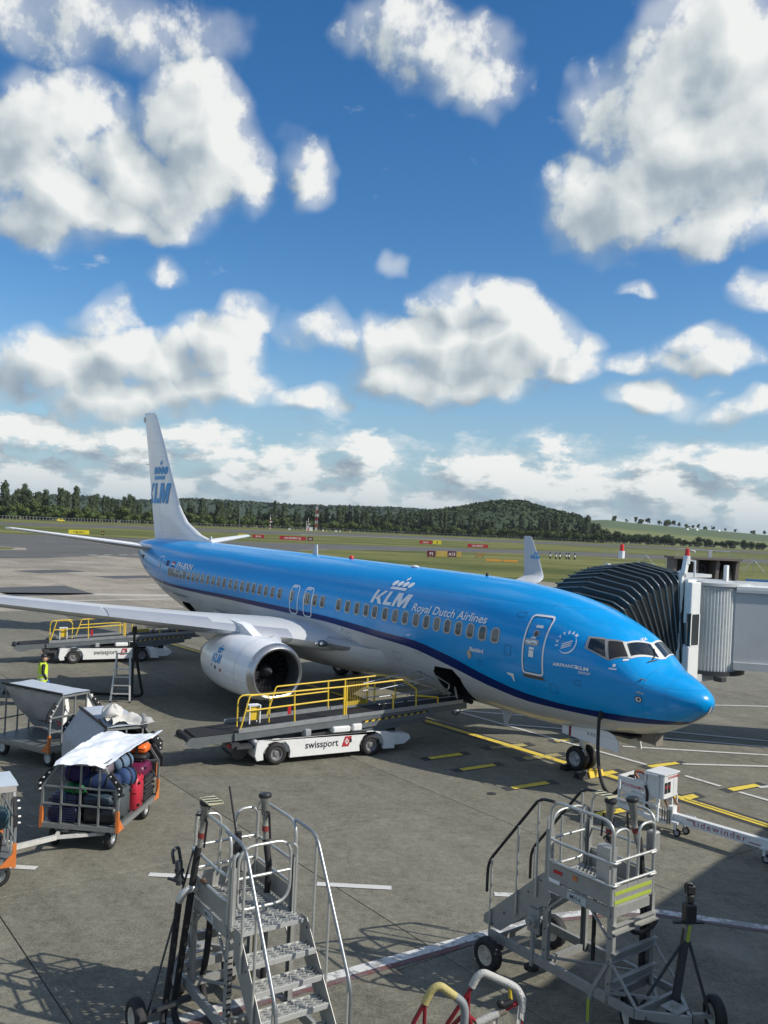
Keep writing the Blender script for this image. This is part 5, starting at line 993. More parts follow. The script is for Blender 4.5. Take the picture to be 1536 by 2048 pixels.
    q = MB(); q.tube([(6.0, -.4, zc(6) - .2), (5.95, -.4, zc(6) - .34), (6.1, -.4, zc(6) - .4), (6.25, -.4, zc(6) - .3), (6.25, -.4, zc(6) - .18)], .02, 7); q.build('hose_loop', BLK, T, True)
    return T
LO = belt_loader((-3.03, 24.59), 29.13, 'white belt loader with yellow rails raised to the open front hold'); L2 = copy_tree(LO); L2.location = (-13.55, 39.01, 0); L2.rotation_euler.z = R(27.44)
tag(L2, 'white belt loader with yellow rails seen under the right wing at the rear hold')

# ---- baggage carts
CANV = mat('grey canvas', (.40, .41, .42), .75, 0, .10, 2.2, .5, 9, dirt=.22); CANR = mat('pale canvas', (.52, .51, .47), .75, 0, .10, 2.5, .5, 9, dirt=.12); CTOP = mat('canvas roof', (.42, .47, .52), .65, 0, .06, 2, dirt=.1); PVC = mat('white plastic sheet', (.80, .83, .86), .38, 0, .04, 2, coat=.2)
CFR = mat('cart grey steel', (.24, .255, .25), .5, .35, .15, 5, dirt=.25); WGY = mat('pale rim', (.55, .55, .52), .5)
CW_, CL_ = .785, 1.15
def cart(label, loc, deg, rims=GALV):
    T = thing('baggage_cart', label, 'baggage cart', (loc[0], loc[1], 0), R(deg), 'baggage carts'); b = MB(); b.box((0, 0, .44), (1.57, 2.3, .09)); b.box((0, 0, .36), (1.36, 2.1, .10)); d = b.build('deck', CFR, T)
    q = MB()
    for k in range(9): q.box((-.68 + .17 * k, 0, .489), (.155, 2.24, .012))
    tag(q.build('deck_plank', mat('deck aluminium', (.20, .22, .22), .45, .5, .2, 5, dirt=.3), d), kind='stuff')
    for y in (-CL_ + .03, CL_ - .03):
        b = MB(); P = [(-CW_ + .02, y, .40), (-CW_ + .02, y, 1.2), (-.43, y, 1.66), (.43, y, 1.66), (CW_ - .02, y, 1.2), (CW_ - .02, y, .40)]
        for p, q2 in zip(P, P[1:]): b.bar(p, q2, .045, .045, (0, 1, 0))
        for x in (-.38, 0, .38): b.bar((x, y, .45), (x, y, 1.65), .035, .035, (0, 1, 0))
        for z in (.86, 1.2): b.bar((-CW_ + .04, y, z), (CW_ - .04, y, z), .03, .035, (0, 1, 0))
        e = b.build('end_frame', CFR, T); s_ = -1 if y < 0 else 1
        for sx in (-1, 1):
            c = MB(); c.prism([(CW_ - .0, 1.08), (CW_ + .07, 1.10), (CW_ + .07, 1.30), (.62, 1.56), (.55, 1.50), (CW_ - .02, 1.22)], (0, y + s_ * .03 + (.02), 0), (sx, 0, 0), (0, 0, 1), .05 * sx) if sx > 0 else c.prism([(CW_ - .0, 1.08), (CW_ + .07, 1.10), (CW_ + .07, 1.30), (.62, 1.56), (.55, 1.50), (CW_ - .02, 1.22)][::-1], (0, y + s_ * .03 + .02, 0), (-1, 0, 0), (0, 0, 1), .05)
            bu = c.build('bump_strip', RUB, e); c = MB()
            for (x, z) in ((.80, 1.15), (.80, 1.26), (.73, 1.38), (.62, 1.48)): c.cyl((sx * x, y + s_ * .03, z), (sx * x, y + s_ * .075, z), .017, 6)
            c.build('bolt', PWHT, bu)
            c = MB(); c.prism([(CW_ - .045, .40), (CW_ + .012, .38), (CW_ + .012, .80), (CW_ - .045, .80)], (0, y + .032, 0), (sx, 0, 0), (0, 0, 1), .064 * sx); c.prism([(-.02, 0), (.26, 0), (.0, .26)], (sx * (CW_ + .014), y, .40), (0, -s_, 0), (0, 0, 1), .012); c.build('corner_guard', ORG, e)
    b = MB()
    for x in (-.43, .43): b.bar((x, -CL_, 1.67), (x, CL_, 1.67), .04)
    b.build('top_rail', CFR, T)
    for (x, y) in ((-.56, -.9), (.56, -.9), (-.56, .9), (.56, .9)): wheel(T, (x, y, .21), (1 if x > 0 else -1, 0, 0), .21, .13, rims)
    b = MB(); b.box((0, -.9, .29), (1.0, .1, .1)); b.box((0, .9, .25), (1.0, .1, .1)); b.cyl((0, -.9, .3), (0, -.9, .36), .28, 14); b.build('axle', DKG, T); return T
def drawbar(T, tip):  # local coordinates of the hitch
    b = MB(); tip = Vector(tip); a = Vector((0, -.9, .30)); k = a + (tip - a) * .34; b.bar((-.45, -.95, .30), k, .06); b.bar((.45, -.95, .30), k, .06); b.bar(k, tip, .09, .08); b.bar((-.5, -.93, .30), (.5, -.93, .30), .07); d = b.build('drawbar', mat('drawbar grey', (.55, .55, .52), .5, .1, .15, 4, dirt=.25), T)
    b = MB(); u = (tip - a).normalized(); b.tube(fillet([tip - u * .28 + Vector((0, 0, .03)), tip - u * .28 + Vector((0, 0, .14)), tip - u * .06 + Vector((0, 0, .14)), tip - u * .06 + Vector((0, 0, .03))], .04), .012, 6); b.build('hitch_handle', WHT, d)
def cloth(T, name, fn, nu, nv, m, amp=.02, sc=3., seed=0):
    from mathutils import noise as NZ
    def g(u, v): p = Vector(fn(u, v)); k = NZ.fractal(p * sc + Vector((seed, 0, 0)), .8, 2.1, 4); k2 = NZ.noise(p * sc * .6 + Vector((seed + 9, 3, 1))); return p + Vector((k * amp * .6, k2 * amp * .6, k * amp))
    b = MB(); b.grid(g, nu, nv); return b.build(name, m, T, True, 80, solid=False)
def swiss_mark(T, o, ux, uy, h, name='lettering'):
    o = Vector(o); ux = Vector(ux).normalized(); uy = Vector(uy).normalized(); n = ux.cross(uy); vs, fs = text_tris('swissport', 1, .012); w = max(v[0] for v in vs); k = h * 3.4 / w
    q = MB(); q.add(*flat([(v[0] * k, v[1] * h * .75) for v in vs], fs, o, ux, uy)); q.build(name, NAV, T, solid=False)
    q = MB(); x = h * 3.65; q.add(*flat([(x, -h * .12), (x + h * .7, -h * .12), (x + h * 1.0, h * .78), (x + h * .3, h * .78)], [(0, 1, 2, 3)], o, ux, uy)); e = q.build('red_emblem', mat('emblem red', (.42, .03, .04), .5), T, solid=False)
    q = MB(); v2, f2 = ring2d([(x + h * .5, h * .02), (x + h * .7, h * .33), (x + h * .5, h * .64), (x + h * .3, h * .33)], h * .05); q.add(*flat(v2, f2, o + n * .004, ux, uy)); q.build('emblem_lines', DECAL, e, solid=False)
# loaded cart in front
CC = (-5.56, 18.36); CD = -5.4
C1 = cart('open baggage cart heaped with suitcases under a white sheet', CC, CD); drawbar(C1, (-.98, -2.35, .34))
cloth(C1, 'sheet_cover', lambda u, v: ((-.50 + 1.0 * u) * (1 + .35 * v) + .10 * v, -1.24 + 2.5 * v, 1.735 + .03 * math.sin(u * 5 + v * 3) + (.04 * v) - .10 * abs(u - .5) ** 1.5 + (.05 * (u > .9)) * v - (.05 if v < .02 else 0)), 26, 36, PVC, .06, 2.6, 3)
def bag_at(x, y, z): c, s = math.cos(R(CD)), math.sin(R(CD)); return (CC[0] + x * c - y * s, CC[1] + x * s + y * c, z)
def suitcase(label, pos, d, col, rz=0, rx=0, ry=0, ribs=0, soft=False, handle='top', base=None, wheels_=True, bcol=None, grp='bags on the loaded cart', name='suitcase'):
    m = mat('case ' + label[:38], col, .55 if soft else .38, 0, .15, 6, .3 if soft else 0, 30); T = thing(name, label, 'suitcase' if name == 'suitcase' else 'bag', pos, 0, grp); T.rotation_euler = (rx, ry, R(CD) + rz if base is None else base + rz)
    b = MB(); b.cbox((0, 0, d[2] / 2), d, .05 if not soft else .09); sh = b.build('shell', m, T, True, 50)
    if ribs:
        q = MB()
        for k in range(ribs):
            z = d[2] * (.12 + .76 * k / (ribs - 1)); q.box((0, -d[1] / 2 - .004, z), (d[0] * .88, .02, d[2] * .30 / ribs)); q.box((d[0] / 2 + .004, 0, z), (.02, d[1] * .86, d[2] * .30 / ribs))
        q.build('rib', mat('rib ' + label[:36], tuple(min(1, c * 2.2 + .012) for c in col), .3, 0, .1, 5), sh)
    q = MB(); q.tube(fillet([(-.1, -d[1] / 2, d[2] * .5), (-.1, -d[1] / 2 - .035, d[2] * .5), (.1, -d[1] / 2 - .035, d[2] * .5), (.1, -d[1] / 2, d[2] * .5)], .02, 3), .013, 6) if handle == 'front' else q.tube(fillet([(-.1, 0, d[2] - .01), (-.1, 0, d[2] + .035), (.1, 0, d[2] + .035), (.1, 0, d[2] - .01)], .02, 3), .013, 6); q.build('handle', BLK, T, True)
    if wheels_:
        q = MB()
        for sx in (-1, 1):
            for sy in (-1, 1): q.cyl((d[0] / 2, sy * d[1] * .36, sx * d[2] * .32 + d[2] / 2), (d[0] / 2 + .035, sy * d[1] * .36, sx * d[2] * .32 + d[2] / 2), .028, 8)
        q.build('castor', BLK, T)
    if bcol: q = MB(); q.box((0, 0, d[2] / 2), (.06, d[1] + .012, d[2] + .012)); q.build('strap', mat('strap ' + label[:36], bcol, .6), T)
    q = MB(); q.box((0, -d[1] / 2 - .0, d[2] * .52), (d[0] * .96, .008, .012)); q.build('zip', BLK, T); return T
def duffel(label, pos, l, r, col, rz=0, tilt=0, name='duffel_bag'):
    m = mat('duffel ' + label[:36], col, .75, 0, .2, 5, .5, 14); T = thing(name, label, 'bag', pos, 0, 'bags on the loaded cart'); T.rotation_euler = (0, tilt, R(CD) + rz); b = MB(); b.lathe([(-l / 2, .01), (-l / 2, r * .62), (-l / 2 + .05, r * .9), (-l * .2, r * 1.02), (l * .15, r * .97), (l / 2 - .05, r * .9), (l / 2, r * .6), (l / 2, .01)], (0, 0, r), (1, 0, 0), 14); b.v = [(x, y, (z if z > .05 else .05 * .4 + z * .6)) for x, y, z in b.v]; s = b.build('body', m, T, True, 60)
    q = MB()
    for x in (-l * .22, l * .22): q.tube([(x + .015 * math.sin(a), (r + .012) * math.cos(a), r + (r + .012) * math.sin(a)) for a in [R(-40 + 260 * i / 14) for i in range(15)]], .014, 5)
    q.build('strap', BLK, T); return T
NVY = (.012, .016, .05)
suitcase('navy ribbed suitcase lying at the bottom left front of the cart', bag_at(-.38, -.85, .5), (.62, .44, .31), NVY, ribs=6); suitcase('second navy ribbed suitcase stacked on top of the lower one', bag_at(-.36, -.84, .815), (.56, .42, .22), NVY, ribs=4, bcol=(.02, .10, .13))
suitcase('flat green case with yellow labels under the purple holdall', bag_at(-.18, -.84, 1.04), (.46, .36, .17), (.012, .16, .05), bcol=(.01, .06, .02)); duffel('rounded dark purple holdall behind the grid at upper left', bag_at(-.20, -.75, 1.19), .52, .21, (.022, .010, .075))
suitcase('large black case at the bottom right front of the cart', bag_at(.36, -.82, .5), (.66, .5, .34), (.012, .013, .016)); suitcase('flat slate grey soft case above the large black one', bag_at(.30, -.82, .845), (.60, .46, .20), (.03, .05, .07), soft=True, handle='front')
duffel('long royal blue duffel bag behind the front grid', bag_at(.28, -.78, 1.05), .74, .19, (.008, .026, .09), .05); suitcase('greyish mauve case tilted high on the blue duffel', bag_at(.14, -.6, 1.32), (.52, .40, .22), (.16, .13, .15), ry=-.14, wheels_=False, bcol=(.01, .01, .01))
suitcase('charcoal hard case standing at the right front corner', bag_at(.64, -.68, .5), (.22, .52, .66), (.055, .07, .075), soft=True); duffel('crumpled blue backpack bulging from the right side of the cart', bag_at(.56, -.30, 1.02), .40,   .20, (.022, .055, .15), 1.4, .1, 'backpack')
duffel('pale denim blue bag pressed under the sheet edge', bag_at(.44, -.12, 1.32), .46, .16, (.10, .16, .24), 1.1, -.2, 'backpack'); suitcase('bright red suitcase standing upright at the open side', bag_at(.66, .02, .5), (.26, .40, .70), (.42, .02, .04), bcol=(.28, .015, .03))
suitcase('black suitcase lying lowest beside the red one', bag_at(.42, .62, .5), (.64, .72, .26), (.014, .015, .017), ribs=4); suitcase('black suitcase stacked second beside the red one', bag_at(.42, .64, .77), (.62, .70, .22), (.02, .02, .022), ribs=3); suitcase('maroon square case on the black suitcases', bag_at(.46, .62, 1.0), (.50, .58, .28), (.12, .012, .05), wheels_=True)
suitcase('small black holdall between the maroon and the orange case', bag_at(.40, .80, 1.29), (.46, .36, .14), (.014, .014, .015), soft=True, wheels_=False); suitcase('bright orange strapped case on top at the rear of the cart', bag_at(.42, .84, 1.44), (.40, .34, .20), (.80, .15, .025), bcol=(.02, .02, .02), wheels_=False)
suitcase('dark grey suitcase at the back under the sheet', bag_at(-.35, .2, .5), (.7, .8, .62), (.03, .035, .04)); suitcase('black trunk at the rear left of the cart', bag_at(-.3, .85, .5), (.75, .45, .8), (.02, .02, .022))
# canvas covered cart behind it, tarpaulins thrown on its roof
C2 = cart('canvas covered baggage cart with tarpaulins bundled on its roof', (-6.30, 21.25), 33)
cloth(C2, 'canvas_roof', lambda u, v: (-.47 + .94 * u, -1.16 + 2.32 * v, 1.71 + .02 * math.sin(u * math.pi)), 8, 16, CTOP, .015, 2, 1)
cloth(C2, 'canvas_side', lambda u, v: (-.47 - (.36 * min(1, v * 2.2)) - .04 * math.sin(v * 3), -1.15 + 2.3 * u, 1.71 - 1.33 * v), 22, 14, CANV, .05, 2.4, 5); swiss_mark(C2, (-.965, .28, .80), (0, -1, 0), (0, 0, 1), .2)
b = MB(); b.bar((-.48, -1.18, 1.735), (-.48, 1.18, 1.735), .05); b.bar((-.48, -1.1, 1.7), (-.60, -1.0, 1.9), .03); b.build('curtain_rail', BLK, C2)
cloth(C2, 'side_curtain', lambda u, v: (.47 + .33 * min(1, v * 2.2), -1.0 + 2.1 * u, 1.70 - 1.2 * v), 14, 8, CANV, .04, 2, 8)
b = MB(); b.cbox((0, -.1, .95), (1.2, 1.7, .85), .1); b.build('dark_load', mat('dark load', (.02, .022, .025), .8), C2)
tp = MB()
cloth(C2, 'folded_tarpaulin', lambda u, v: (-.35 + .95 * u, -1.22 + .75 * v + .1 * math.sin(u * 4), 1.77 + .05 * math.sin(u * 7 + v * 4) + .06 * math.sin(v * 9) * (1 - u) + .05 * (1 - abs(2 * v - 1))), 24, 16, CANR, .06, 3.2, 12)
cloth(C2, 'tarpaulin_bundle', lambda u, v: (-.10 + (.26 + .04 * math.sin(6.283 * 2 * u)) * math.cos(6.283 * u) * math.sin(math.pi * (.08 + .9 * v)), -.28 + .36 * math.sin(6.283 * u) * math.sin(math.pi * (.08 + .9 * v)), 1.86 - .13 * math.cos(math.pi * v) + .06 * math.sin(6.283 * u * 3 + v * 2)), 34, 18, CANR, .045, 5.5, 21)
b = MB(); b.tube([(.40, -1.20, 1.74), (.48, -.9, 1.80), (.55, -.55, 1.78)], .07, 10); b.build('rolled_edge', mat('rolled canvas', (.25, .25, .24), .8), C2, True)
# empty cart with its printed curtain hanging to the floor
C3 = cart('empty flat cart with grey printed curtain hanging inside, at far left', (-8.83, 23.69), 60, WGY); C3.scale = (1, 1, 1.08)
cloth(C3, 'canvas_roof', lambda u, v: (-.47 + .94 * u, -1.16 + 2.32 * v, 1.71), 8, 14, CTOP, .012, 2, 2)
cloth(C3, 'printed_curtain', lambda u, v: (-.46 + 1.0 * v ** 1.25 + .04 * math.sin(u * 9) * v, -1.10 + 2.2 * u, 1.69 - 1.17 * v), 22, 14, CANV, .035, 2.4, 7)
swiss_mark(C3, (.10, .42, .80), (0, -1, 0), (-.78, 0, 1), .22)
b = MB(); b.bar((-.48, -1.18, 1.735), (-.48, 1.18, 1.735), .05); b.build('curtain_rail', BLK, C3)
cloth(C3, 'loose_flap', lambda u, v: (-.30 + .12 * u + .05 * math.sin(v * 6), -1.08, 1.6 - .75 * v), 5, 12, mat('white canvas', (.72, .72, .68), .7), .05, 4, 31); cloth(C3, 'loose_flap', lambda u, v: (.42 + .2 * u, -1.08, 1.62 - .38 * v), 5, 8, mat('white canvas', (.72, .72, .68), .7), .05, 4, 33)
# cart cut by the left edge of the picture
C4 = cart('roofed baggage cart with soft bags cut by the left picture edge', (-7.49, 15.42), 121); drawbar(C4, (.2, 2.2, .34))
cloth(C4, 'canvas_roof', lambda u, v: (-.50 + 1.0 * u, -1.18 + 2.36 * v, 1.72 - .03 * abs(u - .5)), 8, 16, mat('pale blue canvas', (.46, .53, .58), .6), .014, 2, 4)
b = MB(); b.box((-.49, 0, 1.66), (.03, 2.3, .10)); b.build('roof_valance', mat('valance', (.38, .36, .33), .7, dirt=.3), C4)
def bag4(x, y, z): c, s = math.cos(R(121)), math.sin(R(121)); return (-7.49 + x * c - y * s, 15.42 + x * s + y * c, z)
RB = R(121)
for lb, p, d, col, kw in (('teal ribbed soft suitcase lying in the cart at left edge', (-.25, -.62, .95), (.55, .85, .30), (.03, .075, .09), dict(ribs=4)), ('black upright suitcase with silver frame in the cart at left edge', (-.48, -.30, .5), (.30, .42, .44), (.012, .012, .013), {}), ('dark trolley bag leaning below the teal suitcase', (-.40, -.75, .5), (.28, .36, .42), (.02, .02, .022), dict(rx=.12)), ('large black suitcase deep inside the cart at left edge', (.3, -.3, .5), (.6, 1.0, .8), (.014, .014, .016), {})): suitcase(lb, bag4(*p), d, col, base=RB, grp='bags on the cart at left edge', **kw)
def pattern_mat():
    m = bpy.data.materials.new('purple floral fabric'); m.use_nodes = True; t = NT(m.node_tree); b = t.n['Principled BSDF']; v = t.new('ShaderNodeTexVoronoi'); t.put(v.inputs['Vector'], t.new('ShaderNodeTexCoord').outputs['Object']); v.inputs['Scale'].default_value = 13
    r = t.new('ShaderNodeValToRGB'); t.put(r.inputs[0], t.sep(v.outputs['Color'])[0]); e = r.color_ramp; e.interpolation = 'CONSTANT'; e.elements[0].color = (.03, .02, .10, 1); e.elements[1].position = .6; e.elements[1].color = (.35, .25, .55, 1); q = e.elements.new(.82); q.color = (.55, .50, .60, 1); t.put(b.inputs['Base Color'], r.outputs[0]); b.inputs['Roughness'].default_value = .8; return m
D4 = duffel('purple patterned holdall on top of the teal suitcase', bag4(-.30, -.62, 1.24), .50, .18, (.1, .05, .2), R(121) - R(CD)); D4['group'] = 'bags on the cart at left edge'; D4.children[0].data.materials[0] = pattern_mat()
b = MB(); b.box((0, 0, 0), (.01, .16, .22)); o = b.build('paper_tag', PWHT, C4); o.location = (-.70, -.46, .86)
b = MB(); b.prism([(0, 0), (.05, 0), (.09, .32), (.05, .36), (.0, .2)], (-.76, -.86, .5), (0, 1, 0), (0, 0, 1), .03); b.build('lock_lever', mat('drawbar grey', (.5, .5, .48), .5), C4)

# ================================================================== wheeled service steps in the foreground
def grating(b, x0, x1, y0, y1, z, pitch=.07, th=.03):
    n = max(2, round((x1 - x0) / pitch)); k = max(4, round((y1 - y0) / .115)); px = (x1 - x0) / n
    for i in range(n):
        x = x0 + px * i
        for j in range(k):
            ya = y0 + (y1 - y0) * j / k; yb = y0 + (y1 - y0) * (j + 1) / k; ym = (ya + yb) / 2
            b.bar((x + .006, ya, z), (x + px * .82, ym, z + .006), .020, th, m=0); b.bar((x + px * .82, ym, z + .006), (x + .006, yb, z), .020, th, m=0)
    for x in (x0, x1): b.bar((x, y0, z), (x, y1, z), .014, th + .02)
STL = mat('galvanised tube', (.52, .53, .50), .38, .55, .14, 10, dirt=.12); STP = mat('galvanised plate', (.33, .335, .315), .5, .3, .16, 5, dirt=.22); GRT = mat('open grating', (.50, .51, .49), .45, .4, .14, 9, dirt=.12)
def steps(label, loc, deg, variant):
    T = thing('service_steps', label, 'service steps', (loc[0], loc[1], 0), R(deg), 'wheeled service steps'); X, Y, ZP = .565, .45, 1.62
    def tube(name, pts, r=.021, f=.09, m=STL, par=T): q = MB(); q.tube(fillet(pts, f, 5), r, 9); return q.build(name, m, par, True, 60)
    # base frame, columns, platform
    b = MB()
    for y in (-Y - .03, Y + .03): b.bar((-X - .05, y, .42), (1.62, y, .42), .05, .13)
    for x in (-X, X, 1.45): b.bar((x, -Y, .42), (x, Y, .42), .05, .10)
    b.bar((-X, -Y, .50), (X, Y, .50), .03); fr = b.build('base_frame', STP, T)
    for x in (-X, X):
        for y in (-Y, Y):
            b = MB(); h = 2.32 if x > 0 else ZP + .02; b.box((x, y, (h + .36) / 2), (.10, .012, h - .36)); b.box((x - .045, y - math.copysign(.03, y), (h + .36) / 2), (.010, .06, h - .36)); b.box((x + .045, y - math.copysign(.03, y), (h + .36) / 2), (.010, .06, h - .36)); c = b.build('column', STP, T); q = MB()
            for z in (.6, .9, 1.2, 1.5): q.cyl((x, y + math.copysign(.004, y), z), (x, y + math.copysign(.016, y), z), .012, 6)
            q.build('bolt', DKG, c)
    b = MB(); b.bar((-X, -Y, ZP - .09), (X, -Y, ZP - .09), .04, .14); b.bar((-X, Y, ZP - .09), (X, Y, ZP - .09), .04, .14); b.bar((-X, -Y, ZP - .09), (-X, Y, ZP - .09), .04, .12); b.bar((X, -Y, ZP - .09), (X, Y, ZP - .09), .04, .12)
    for y in (-Y, Y): b.bar((X - .04, y, ZP - .42), (X - .36, y, ZP - .12), .03); b.bar((-X + .04, y, ZP - .42), (-X + .36, y, ZP - .12), .03)
    b.build('platform_frame', STP, T)
    g = MB(); xe = X + (.30 if variant == 'near' else .04); grating(g, -X, xe, -Y + .02, Y - .02, ZP); tag(g.build('grating', GRT, T), kind='stuff')
    for y, s in ((-Y, -1), (Y, 1)):
        b = MB(); b.box((0, y + s * .008, ZP + .13), (2 * X - .02, .008, .24)); b.build('toe_board', STP, T)
    b = MB(); b.box((-X - .008, 0, ZP + .13), (.008, 2 * Y - .02, .24)); tb = b.build('toe_board', STP, T)
    # side rails: a tall hoop with two bowed mid rails outside it
    for y, s in ((-Y, -1), (Y, 1)):
        tube('side_rail', [(-X, y, ZP), (-X, y, 2.74), (X - .03, y, 2.74), (X - .03, y, ZP)], .022, .20)
        for z in (2.20, 1.90): tube('mid_rail', [(-X - .03, y - s * .12, z), (-X - .05, y + s * .035, z), (X - .2, y + s * .035, z), (X - .02, y, z)], .02, .10)
    for y0, y1 in ((-Y, -.10), (.12, Y)): tube('end_rail', [(-X, y0, ZP + .2), (-X, y0, 2.62), (-X, y1, 2.62), (-X, y1, ZP + .2)], .02, .14)
    tube('end_rail', [(-X - .03, -Y, 2.22), (-X - .03, Y, 2.22)], .02); tube('end_rail', [(-X - .03, -Y, 1.92), (-X - .03, Y, 1.92)], .02)
    tube('gate', [(X + .02, -.36, 2.0), (X + .02, -.36, 2.55), (X + .02, .36, 2.55), (X + .02, .36, 1.78), (X + .02, -.36, 1.78), (X + .02, -.36, 2.05)], .02, .22); tube('gate', [(X + .02, -.36, 2.17), (X + .02, .36, 2.17)], .02)
    for y in (-Y + .02, Y - .02): tube('gate_post', [(X + .04, y, ZP), (X + .04, y, 2.45), (X + .04, y * .86, 2.5)], .02, .05)
    # stair flight
    slope = 1.36 if variant == 'near' else 1.05; xs = xe - .02; n = 5 if variant == 'near' else 4; dz = .245; going = dz / slope; zb = ZP - dz * n - .12; xb = xs + going * (n + .5)
    for y in (-Y + .0, Y - .0):
        b = MB(); w = .27 if variant == 'near' else .34; b.prism([(xs - .1, ZP + .05), (xs + .06, ZP + .05), (xb + w * .5, zb + .12), (xb + w * .5, zb), (xb - w * .55, zb), (xs - .1, ZP - .30)], (0, y + .004, 0), (1, 0, 0), (0, 0, 1), .008); s_ = b.build('stringer', STP, T); q = MB()
        for k in range(n + 1): zz = ZP - dz * (k + .3); q.cyl((xs + going * (k + .4), y - .012, zz), (xs + going * (k + .4), y + .012, zz), .014, 6)
        q.build('bolt', DKG, s_)
    for k in range(1, n + 1):
        g = MB(); x = xs + going * k; z = ZP - dz * k; grating(g, x - .12, x + .13, -Y + .012, Y - .012, z, .07); g.bar((x + .135, -Y, z - .01), (x + .135, Y, z - .01), .012, .06); g.bar((x - .125, -Y, z - .01), (x - .125, Y, z - .01), .012, .06); g.build('tread', GRT, T)
    for y in (-Y - .03, Y + .03):
        hp = mat('worn hand rail', (.33, .35, .36), .4, .7, .3, 14, dirt=.5) if variant == 'near' else BLK
        zt = ZP + 1.10; L_ = xb + .1; zl = zb + .95
        tube('hand_rail', [(X - .1, y, zt + .02), (xs + .15, y, zt), (L_, y, zl), (L_ + .0, y, zl - .45)], .023, .16, hp)
        for f in (.06, .42, .92): x = xs + .1 + (L_ - xs - .1) * f; z = zt + (zl - zt) * max(0, (x - xs - .15) / (L_ - xs - .15)); zz = ZP - slope * (x - xs) - .16; tube('rail_post', [(x, y, z), (x, y, max(.3, zz))], .018)
    # tow end: ladder bars, triangular tongue, castors, jack
    for z in (.62, .98, 1.34):
        b = MB(); b.box((-X - .045, 0, z), (.012, 2 * Y + .06, .10)); b.box((-X - .075, 0, z + .05), (.07, 2 * Y + .06, .012)); b.box((-X - .075, 0, z - .05), (.07, 2 * Y + .06, .012)); b.build('end_bar', STP, T)
    b = MB(); tip = (-X - .95, 0, .42)
    for y in (-Y - .03, Y + .03): b.bar((-X, y, .42), (-X - .45, y, .42), .05, .11); b.bar((-X - .45, y, .42), tip, .05, .11); b.bar((-X - .02, y, .95), (-X - .5, y, .47), .03)
    b.bar((-X - .45, -Y, .42), (-X - .45, Y, .42), .05, .10); b.bar((-X - .02, -Y, .50), (-X - .45, 0, .47), .04); b.bar((-X - .02, Y, .50), (-X - .45, 0, .47), .04); b.box((-X - .72, 0, .485), (.26, .26, .012)); b.cyl((-X - .72, 0, .49), (-X - .72, 0, .54), .045, 10); b.build('tongue', STP, T)
    for y in (-.38, .38):
        b = MB(); b.bar((-X - .55, y, .42), (-X - .55, y, .24), .05); b.build('castor_fork', DKG, T); wheel(T, (-X - .55, y, .19), (0, 1 if y > 0 else -1, 0), .19, .10, WGY)
    b = MB(); b.cyl((1.42, -Y - .3, .26), (1.42, Y + .3, .26), .03, 8); b.bar((1.42, -Y, .26), (1.42, -Y, .42), .06); b.bar((1.42, Y, .26), (1.42, Y, .42), .06); b.build('axle', DKG, T)
    for s in (-1, 1): wheel(T, (1.42, s * (Y + .27), .25), (0, s, 0), .25, .16, mat('cream wheel rim', (.50, .46, .38), .5))
    return T
def hose(T, pts, r=.04, m=RUB, f=.25, name='hose'): q = MB(); q.tube(fillet(pts, f, 6), r, 10); return q.build(name, m, T, True, 60)
def nozzle(T, p, d, hazard=True, name='fuel_nozzle', k=1.):
    n0 = len(COL.objects); p = Vector(p); d = Vector(d).normalized(); x, y, _ = frame_of(d); q = MB(); q.lathe([(0, .036), (.12, .036), (.13, .046), (.2, .046), (.22, .038), (.34, .042), (.36, .058), (.50, .055), (.52, .07), (.57, .07), (.57, .01)], p, d, 14); n = q.build(name, mat('nozzle metal', (.30, .30, .27), .45, .5, .3, 12, dirt=.3), T, True, 40)
    q = MB(); q.lathe([(.13, .049), (.2, .049)], p, d, 14); q.build('red_ring', mat('faded red label', (.22, .035, .03), .6, 0, .3, 20), n, solid=False); q = MB(); q.lathe([(.57, .085), (.60, .09), (.62, .08), (.62, .01)], p, d, 16); q.build('dust_cap', BLK, n, True, 40)
    q = MB(); q.tube([p + d * .40, p + d * .38 + x * .11, p + d * .05 + x * .13], .016, 7); q.tube([p + d * .42, p + d * .44 - y * .12], .014, 6); q.build('nozzle_handle', BLK, n)
    if hazard:
        q = MB(); q.box(p + d * .66 + x * .1 + y * .02, (.30, .20, .02)); h = q.build('hazard_plate', mat('plate cream', (.5, .48, .30), .5), n); q = MB()
        for k in range(3): a = p + d * .66 + x * .1 + y * .02 + Vector((-.1 + .1 * k, 0, .012)); q.add([a + Vector((-.03, -.09, 0)), a + Vector((.02, -.09, 0)), a + Vector((.06, .09, 0)), a + Vector((.01, .09, 0))], [(0, 1, 2, 3)])
        q.build('hazard_bars', BLK, h, solid=False)
    return n
SA = steps('near galvanised service steps with fuel hoses, treads facing the viewer', (-1.61, 11.52), -56, 'near'); Yn = -.45
hose(SA, [(-.32, Yn - .06, 2.30), (-.40, Yn - .10, 1.70), (-.52, Yn - .12, 1.0), (-.70, Yn - .14, .1), (-.5, Yn - .2, .06), (.1, Yn - .3, .05)], .046); nozzle(SA, (-.31, Yn - .05, 2.30), (.12, .06, 1))
hose(SA, [(-.40, Yn - .26, 1.62), (-.48, Yn - .28, .9), (-.62, Yn - .3, .08), (-.2, Yn - .5, .05)], .044); q = MB(); q.tube(fillet([(-.38, Yn - .02, 1.74), (-.36, Yn - .2, 1.76), (-.40, Yn - .26, 1.60)], .08, 5), .05, 10); q.build('pipe_elbow', STL, SA, True, 60)
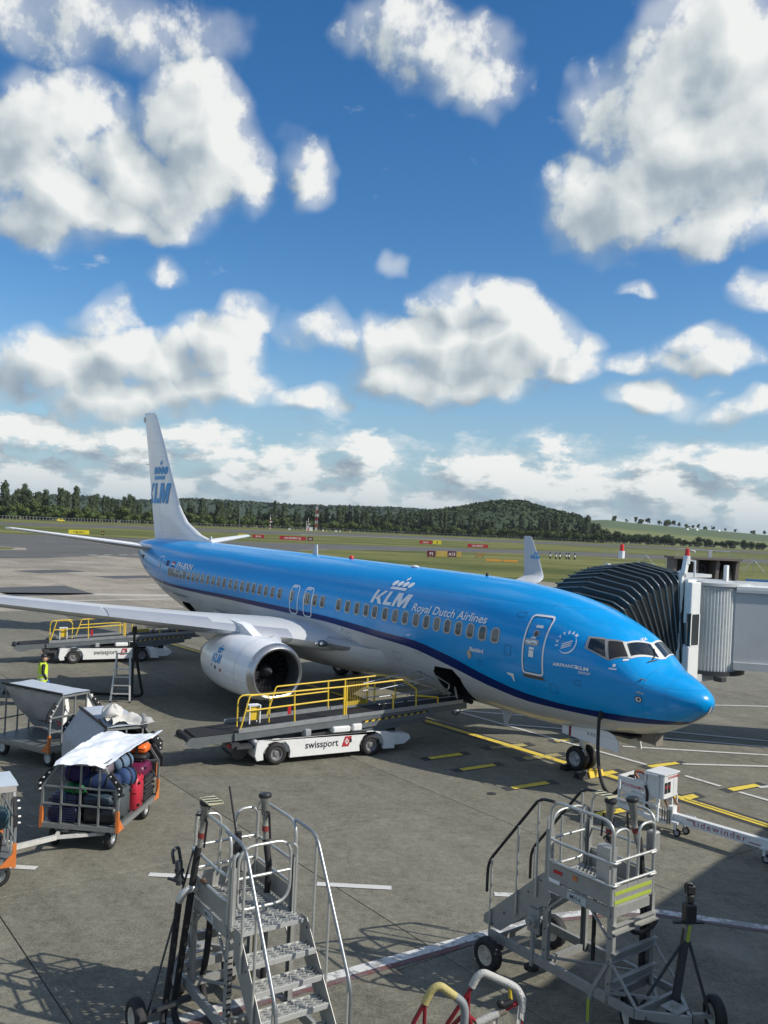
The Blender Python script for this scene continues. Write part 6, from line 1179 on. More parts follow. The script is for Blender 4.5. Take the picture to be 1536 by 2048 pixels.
q = MB(); q.cyl((-.50, Yn - .22, 1.78), (-.52, Yn - .24, 2.08), .05, 10); q.lathe([(0, .07), (.03, .07), (.03, .04), (.1, .04), (.1, .065), (.13, .065)], (-.51, Yn - .23, 1.84), (0, 0, 1), 12); q.tube(fillet([(-.52, Yn - .30, 2.06), (-.52, Yn - .34, 2.22), (-.56, Yn - .24, 2.26), (-.56, Yn - .2, 2.08)], .05), .022, 7); q.tube([(-.62, Yn - .34, 1.84), (-.48, Yn - .2, 1.80)], .018, 6); q.build('coupling_valve', DKG, SA, True, 40)
hose(SA, [(-.45, Yn + .22, 1.50), (-.56, Yn + .24, .8), (-.62, Yn + .2, .35), (-.4, Yn + .2, .06), (.0, Yn + .2, .05)], .044)
q = MB(); q.tube([(-.60, .02, 2.94), (-.30, .03, 2.30)], .016, 7); q.cyl((-.28, .03, 2.42), (-.24, .03, 1.9), .045, 10); q.cyl((-.24, .03, 1.9), (-.2, .03, 1.64), .03, 8); q.cbox((-.26, .03, 2.2), (.12, .12, .16), .02); q.build('hand_pump', BLK, SA, True, 40)
q = MB()
for k in range(9): q.lathe([(0, .034), (.012, .042), (.024, .034)], (-.18, .03, 1.70 + .026 * k), (0, 0, 1), 10)
q.build('pump_spring', BLK, SA, True); hose(SA, [(.0, .36, 2.04), (-.06, .38, 1.7), (-.1, .40, 1.2), (-.1, .4, .3)], .042); nozzle(SA, (-.12, .36, 2.30), (-.10, -.02, 1), False); hose(SA, [(-.12, .36, 2.32), (-.02, .37, 2.0)], .044)
q = MB(); q.tube([(-.22, Yn - .034, 1.90), (-.05, Yn - .034, 1.90)], .028, 9); q.build('grip', mat('brown grip', (.12, .06, .03), .7), SA, True); q = MB(); q.box((.12, Yn - .028, ZP_ - .09) if 0 else (.02, Yn - .024, 1.53), (.28, .004, .10)); pl = q.build('number_plate', mat('plate pale', (.45, .48, .48), .5), SA); q = MB(); q.add(*flat(*text_tris('MH-5', .085, .006), (-.10, Yn - .0275, 1.50), (1, 0, 0), (0, 0, 1))); q.build('lettering', NAV, pl, solid=False)
q = MB()
for k in range(11): q.box((.565 + .055, -.45 + .02, .55 + .07 * k), (.004, .06, .022))
q.build('slot', BLK, SA); q = MB(); q.bar((-.41, -.45, .30), (-.41, -1.2, .27), .05); q.bar((-.30, -1.1, .3), (-.5, -.5, 2.2), .02); q.build('outrigger', DKG, SA); wheel(SA, (-.41, -1.2, .24), (0, -1, 0), .24, .15, mat('cream wheel rim', (.50, .46, .38), .5)); q = MB(); q.cyl((.2, .1, .3), (.2, .1, 1.5), .03, 8); q.build('ram', mat('ochre ram', (.3, .18, .04), .5), SA)
SB = steps('second galvanised service steps with yellow reflective bands, treads turned away', (3.28, 12.56), 127.5, 'far')
q = MB()
for z in (1.66, 1.78): q.box((-.565 - .0155, 0, z), (.004, .80, .05))
q.build('reflective_band', mat('fluorescent yellow band', (.36, .44, .06), .4), SB); q = MB(); q.box((-.35, .30, 1.98), (.22, .16, .72)); q.build('control_panel', mat('panel aluminium', (.5, .51, .5), .4, .6), SB)
hose(SB, [(-.42, -.30, 2.36), (-.46, -.33, 2.0), (-.5, -.36, 1.5), (-.5, -.36, .5)], .045); nozzle(SB, (-.40, -.28, 2.30), (.10, .1, 1), False); hose(SB, [(.02, -.2, 2.28), (.02, -.22, 1.9), (.02, -.22, 1.62)], .042); nozzle(SB, (.02, -.2, 2.18), (-.02, 0, 1), True); hose(SB, [(-.02, .1, 1.5), (-.02, .1, .6)], .03)
q = MB(); q.tube([(-.2, .05, 1.64), (-.2, .05, 2.25), (-.14, .12, 2.35), (-.22, .05, 2.45), (-.2, -.02, 2.62)], .016, 7); q.cbox((-.2, .05, 2.1), (.1, .1, .16), .02); q.build('hand_pump', BLK, SB, True, 40)
q = MB(); q.cbox((-.5, -.52, 2.3), (.14, .16, .3), .02); q.build('nozzle_holster', STP, SB); q = MB(); q.box((.42, .466, 1.55), (.2, .006, .2)); q.box((.30, -.47, 1.72), (.2, .006, .22)); q.build('instruction_plate', PWHT, SB)
q = MB(); q.box((.0, .478, 1.53), (.34, .004, .11)); pl = q.build('number_plate', mat('plate pale', (.45, .48, .48), .5), SB); q = MB(); q.add(*flat(*text_tris('MH-6', .085, .006), (.12, .482, 1.50), (-1, 0, 0), (0, 0, 1))); q.build('lettering', NAV, pl, solid=False)
q = MB(); q.box((.36, .470, 1.77), (.16, .004, .05)); q.build('red_label', RED, SB); q = MB(); q.box((.05, .470, 1.79), (.08, .004, .06)); q.build('orange_label', ORG, SB); q = MB(); q.cyl((.75, .50, .95), (.75, .58, .95), .09, 14); q.cyl((.75, .58, .95), (.75, .62, .95), .04, 10); q.box((.75, .49, .95), (.22, .03, .34)); q.bar((.75, .5, .8), (.75, .5, .3), .05); q.build('winch', STP, SB); q = MB(); q.cyl((.75, .5, .30), (.75, .5, .26), .11, 14); q.build('jack_pad', BLK, SB)
q = MB(); q.bar((-.33, .5, .42), (-.33, .52, -.0), .06); q.bar((-.33, .5, .42), (-.545, .46, .86), .05); q.build('jack_leg', STP, SB); q = MB(); q.box((-.33, .553, .18), (.05, .004, .30)); q.build('reflective_band', mat('fluorescent yellow band', (.36, .44, .06), .4), SB)
q = MB(); q.tube([(-.6 - .03, -.2 + .28 * math.cos(a), 1.28 + .12 * math.sin(a)) for a in [R(180 + 180 * i / 12) for i in range(13)]], .03, 8); q.build('hose_coil', BLK, SB, True)
# ---- wheeled mast with a tow head
T = thing('tow_mast', 'dark wheeled mast with tow head and yellow reflector, bottom right', 'tow bar', (4.13, 11.80, 0), R(4)); b = MB(); b.bar((.0, 0, .18), (.16, .02, 1.42), .085); b.build('mast', DKG, T)
b = MB(); b.bar((.16, .02, 1.28), (-.52, 0, .24), .03); b.bar((.17, .02, 1.28), (.50, 0, .26), .035); b.build('brace', DKG, T); b = MB(); b.bar((.150, .02, 1.24), (.168, .02, 1.44), .10, .10); b.build('collar', STP, T); b = MB(); b.box((.155, -.052, 1.345), (.045, .004, .22), rot=Matrix.Rotation(.12, 3, 'Y')); b.build('reflector', mat('fluorescent yellow band', (.36, .44, .06), .4), T)
b = MB(); b.bar((-.60, 0, .24), (.60, 0, .24), .06); b.box((.06, -.1, .22), (.22, .12, .2)); b.prism([(-.3, .12), (.02, .05), (.02, .22)], (0, -.06, 0), (1, 0, 0), (0, 0, 1), .03); b.build('axle', STP, T)
for s in (-1, 1): wheel(T, (.58 * s, 0, .25), (s, 0, 0), .25, .15, WGY)
b = MB(); b.box((.175, .02, 1.465), (.42, .05, .025)); b.cbox((.18, .02, 1.60), (.15, .16, .24), .015); b.cbox((.19, .02, 1.78), (.09, .09, .12), .02); b.cbox((.19, .02, 1.90), (.13, .08, .13), .02); b.tube(fillet([(.12, .0, 1.86), (.10, .0, 1.99), (.19, .0, 1.985), (.20, 0, 1.95)], .04), .018, 7); b.build('tow_head', mat('dark casting', (.035, .037, .036), .5, .3, .2, 6), T, True, 35)
# ---- ground power unit with its trailing beam and cable
GD = R(-47); T = thing('ground_power_unit', 'white ground power cart with long sidewinder beam by the nose wheel', 'power unit', (6.9, 19.65, 0), GD); PWT = mat('power unit white', (.66, .68, .67), .4, 0, .06, 4, dirt=.12)
b = MB(); b.box((2.9, 0, .36), (6.3, .14, .19)); bm_ = b.build('beam', PWT, T); b = MB(); b.box((-.22, 0, .42), (.12, .2, .36)); b.box((-.55, 0, .22), (.55, .34, .05)); b.build('hinge', PWT, T); q = MB(); vs, fs = text_tris('sidewinder', .20, .0, 0, 1, 'LEFT', 1.25); k = 1.2 / max(v[0] for v in vs); q.add(*flat([(v[0] * k, v[1] * .9) for v in vs], fs, (.30, -.074, .315), (1, 0, 0), (0, 0, 1))); q.build('lettering', mat('crimson lettering', (.30, .02, .06), .5), bm_, solid=False)
for x_, z_, w_ in ((1.55, .31, .26), (.16, .40, .2)): q = MB(); q.add(*flat([(0, 0), (w_, 0), (w_, .02), (0, .02)], [(0, 1, 2, 3)], (x_, -.074, z_), (1, 0, 0), (0, 0, 1))); q.build('swoosh', mat('crimson lettering', (.30, .02, .06), .5), bm_, solid=False)
for x, y in ((-.05, -.16), (.0, .16), (1.9, -.1), (1.9, .12), (4.2, -.1), (4.2, .12)):
    b = MB(); b.bar((x, y, .28), (x, y, .14), .06); b.box((x, y, .30), (.16, .14, .04)); b.build('castor_fork', PWT, T); wheel(T, (x + .04, y, .09), (0, 1 if y > 0 else -1, 0), .09, .05, name='castor')
b = MB()
for u in (-.74, -.42):
    for v in (-.30, .32): b.bar((u, v, .26), (u, v, 1.28), .045)
for u in (-1.38,):
    for v in (-.34, .30): b.bar((u, v, .36), (u, v, 1.05), .045)
for v in (-.34, .30): b.bar((-1.38, v, 1.03), (-.74, v, 1.03), .04, .07); b.bar((-1.38, v, .40), (-.42, v, .30), .05, .09); b.bar((-1.38, v, .74), (-.74, v, .72), .03, .04); b.bar((-.74, v, 1.26), (-.42, v, 1.26), .04); b.bar((-.74, v, .62), (-.42, v, .60), .04)
b.bar((-1.38, -.34, 1.03), (-1.38, .3, 1.03), .04, .07); b.bar((-1.38, -.34, .40), (-1.38, .3, .40), .04, .08); b.bar((-.3, .32, .3), (-.3, .32, .8), .03); b.bar((-.42, .30, .34), (.02, .36, .34), .04); b.build('frame', PWT, T)
b = MB(); b.box((-1.06, -.345, .90), (.56, .012, .22)); b.box((-1.06, .31, .86), (.56, .012, .3)); b.box((-1.06, 0, .60), (.6, .6, .02)); pn = b.build('basket_panel', PWT, T); q = MB(); q.add(*flat(*text_tris('POWERAMP', .098, .007), (-1.31, -.354, .86), (1, 0, 0), (0, 0, 1))); q.build('lettering', mat('red lettering', (.45, .02, .05), .5), pn, solid=False)
b = MB(); b.cbox((-.50, .02, 1.02), (.42, .62, .54), .02); bx = b.build('cabinet', PWT, T); b = MB(); b.box((-.50, .02, 1.30), (.48, .68, .03)); b.build('cabinet_lid', PWT, bx); q = MB(); q.add(*flat(*text_tris('POWERAMP', .085, .007), (-.284, -.12, 1.18), (0, 1, 0), (0, 0, 1))); q.build('lettering', mat('red lettering', (.45, .02, .05), .5), bx, solid=False)
for k, y in enumerate((-.20, -.06)):
    q = MB(); q.box((-.287, y, 1.0), (.008, .115, .24)); w_ = q.build('warning_panel', BLK, bx); q = MB(); q.add(*flat(*ring2d([(0, -.045), (.04, 0), (0, .045), (-.04, 0)], .016), (-.282, y, 1.02), (0, 1, 0), (0, 0, 1))); q.build('warning_symbol', RED, w_, solid=False)
q = MB(); q.box((-.288, .20, .97), (.006, .15, .36)); q.build('cabinet_door', mat('door white', (.60, .62, .61), .4), bx)
for p in ([(-.55, .12, .75), (-.40, .16, .45), (-.25, .1, .42)], [(-.35, .22, .75), (-.22, .28, .5), (-.2, .2, .40)]): hose(T, p, .022, mat('copper cable', (.24, .09, .04), .5), .1, 'power_cable')
for k in range(4): q = MB(); q.box((-.40 + .06 * k, -.12, .36), (.02, .02, .32)); q.build('spring_bar', mat('spring steel', (.2, .17, .14), .5, .5), T)
hose(T, [(-1.1, .0, 1.0), (-1.2, -.02, 1.14), (-1.05, .1, 1.16), (-.85, .12, .95)], .035, mat('copper cable', (.24, .09, .04), .5), .12, 'power_cable'); hose(T, [(-.74, -.3, .98), (-.66, -.32, .8), (-.7, -.3, .5), (-.6, -.2, .4)], .03, BLK, .1, 'power_cable')
b = MB(); b.cbox((-1.15, -.05, .52), (.3, .34, .14), .03); b.prism([(-.1, 0), (.12, 0), (.02, .18)], (-1.15, -.1, .58), (1, 0, 0), (0, 0, 1), .1); b.build('cable_clamp', PWT, T); b = MB(); b.bar((-.1, .36, .34), (.06, .38, .36), .06); b.cbox((.1, .38, .28), (.1, .08, .2), .02); b.build('brake', GALV, T)
q = MB(); q.tube([Vector(p) for p in fillet([(5.87, 22.85, 2.10), (5.76, 22.72, 1.85), (5.70, 22.5, 1.11), (5.64, 22.0, .66), (5.64, 21.5, .42), (5.71, 21.1, .38), (5.80, 20.85, .56), (5.93, 20.7, .95), (6.1, 20.6, 1.0)], .5, 6)], .045, 10); q.tube([(5.95, 22.93, 2.16), (5.87, 22.85, 2.02), (5.80, 22.78, 1.86)], .075, 10); q.tube([(5.86, 22.86, 2.06), (5.84, 22.72, 2.22), (5.98, 22.8, 2.24)], .05, 8); o = q.build('power_cable', RUB, smooth=True, angle=60); tag(o, 'thick black cable looping from the nose down to the power unit', 'cable')
# ---- padded red tube frame at the bottom edge
T = thing('padded_frame', 'red tube frame with torn yellow and white padding, bottom edge', 'frame', (0, 0, 0)); RT = mat('red tube', (.22, .012, .02), .4, .1, .2, 8, dirt=.2); PYL = mat('yellow foam', (.46, .39, .15), .75, 0, .18, 14, .4, 30, dirt=.15); PWH = mat('white foam', (.46, .46, .42), .75, 0, .12, 14, .4, 30, dirt=.15); TAP = mat('grey tape', (.20, .22, .23), .6, 0, .3, 9)
def tb_(name, pts, r, m, f=.06): q = MB(); q.tube(fillet(pts, f, 5), r, 9); return q.build(name, m, T, True, 60)
tb_('tube', [(.40, 10.35, 0), (.60, 10.3, .82), (.80, 10.3, 1.22), (.89, 10.3, 1.27), (1.18, 10.3, 1.08), (1.27, 10.3, .86), (1.28, 10.3, 0)], .026, RT); tb_('padding', [(.725, 10.3, 1.06), (.80, 10.3, 1.22), (.89, 10.3, 1.275), (1.09, 10.3, 1.145)], .047, PYL, .05); tb_('tape', [(1.08, 10.3, 1.15), (1.17, 10.3, 1.085), (1.20, 10.3, .98), (1.19, 10.3, .7)], .05, TAP); tb_('tube', [(.73, 10.3, 1.04), (.735, 10.3, 0)], .022, RT)
tb_('tube', [(.86, 10.6, .40), (1.03, 10.6, .67), (1.29, 10.6, 1.10), (1.36, 10.6, 1.24), (1.43, 10.6, 1.29), (1.83, 10.6, 1.13), (1.91, 10.6, 1.0), (1.88, 10.6, 0)], .026, RT); tb_('padding', [(1.30, 10.6, 1.12), (1.36, 10.6, 1.245), (1.43, 10.6, 1.295), (1.74, 10.6, 1.175)], .046, PWH, .05); tb_('tape', [(1.72, 10.6, 1.18), (1.83, 10.6, 1.13), (1.91, 10.6, 1.0), (1.90, 10.6, .86)], .05, mat('torn foil', (.42, .43, .42), .5, .2, .4, 20, 1, 30)); tb_('padding', [(1.755, 10.58, 1.14), (1.765, 10.58, 1.0)], .024, mat('bright yellow foam', (.62, .45, .04), .7), .02); tb_('tube', [(1.27, 10.62, 1.05), (1.27, 10.62, 0)], .022, RT)
tb_('tube', [(1.36, 10.5, .75), (1.85, 10.6, .955)], .032, RT); tb_('padding', [(1.36, 10.48, .755), (1.62, 10.53, .862)], .048, PWH); tb_('tape', [(1.60, 10.53, .855), (1.70, 10.55, .895)], .05, mat('brown tape', (.20, .17, .13), .7)); tb_('tube', [(1.25, 10.45, .86), (1.36, 10.5, .76), (1.72, 10.55, .58), (1.9, 10.6, .45)], .026, RT); tb_('tube', [(1.0, 10.5, .62), (1.2, 10.4, .9)], .026, RT)
q = MB(); q.sphere((1.64, 10.53, .97), .05, 8, 6); q.cyl((1.66, 10.53, .95), (1.78, 10.55, .985), .045, 9); q.build('cable_drum', BLK, T, True)
for (x, z, s) in ((1.86, .95, .3), (1.58, .86, .22), (1.9, 1.05, .3)): q = MB(); q.add([(x, 10.56, z), (x + .05, 10.55, z - .02), (x + .03, 10.57, z - s), (x - .02, 10.55, z - s * .8)], [(0, 1, 2, 3)]); q.build('loose_strip', PWH, T, solid=False)
tb_('padding', [(1.875, 10.6, .64), (1.875, 10.6, .2)], .045, PYL)
# ---- step ladder and refuelling hose under the wing
T = thing('step_ladder', 'aluminium step ladder standing under the right wing', 'ladder', (-8.93, 31.0, 0), R(8)); b = MB()
for s in (-1, 1): b.bar((s * .33, -.22, 0), (s * .22, .12, 1.66), .06, .03)
b.build('front_rail', STL, T); b = MB()
for s in (-1, 1): b.bar((s * .31, .85, 0), (s * .22, .2, 1.60), .04, .025)
b.bar((-.3, .72, .3), (.3, .72, .3), .025); b.bar((-.26, .5, .85), (.26, .5, .85), .025); b.build('rear_leg', ALUD, T)
for k, z in enumerate((.30, .58, .86, 1.14)): b = MB(); f = z / 1.66; b.box((0, -.22 + .34 * f, z), (.62 - .2 * f, .10 if k < 3 else .22, .03)); b.build('step', STL, T)
b = MB(); b.box((0, .14, 1.66), (.5, .16, .03)); b.build('top_cap', STL, T); b = MB()
for x, y in ((-.33, -.22), (.33, -.22), (-.31, .85), (.31, .85)): b.box((x, y, .03), (.07, .06, .06))
b.build('foot', RUB, T)
q = MB(); q.tube(fillet([(-14.5, 31.2, .05), (-11.3, 31.75, .05), (-9.9, 32.0, .05), (-8.7, 31.85, .05), (-8.35, 31.7, .10), (-8.42, 31.6, .5), (-8.55, 31.4, 1.4), (-8.58, 31.3, 2.0)], .5, 6), .05, 9); o = q.build('fuel_hose', RUB, smooth=True, angle=60); tag(o, 'black refuelling hose lying on the apron and rising to the wing', 'hose')
T = thing('hose_stand', 'thin black stand pole under the right wing beside the ladder', 'pole', (-8.62, 31.2, 0)); b = MB(); b.bar((0, 0, 0), (0, 0, 2.5), .07); b.build('pole', BLK, T); b = MB(); b.box((0, -.02, 2.0), (.26, .14, .14)); b.cyl((0, 0, 2.4), (0, 0, 2.62), .08, 10); b.build('coupling', BLK, T)
# ---- chocks at the nose wheel
for (x, y, m, lb) in ((6.05, 24.15, YEL, 'yellow wheel chock in front of the nose wheel'), (5.50, 24.75, BLK, 'black wheel chock behind the nose wheel'), (5.72, 23.98, BLK, 'black and silver chock at the near nose wheel')):
    T = thing('wheel_chock', lb, 'chock', (x, y, .0), R(-53), 'wheel chocks'); b = MB(); b.prism([(-.12, 0), (.12, 0), (.06, .16), (-.06, .16)], (0, .28, 0), (1, 0, 0), (0, 0, 1), .56); b.build('block', m, T); b = MB(); b.box((0, 0, .165), (.08, .5, .012)); b.build('handle_bar', GALV if m is BLK else YEL, T)

# ================================================================== passenger boarding bridge
AIRM = Matrix.Translation(air.location) @ Matrix.Rotation(R(127.164), 4, 'Z') @ Matrix.Rotation(-.01, 4, 'Y')
JB = thing('boarding_bridge', 'boarding bridge with black folding canopy and corrugated white rotunda', 'boarding bridge', AIRM.translation); JB.rotation_euler = (0, -.01, R(127.164))
CAN = mat('black canopy fabric', (.012, .017, .018), .55, 0, .25, 3, .3, 8); RIBM = mat('canopy rib metal', (.16, .19, .20), .35, .6, .2, 6); BWH = mat('bridge white', (.70, .72, .70), .4, 0, .04, 1.5, dirt=.08); BGR = mat('bridge grey', (.50, .52, .52), .5, .1, .08, .8, dirt=.1)
YH, ZH, HH, WW = -4.6, 2.3, 3.22, 3.0
def rib_pts(k, n=12, grow=0.):
    f = k / n; a = R(50 * f); s1 = 4.30 + .75 * f; s2 = s1 + WW; h = HH + grow
    def P(s, d, up=0): return (s, YH + (d + up) * math.sin(a) + 0, ZH + (d + up) * math.cos(a))
    return [P(s1 - .25 * (1 - f), 0), P(s1 - .05, h - .30), P(s1 + .20, h - .02), P(s1 + WW * .5, h + .20), P(s2 - .15, h), P(s2 + .05, h - .25), P(s2, 0)]
N = 11
for k in range(N):
    b = MB(); A = rib_pts(k, N, -.02); B2 = rib_pts(k + 1, N, -.02); Mi = [tuple(np.array(p) * .5 + np.array(q) * .5) for p, q in zip(rib_pts(k, N, -.14), rib_pts(k + 1, N, -.14))]
    for P, Q in ((A, Mi), (Mi, B2)): b.add(P + Q, [(i, i + 1, 7 + i + 1, 7 + i) for i in range(6)])
    b.build('canopy_fold', CAN, JB, solid=False)
for k in range(N + 1):
    b = MB(); b.tube(fillet(rib_pts(k, N, .01), .07, 3), .026, 7); r = b.build('canopy_rib', RIBM, JB, True, 60); q = MB()
    for i in (2, 3, 4): p = Vector(rib_pts(k, N, .02)[i]); q.box(p + Vector((.08, 0, -.02)), (.06, .06, .05))
    q.build('rib_clip', DKG, r)
b = MB(); P = rib_pts(N, N, .03); b.tube(fillet(P[1:6], .3, 5), .13, 9); b.build('canopy_bumper', CAN, JB, True, 60)
b = MB(); P = rib_pts(N, N); b.tube([P[1], P[2]], .035, 7); b.build('canopy_lever', GALV, JB)
# cab: floor, side posts, window, roof
b = MB(); b.box((5.72, -5.55, 2.20), (3.2, 1.9, .22)); b.build('cab_floor', BGR, JB)
b = MB(); b.box((5.75, -5.35, 5.42), (2.9, 1.6, .10)); b.build('cab_roof', BGR, JB)
b = MB(); b.box((4.14, -4.78, 4.65), (.10, .46, 1.35)); b.box((4.14, -4.78, 2.75), (.11, .46, 1.12)); b.cbox((4.02, -4.76, 4.76), (.20, .50, .98), .02); b.cbox((4.02, -4.74, 2.62), (.22, .56, 1.30), .02); b.build('cab_side_panel', BWH, JB)
b = MB(); b.box((3.97, -4.76, 3.78), (.10, .44, 1.02)); b.build('cab_window', glass_mat('cab glass', (.03, .035, .035), .1), JB); b = MB(); b.add(*flat(*ring2d(rrect(-.24, -.53, .24, .53, .08), .05), (3.905, -4.76, 3.78), (0, 1, 0), (0, 0, 1))); b.tube([(3.98, -4.95, 3.24), (3.98, -4.55, 3.24)], .03, 6); b.build('window_frame', BWH, JB, solid=False)
b = MB(); b.box((7.2, -4.55, 4.0), (.14, .14, 3.2)); b.build('cab_frame', BWH, JB)
b = MB(); b.box((4.30, -4.50, 4.0), (.12, .12, 3.2)); b.bar((4.22, -4.50, 5.5), (4.22, -4.62, 6.05), .14); b.build('cab_frame', BWH, JB)
for (x, y) in ((4.22, -4.62), (7.0, -5.0)):
    b = MB(); b.lathe([(0, .075), (.22, .06), (.24, .01)], (x, y, 6.05), (0, 0, 1), 12); bc = b.build('beacon', mat('beacon red', (.6, .02, .02), .2), JB, True, 40); q = MB(); q.cyl((x, y, 5.8), (x, y, 6.05), .1, 10); q.build('beacon_base', BWH, bc)
b = MB(); b.cyl((4.08, -4.85, 5.4), (4.08, -4.85, 5.92), .035, 8); b.bar((4.08, -4.85, 5.90), (4.30, -4.85, 5.92), .05); b.build('camera_post', BWH, JB)
# rotunda with corrugated curtain wall, then the tunnel running back to the terminal
RC = Vector((4.95, -6.7, 0)); RR = 1.32
def corr(u, v): a = R(-175 + 230 * u); r = RR + .035 * (1 if (int(u * 132) % 2) else -1); return (RC.x + r * math.cos(a), RC.y + r * math.sin(a), 2.42 + 2.68 * v)
b = MB(); n_ = 64; pts = []
for i in range(n_):
    for da, dr in ((0, -.03), (.30, -.03), (.5, .035), (.8, .035)): pts.append((R(96 + 284 * (i + da) / n_), RR + dr))
for (a, r) in pts:
    for z in (2.42, 5.12): b.v.append((RC.x + r * math.cos(a), RC.y + r * math.sin(a), z))
b.f = [(2 * i, 2 * i + 2, 2 * i + 3, 2 * i + 1) for i in range(len(pts) - 1)]; b.m = [0] * len(b.f); b.build('corrugated_wall', BWH, JB, solid=False)
b = MB(); b.lathe([(0, RR + .12), (.10, RR + .12), (.10, .01)], (RC.x, RC.y, 5.12), (0, 0, 1), 40); b.lathe([(-.10, .01), (-.10, RR + .06), (-.02, RR + .06)], (RC.x, RC.y, 5.12), (0, 0, 1), 40); b.build('rotunda_roof', BGR, JB, True, 30)
b = MB(); b.lathe([(0, .01), (0, RR + .08), (.14, RR + .08), (.14, .01)], (RC.x, RC.y, 2.28), (0, 0, 1), 40); b.cbox((RC.x - 1.2, RC.y + .7, 2.2), (.3, .3, .16), .02); b.build('rotunda_floor', DKG, JB, True, 30)
MI = AIRM.inverted(); d0 = (MI.to_3x3() @ Vector((.98, -.12, 0))).normalized(); d0.z = 0; nd = Vector((-d0.y, d0.x, 0)); s0 = RC + d0 * .75 + nd * .0
for sgn in (-1, 1):
    b = MB()
    for k in range(6):
        p = s0 + d0 * (.0 + 1.9 * k) + nd * sgn * 1.15; q = p + d0 * 1.88; b.bar(p + Vector((0, 0, 3.85)), q + Vector((0, 0, 3.85)), .06, 2.30); b.bar(p + d0 * 1.88 + Vector((0, 0, 3.85)), p + d0 * 1.90 + Vector((0, 0, 3.85)), .03, 2.30)
    b.build('tunnel_wall', BGR, JB)
b = MB()
for sgn in (-1, 1): b.bar(s0 + nd * sgn * 1.2 + Vector((0, 0, 2.62)), s0 + d0 * 11 + nd * sgn * 1.2 + Vector((0, 0, 2.62)), .14, .24); b.bar(s0 + nd * sgn * 1.19 + Vector((0, 0, 5.04)), s0 + d0 * 11 + nd * sgn * 1.19 + Vector((0, 0, 5.04)), .12, .16)
b.build('tunnel_girder', BGR, JB); b = MB(); b.bar(s0 + Vector((0, 0, 2.55)), s0 + d0 * 11 + Vector((0, 0, 2.55)), 2.3, .12); b.build('tunnel_floor', BGR, JB); b = MB(); b.bar(s0 + Vector((0, 0, 5.10)), s0 + d0 * 11 + Vector((0, 0, 5.10)), 2.5, .10); b.bar(s0 + d0 * .3 + nd * .0 + Vector((0, 0, 5.2)), s0 + d0 * 3 + Vector((0, 0, 5.2)), .12, .14); b.build('tunnel_roof', BWH, JB)
b = MB(); b.bar(s0 + d0 * .1 + nd * .5 + Vector((0, 0, 5.15)), s0 + d0 * .1 + nd * .5 + Vector((0, 0, 5.75)), .12); b.bar(s0 + d0 * .15 + nd * .8 + Vector((0, 0, 5.15)), s0 + d0 * .15 + nd * .8 + Vector((0, 0, 5.6)), .08); b.build('roof_post', BWH, JB); b = MB(); b.bar(s0 + d0 * .8 + nd * .7 + Vector((0, 0, 5.26)), s0 + d0 * 4 + nd * .7 + Vector((0, 0, 5.26)), .12, .12); b.build('cable_tray', mat('blue tray', (.03, .12, .28), .5), JB)
b = MB()
for k in (-1, 1): b.box(s0 + d0 * 6.5 + nd * k * .9 + Vector((0, 0, 1.3)), (.4, .4, 2.6))
b.box(s0 + d0 * 6.5 + Vector((0, 0, .5)), (.7, 2.8, .5)); dr = b.build('drive_column', BGR, JB)
for k in (-1, 1): wheel(dr, s0 + d0 * 6.5 + nd * k * 1.25 + Vector((0, 0, .5)), nd * k, .5, .36)
# ================================================================== ramp worker in a yellow vest
def skin_body(name, chain, m, parent, sub=2):
    """chain: list of (parent index, position, radius); one continuous skinned surface"""
    me = bpy.data.meshes.new(name); me.from_pydata([c[1] for c in chain], [(c[0], i) for i, c in enumerate(chain) if c[0] >= 0], []); o = link(name, me, None); sk = o.modifiers.new('skin', 'SKIN'); sk.use_smooth_shade = True
    for i, c in enumerate(chain): v = me.skin_vertices[0].data[i]; v.radius = (c[2], c[2]) if not isinstance(c[2], tuple) else c[2]; v.use_root = (i == 0)
    sd = o.modifiers.new('sub', 'SUBSURF'); sd.levels = sd.render_levels = sub
    me2 = bpy.data.meshes.new_from_object(o.evaluated_get(bpy.context.evaluated_depsgraph_get())); o.modifiers.clear(); o.data = me2; me2.materials.clear(); me2.materials.append(m); me2.polygons.foreach_set('use_smooth', [True] * len(me2.polygons)); o.parent = parent; return o
PT = thing('person', 'ramp worker in black cap and yellow reflective vest looking right', 'person', (-11.17, 29.55, 0), R(-62)); CLO = mat('black work clothes', (.018, .019, .022), .8, 0, .25, 8, .3, 30); SKN = mat('skin', (.50, .30, .22), .55, 0, .06, 10); VES = mat('fluorescent vest', (.55, .72, .04), .6, 0, .12, 6, .3, 18); GLV = mat('blue glove', (.05, .15, .42), .6)
ch = [(-1, (0, 0, .93), (.15, .12)), (0, (0, 0, 1.12), (.145, .115)), (1, (0, .0, 1.32), (.17, .12)), (2, (0, -.01, 1.44), (.10, .08)), (3, (0, .0, 1.50), .058), (4, (0, .02, 1.56), .055),
      (2, (.17, 0, 1.42), .065), (6, (.225, -.02, 1.18), .052), (7, (.21, .12, .95), .040), (2, (-.17, 0, 1.42), .065), (9, (-.225, -.02, 1.18), .052), (10, (-.21, .12, .95), .040),
      (0, (.09, 0, .86), .105), (12, (.10, .02, .50), .075), (13, (.10, -.02, .10), .055), (14, (.10, .10, .045), .045), (0, (-.09, 0, .86), .105), (16, (-.10, .0, .50), .075), (17, (-.10, -.05, .10), .055), (18, (-.10, .07, .045), .045)]
body = skin_body('body', ch, CLO, PT)
b = MB(); b.sphere((0, .035, 1.635), .108, 18, 14, (.82, .95, 1.12)); hd = b.build('head', SKN, PT, True, 80); b = MB(); b.prism([(-.018, 0), (.018, 0), (.008, .055), (-.008, .055)], (0, .155, 1.605), (1, 0, 0), (0, 0, 1), -.03); b.build('nose', SKN, hd); b = MB()
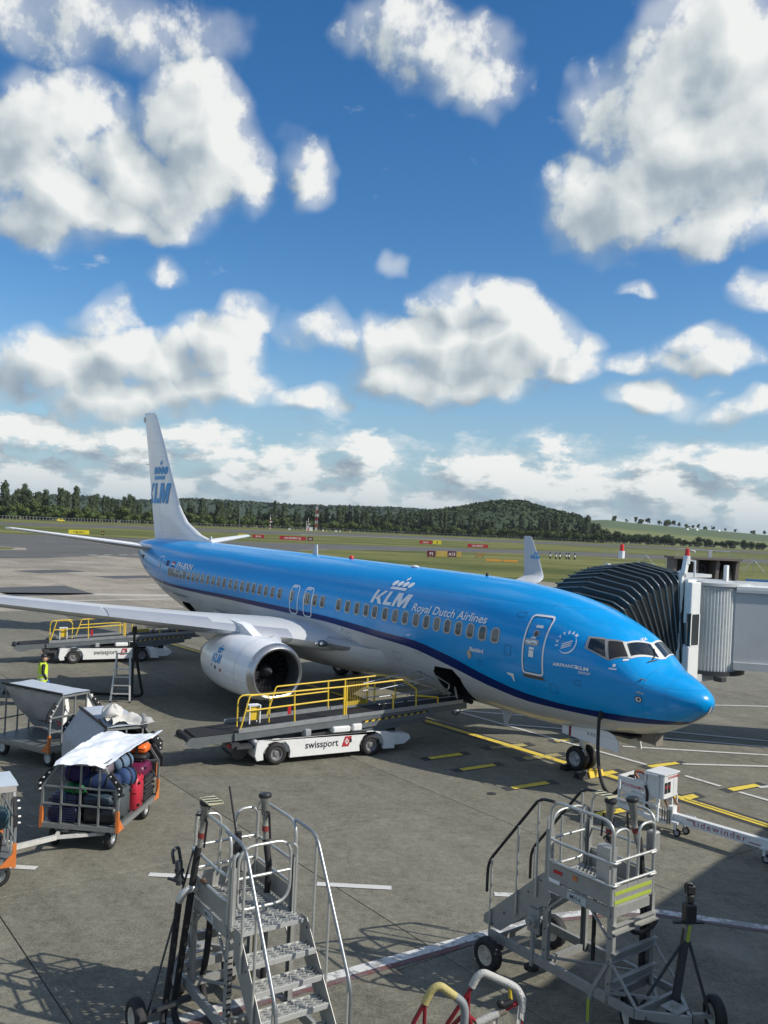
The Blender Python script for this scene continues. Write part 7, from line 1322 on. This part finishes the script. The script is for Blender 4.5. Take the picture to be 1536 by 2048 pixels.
for s in (-1, 1): b.sphere((s * .036, .128, 1.66), .013, 8, 6)
b.build('eye', BLK, hd); b = MB(); b.box((0, .130, 1.575), (.05, .012, .010)); b.build('mouth', mat('lips', (.35, .14, .12), .5), hd); b = MB()
for s in (-1, 1): b.sphere((s * .09, .02, 1.635), .026, 8, 6, (.4, .8, 1.2))
b.build('ear', SKN, hd, True); b = MB(); b.sphere((0, .0, 1.64), .104, 14, 8, (.86, .92, .9)); b.build('hair', mat('grey hair', (.10, .09, .08), .8), hd, True)
b = MB(); b.lathe([(0, .100), (.05, .104), (.095, .080), (.115, .03), (.118, .005)], (0, .025, 1.675), (0, -.05, 1), 18); b.prism([(-.075, 0), (.075, 0), (.06, .10), (0, .125), (-.06, .10)], (0, .10, 1.682), (1, 0, 0), (0, 1, -.15), .012); b.build('cap', BLK, PT, True, 50)
def vest(u, v): a = 2 * math.pi * u; z = .84 + .60 * v; w = .205 + .02 * (1 - v) - (.05 * max(0, v - .75) * 4 * .5); dd = .155 + .015 * (1 - v); return (w * math.cos(a), dd * math.sin(a), z)
b = MB(); b.grid(vest, 28, 10, closed_u=True); b.prism([(.06, 1.40), (.15, 1.40), (.13, 1.50), (.08, 1.50)], (0, .10, 0), (1, 0, 0), (0, 0, 1), .2); b.prism([(-.15, 1.40), (-.06, 1.40), (-.08, 1.50), (-.13, 1.50)], (0, .10, 0), (1, 0, 0), (0, 0, 1), .2); vo = b.build('vest', VES, PT, True, 60, solid=False); b = MB()
for z0 in (.40, .18): b.grid(lambda u, v: tuple(np.array(vest(u, z0 + .07 * v)) * np.array([1.02, 1.02, 1])), 28, 1, closed_u=True)
b.build('reflective_strip', mat('reflective silver', (.6, .62, .62), .35, .2), vo, solid=False)
def hand(s, base, fwd):
    base = Vector(base); f = Vector(fwd).normalized(); side = Vector((s, 0, 0)); c = [(-1, base, .030), (0, base + f * .055, .036)]
    for k, (dx, L) in enumerate(((-.03, .075), (-.01, .085), (.01, .080), (.03, .065))): i = len(c); c += [(1, base + f * .095 + Vector((0, dx, 0)), .012), (i, base + f * (.095 + L * .55) + Vector((-s * .01, dx, 0)), .010), (i + 1, base + f * (.095 + L) + Vector((-s * .03, dx, 0)), .008)]
    i = len(c); c += [(0, base + f * .04 + Vector((0, .045, 0)), .013), (i, base + f * .085 + Vector((-s * .01, .06, 0)), .010)]; return skin_body('hand', c, GLV, PT, 1)
hand(1, (.21, .13, .94), (0, .25, -1)); hand(-1, (-.21, .13, .94), (0, .25, -1))
# small debris and drain covers on the apron
IRON = mat('cast iron cover', (.05, .05, .05), .7, .3, .2, 8)
for (x, y, r, lb) in ((-7.2, 20.2, .16, 'round iron drain cover in the shade beside the loaded cart'), (3.0, 22.1, .12, 'small round cover on the apron in front of the belt loader')):
    b = MB(); b.lathe([(0, r), (.012, r), (.012, r * .8), (.016, r * .78), (.016, .005)], (x, y, .0), (0, 0, 1), 18); tag(b.build('drain_cover', IRON), lb, 'cover')
# ---- pale air that softens the far woods and hills
hz = bpy.data.materials.new('thin haze'); hz.use_nodes = True; hn = hz.node_tree; hn.nodes.remove(hn.nodes['Principled BSDF']); pv = hn.nodes.new('ShaderNodeVolumePrincipled'); pv.inputs['Color'].default_value = (.86, .91, .95, 1); pv.inputs['Density'].default_value = .00005; pv.inputs['Anisotropy'].default_value = .3; hn.links.new(pv.outputs[0], hn.nodes['Material Output'].inputs['Volume'])
b = MB(); b.box((0, 2700, 40), (10600, 6900, 82.2)); o = b.build('haze', hz); tag(o, kind='stuff')
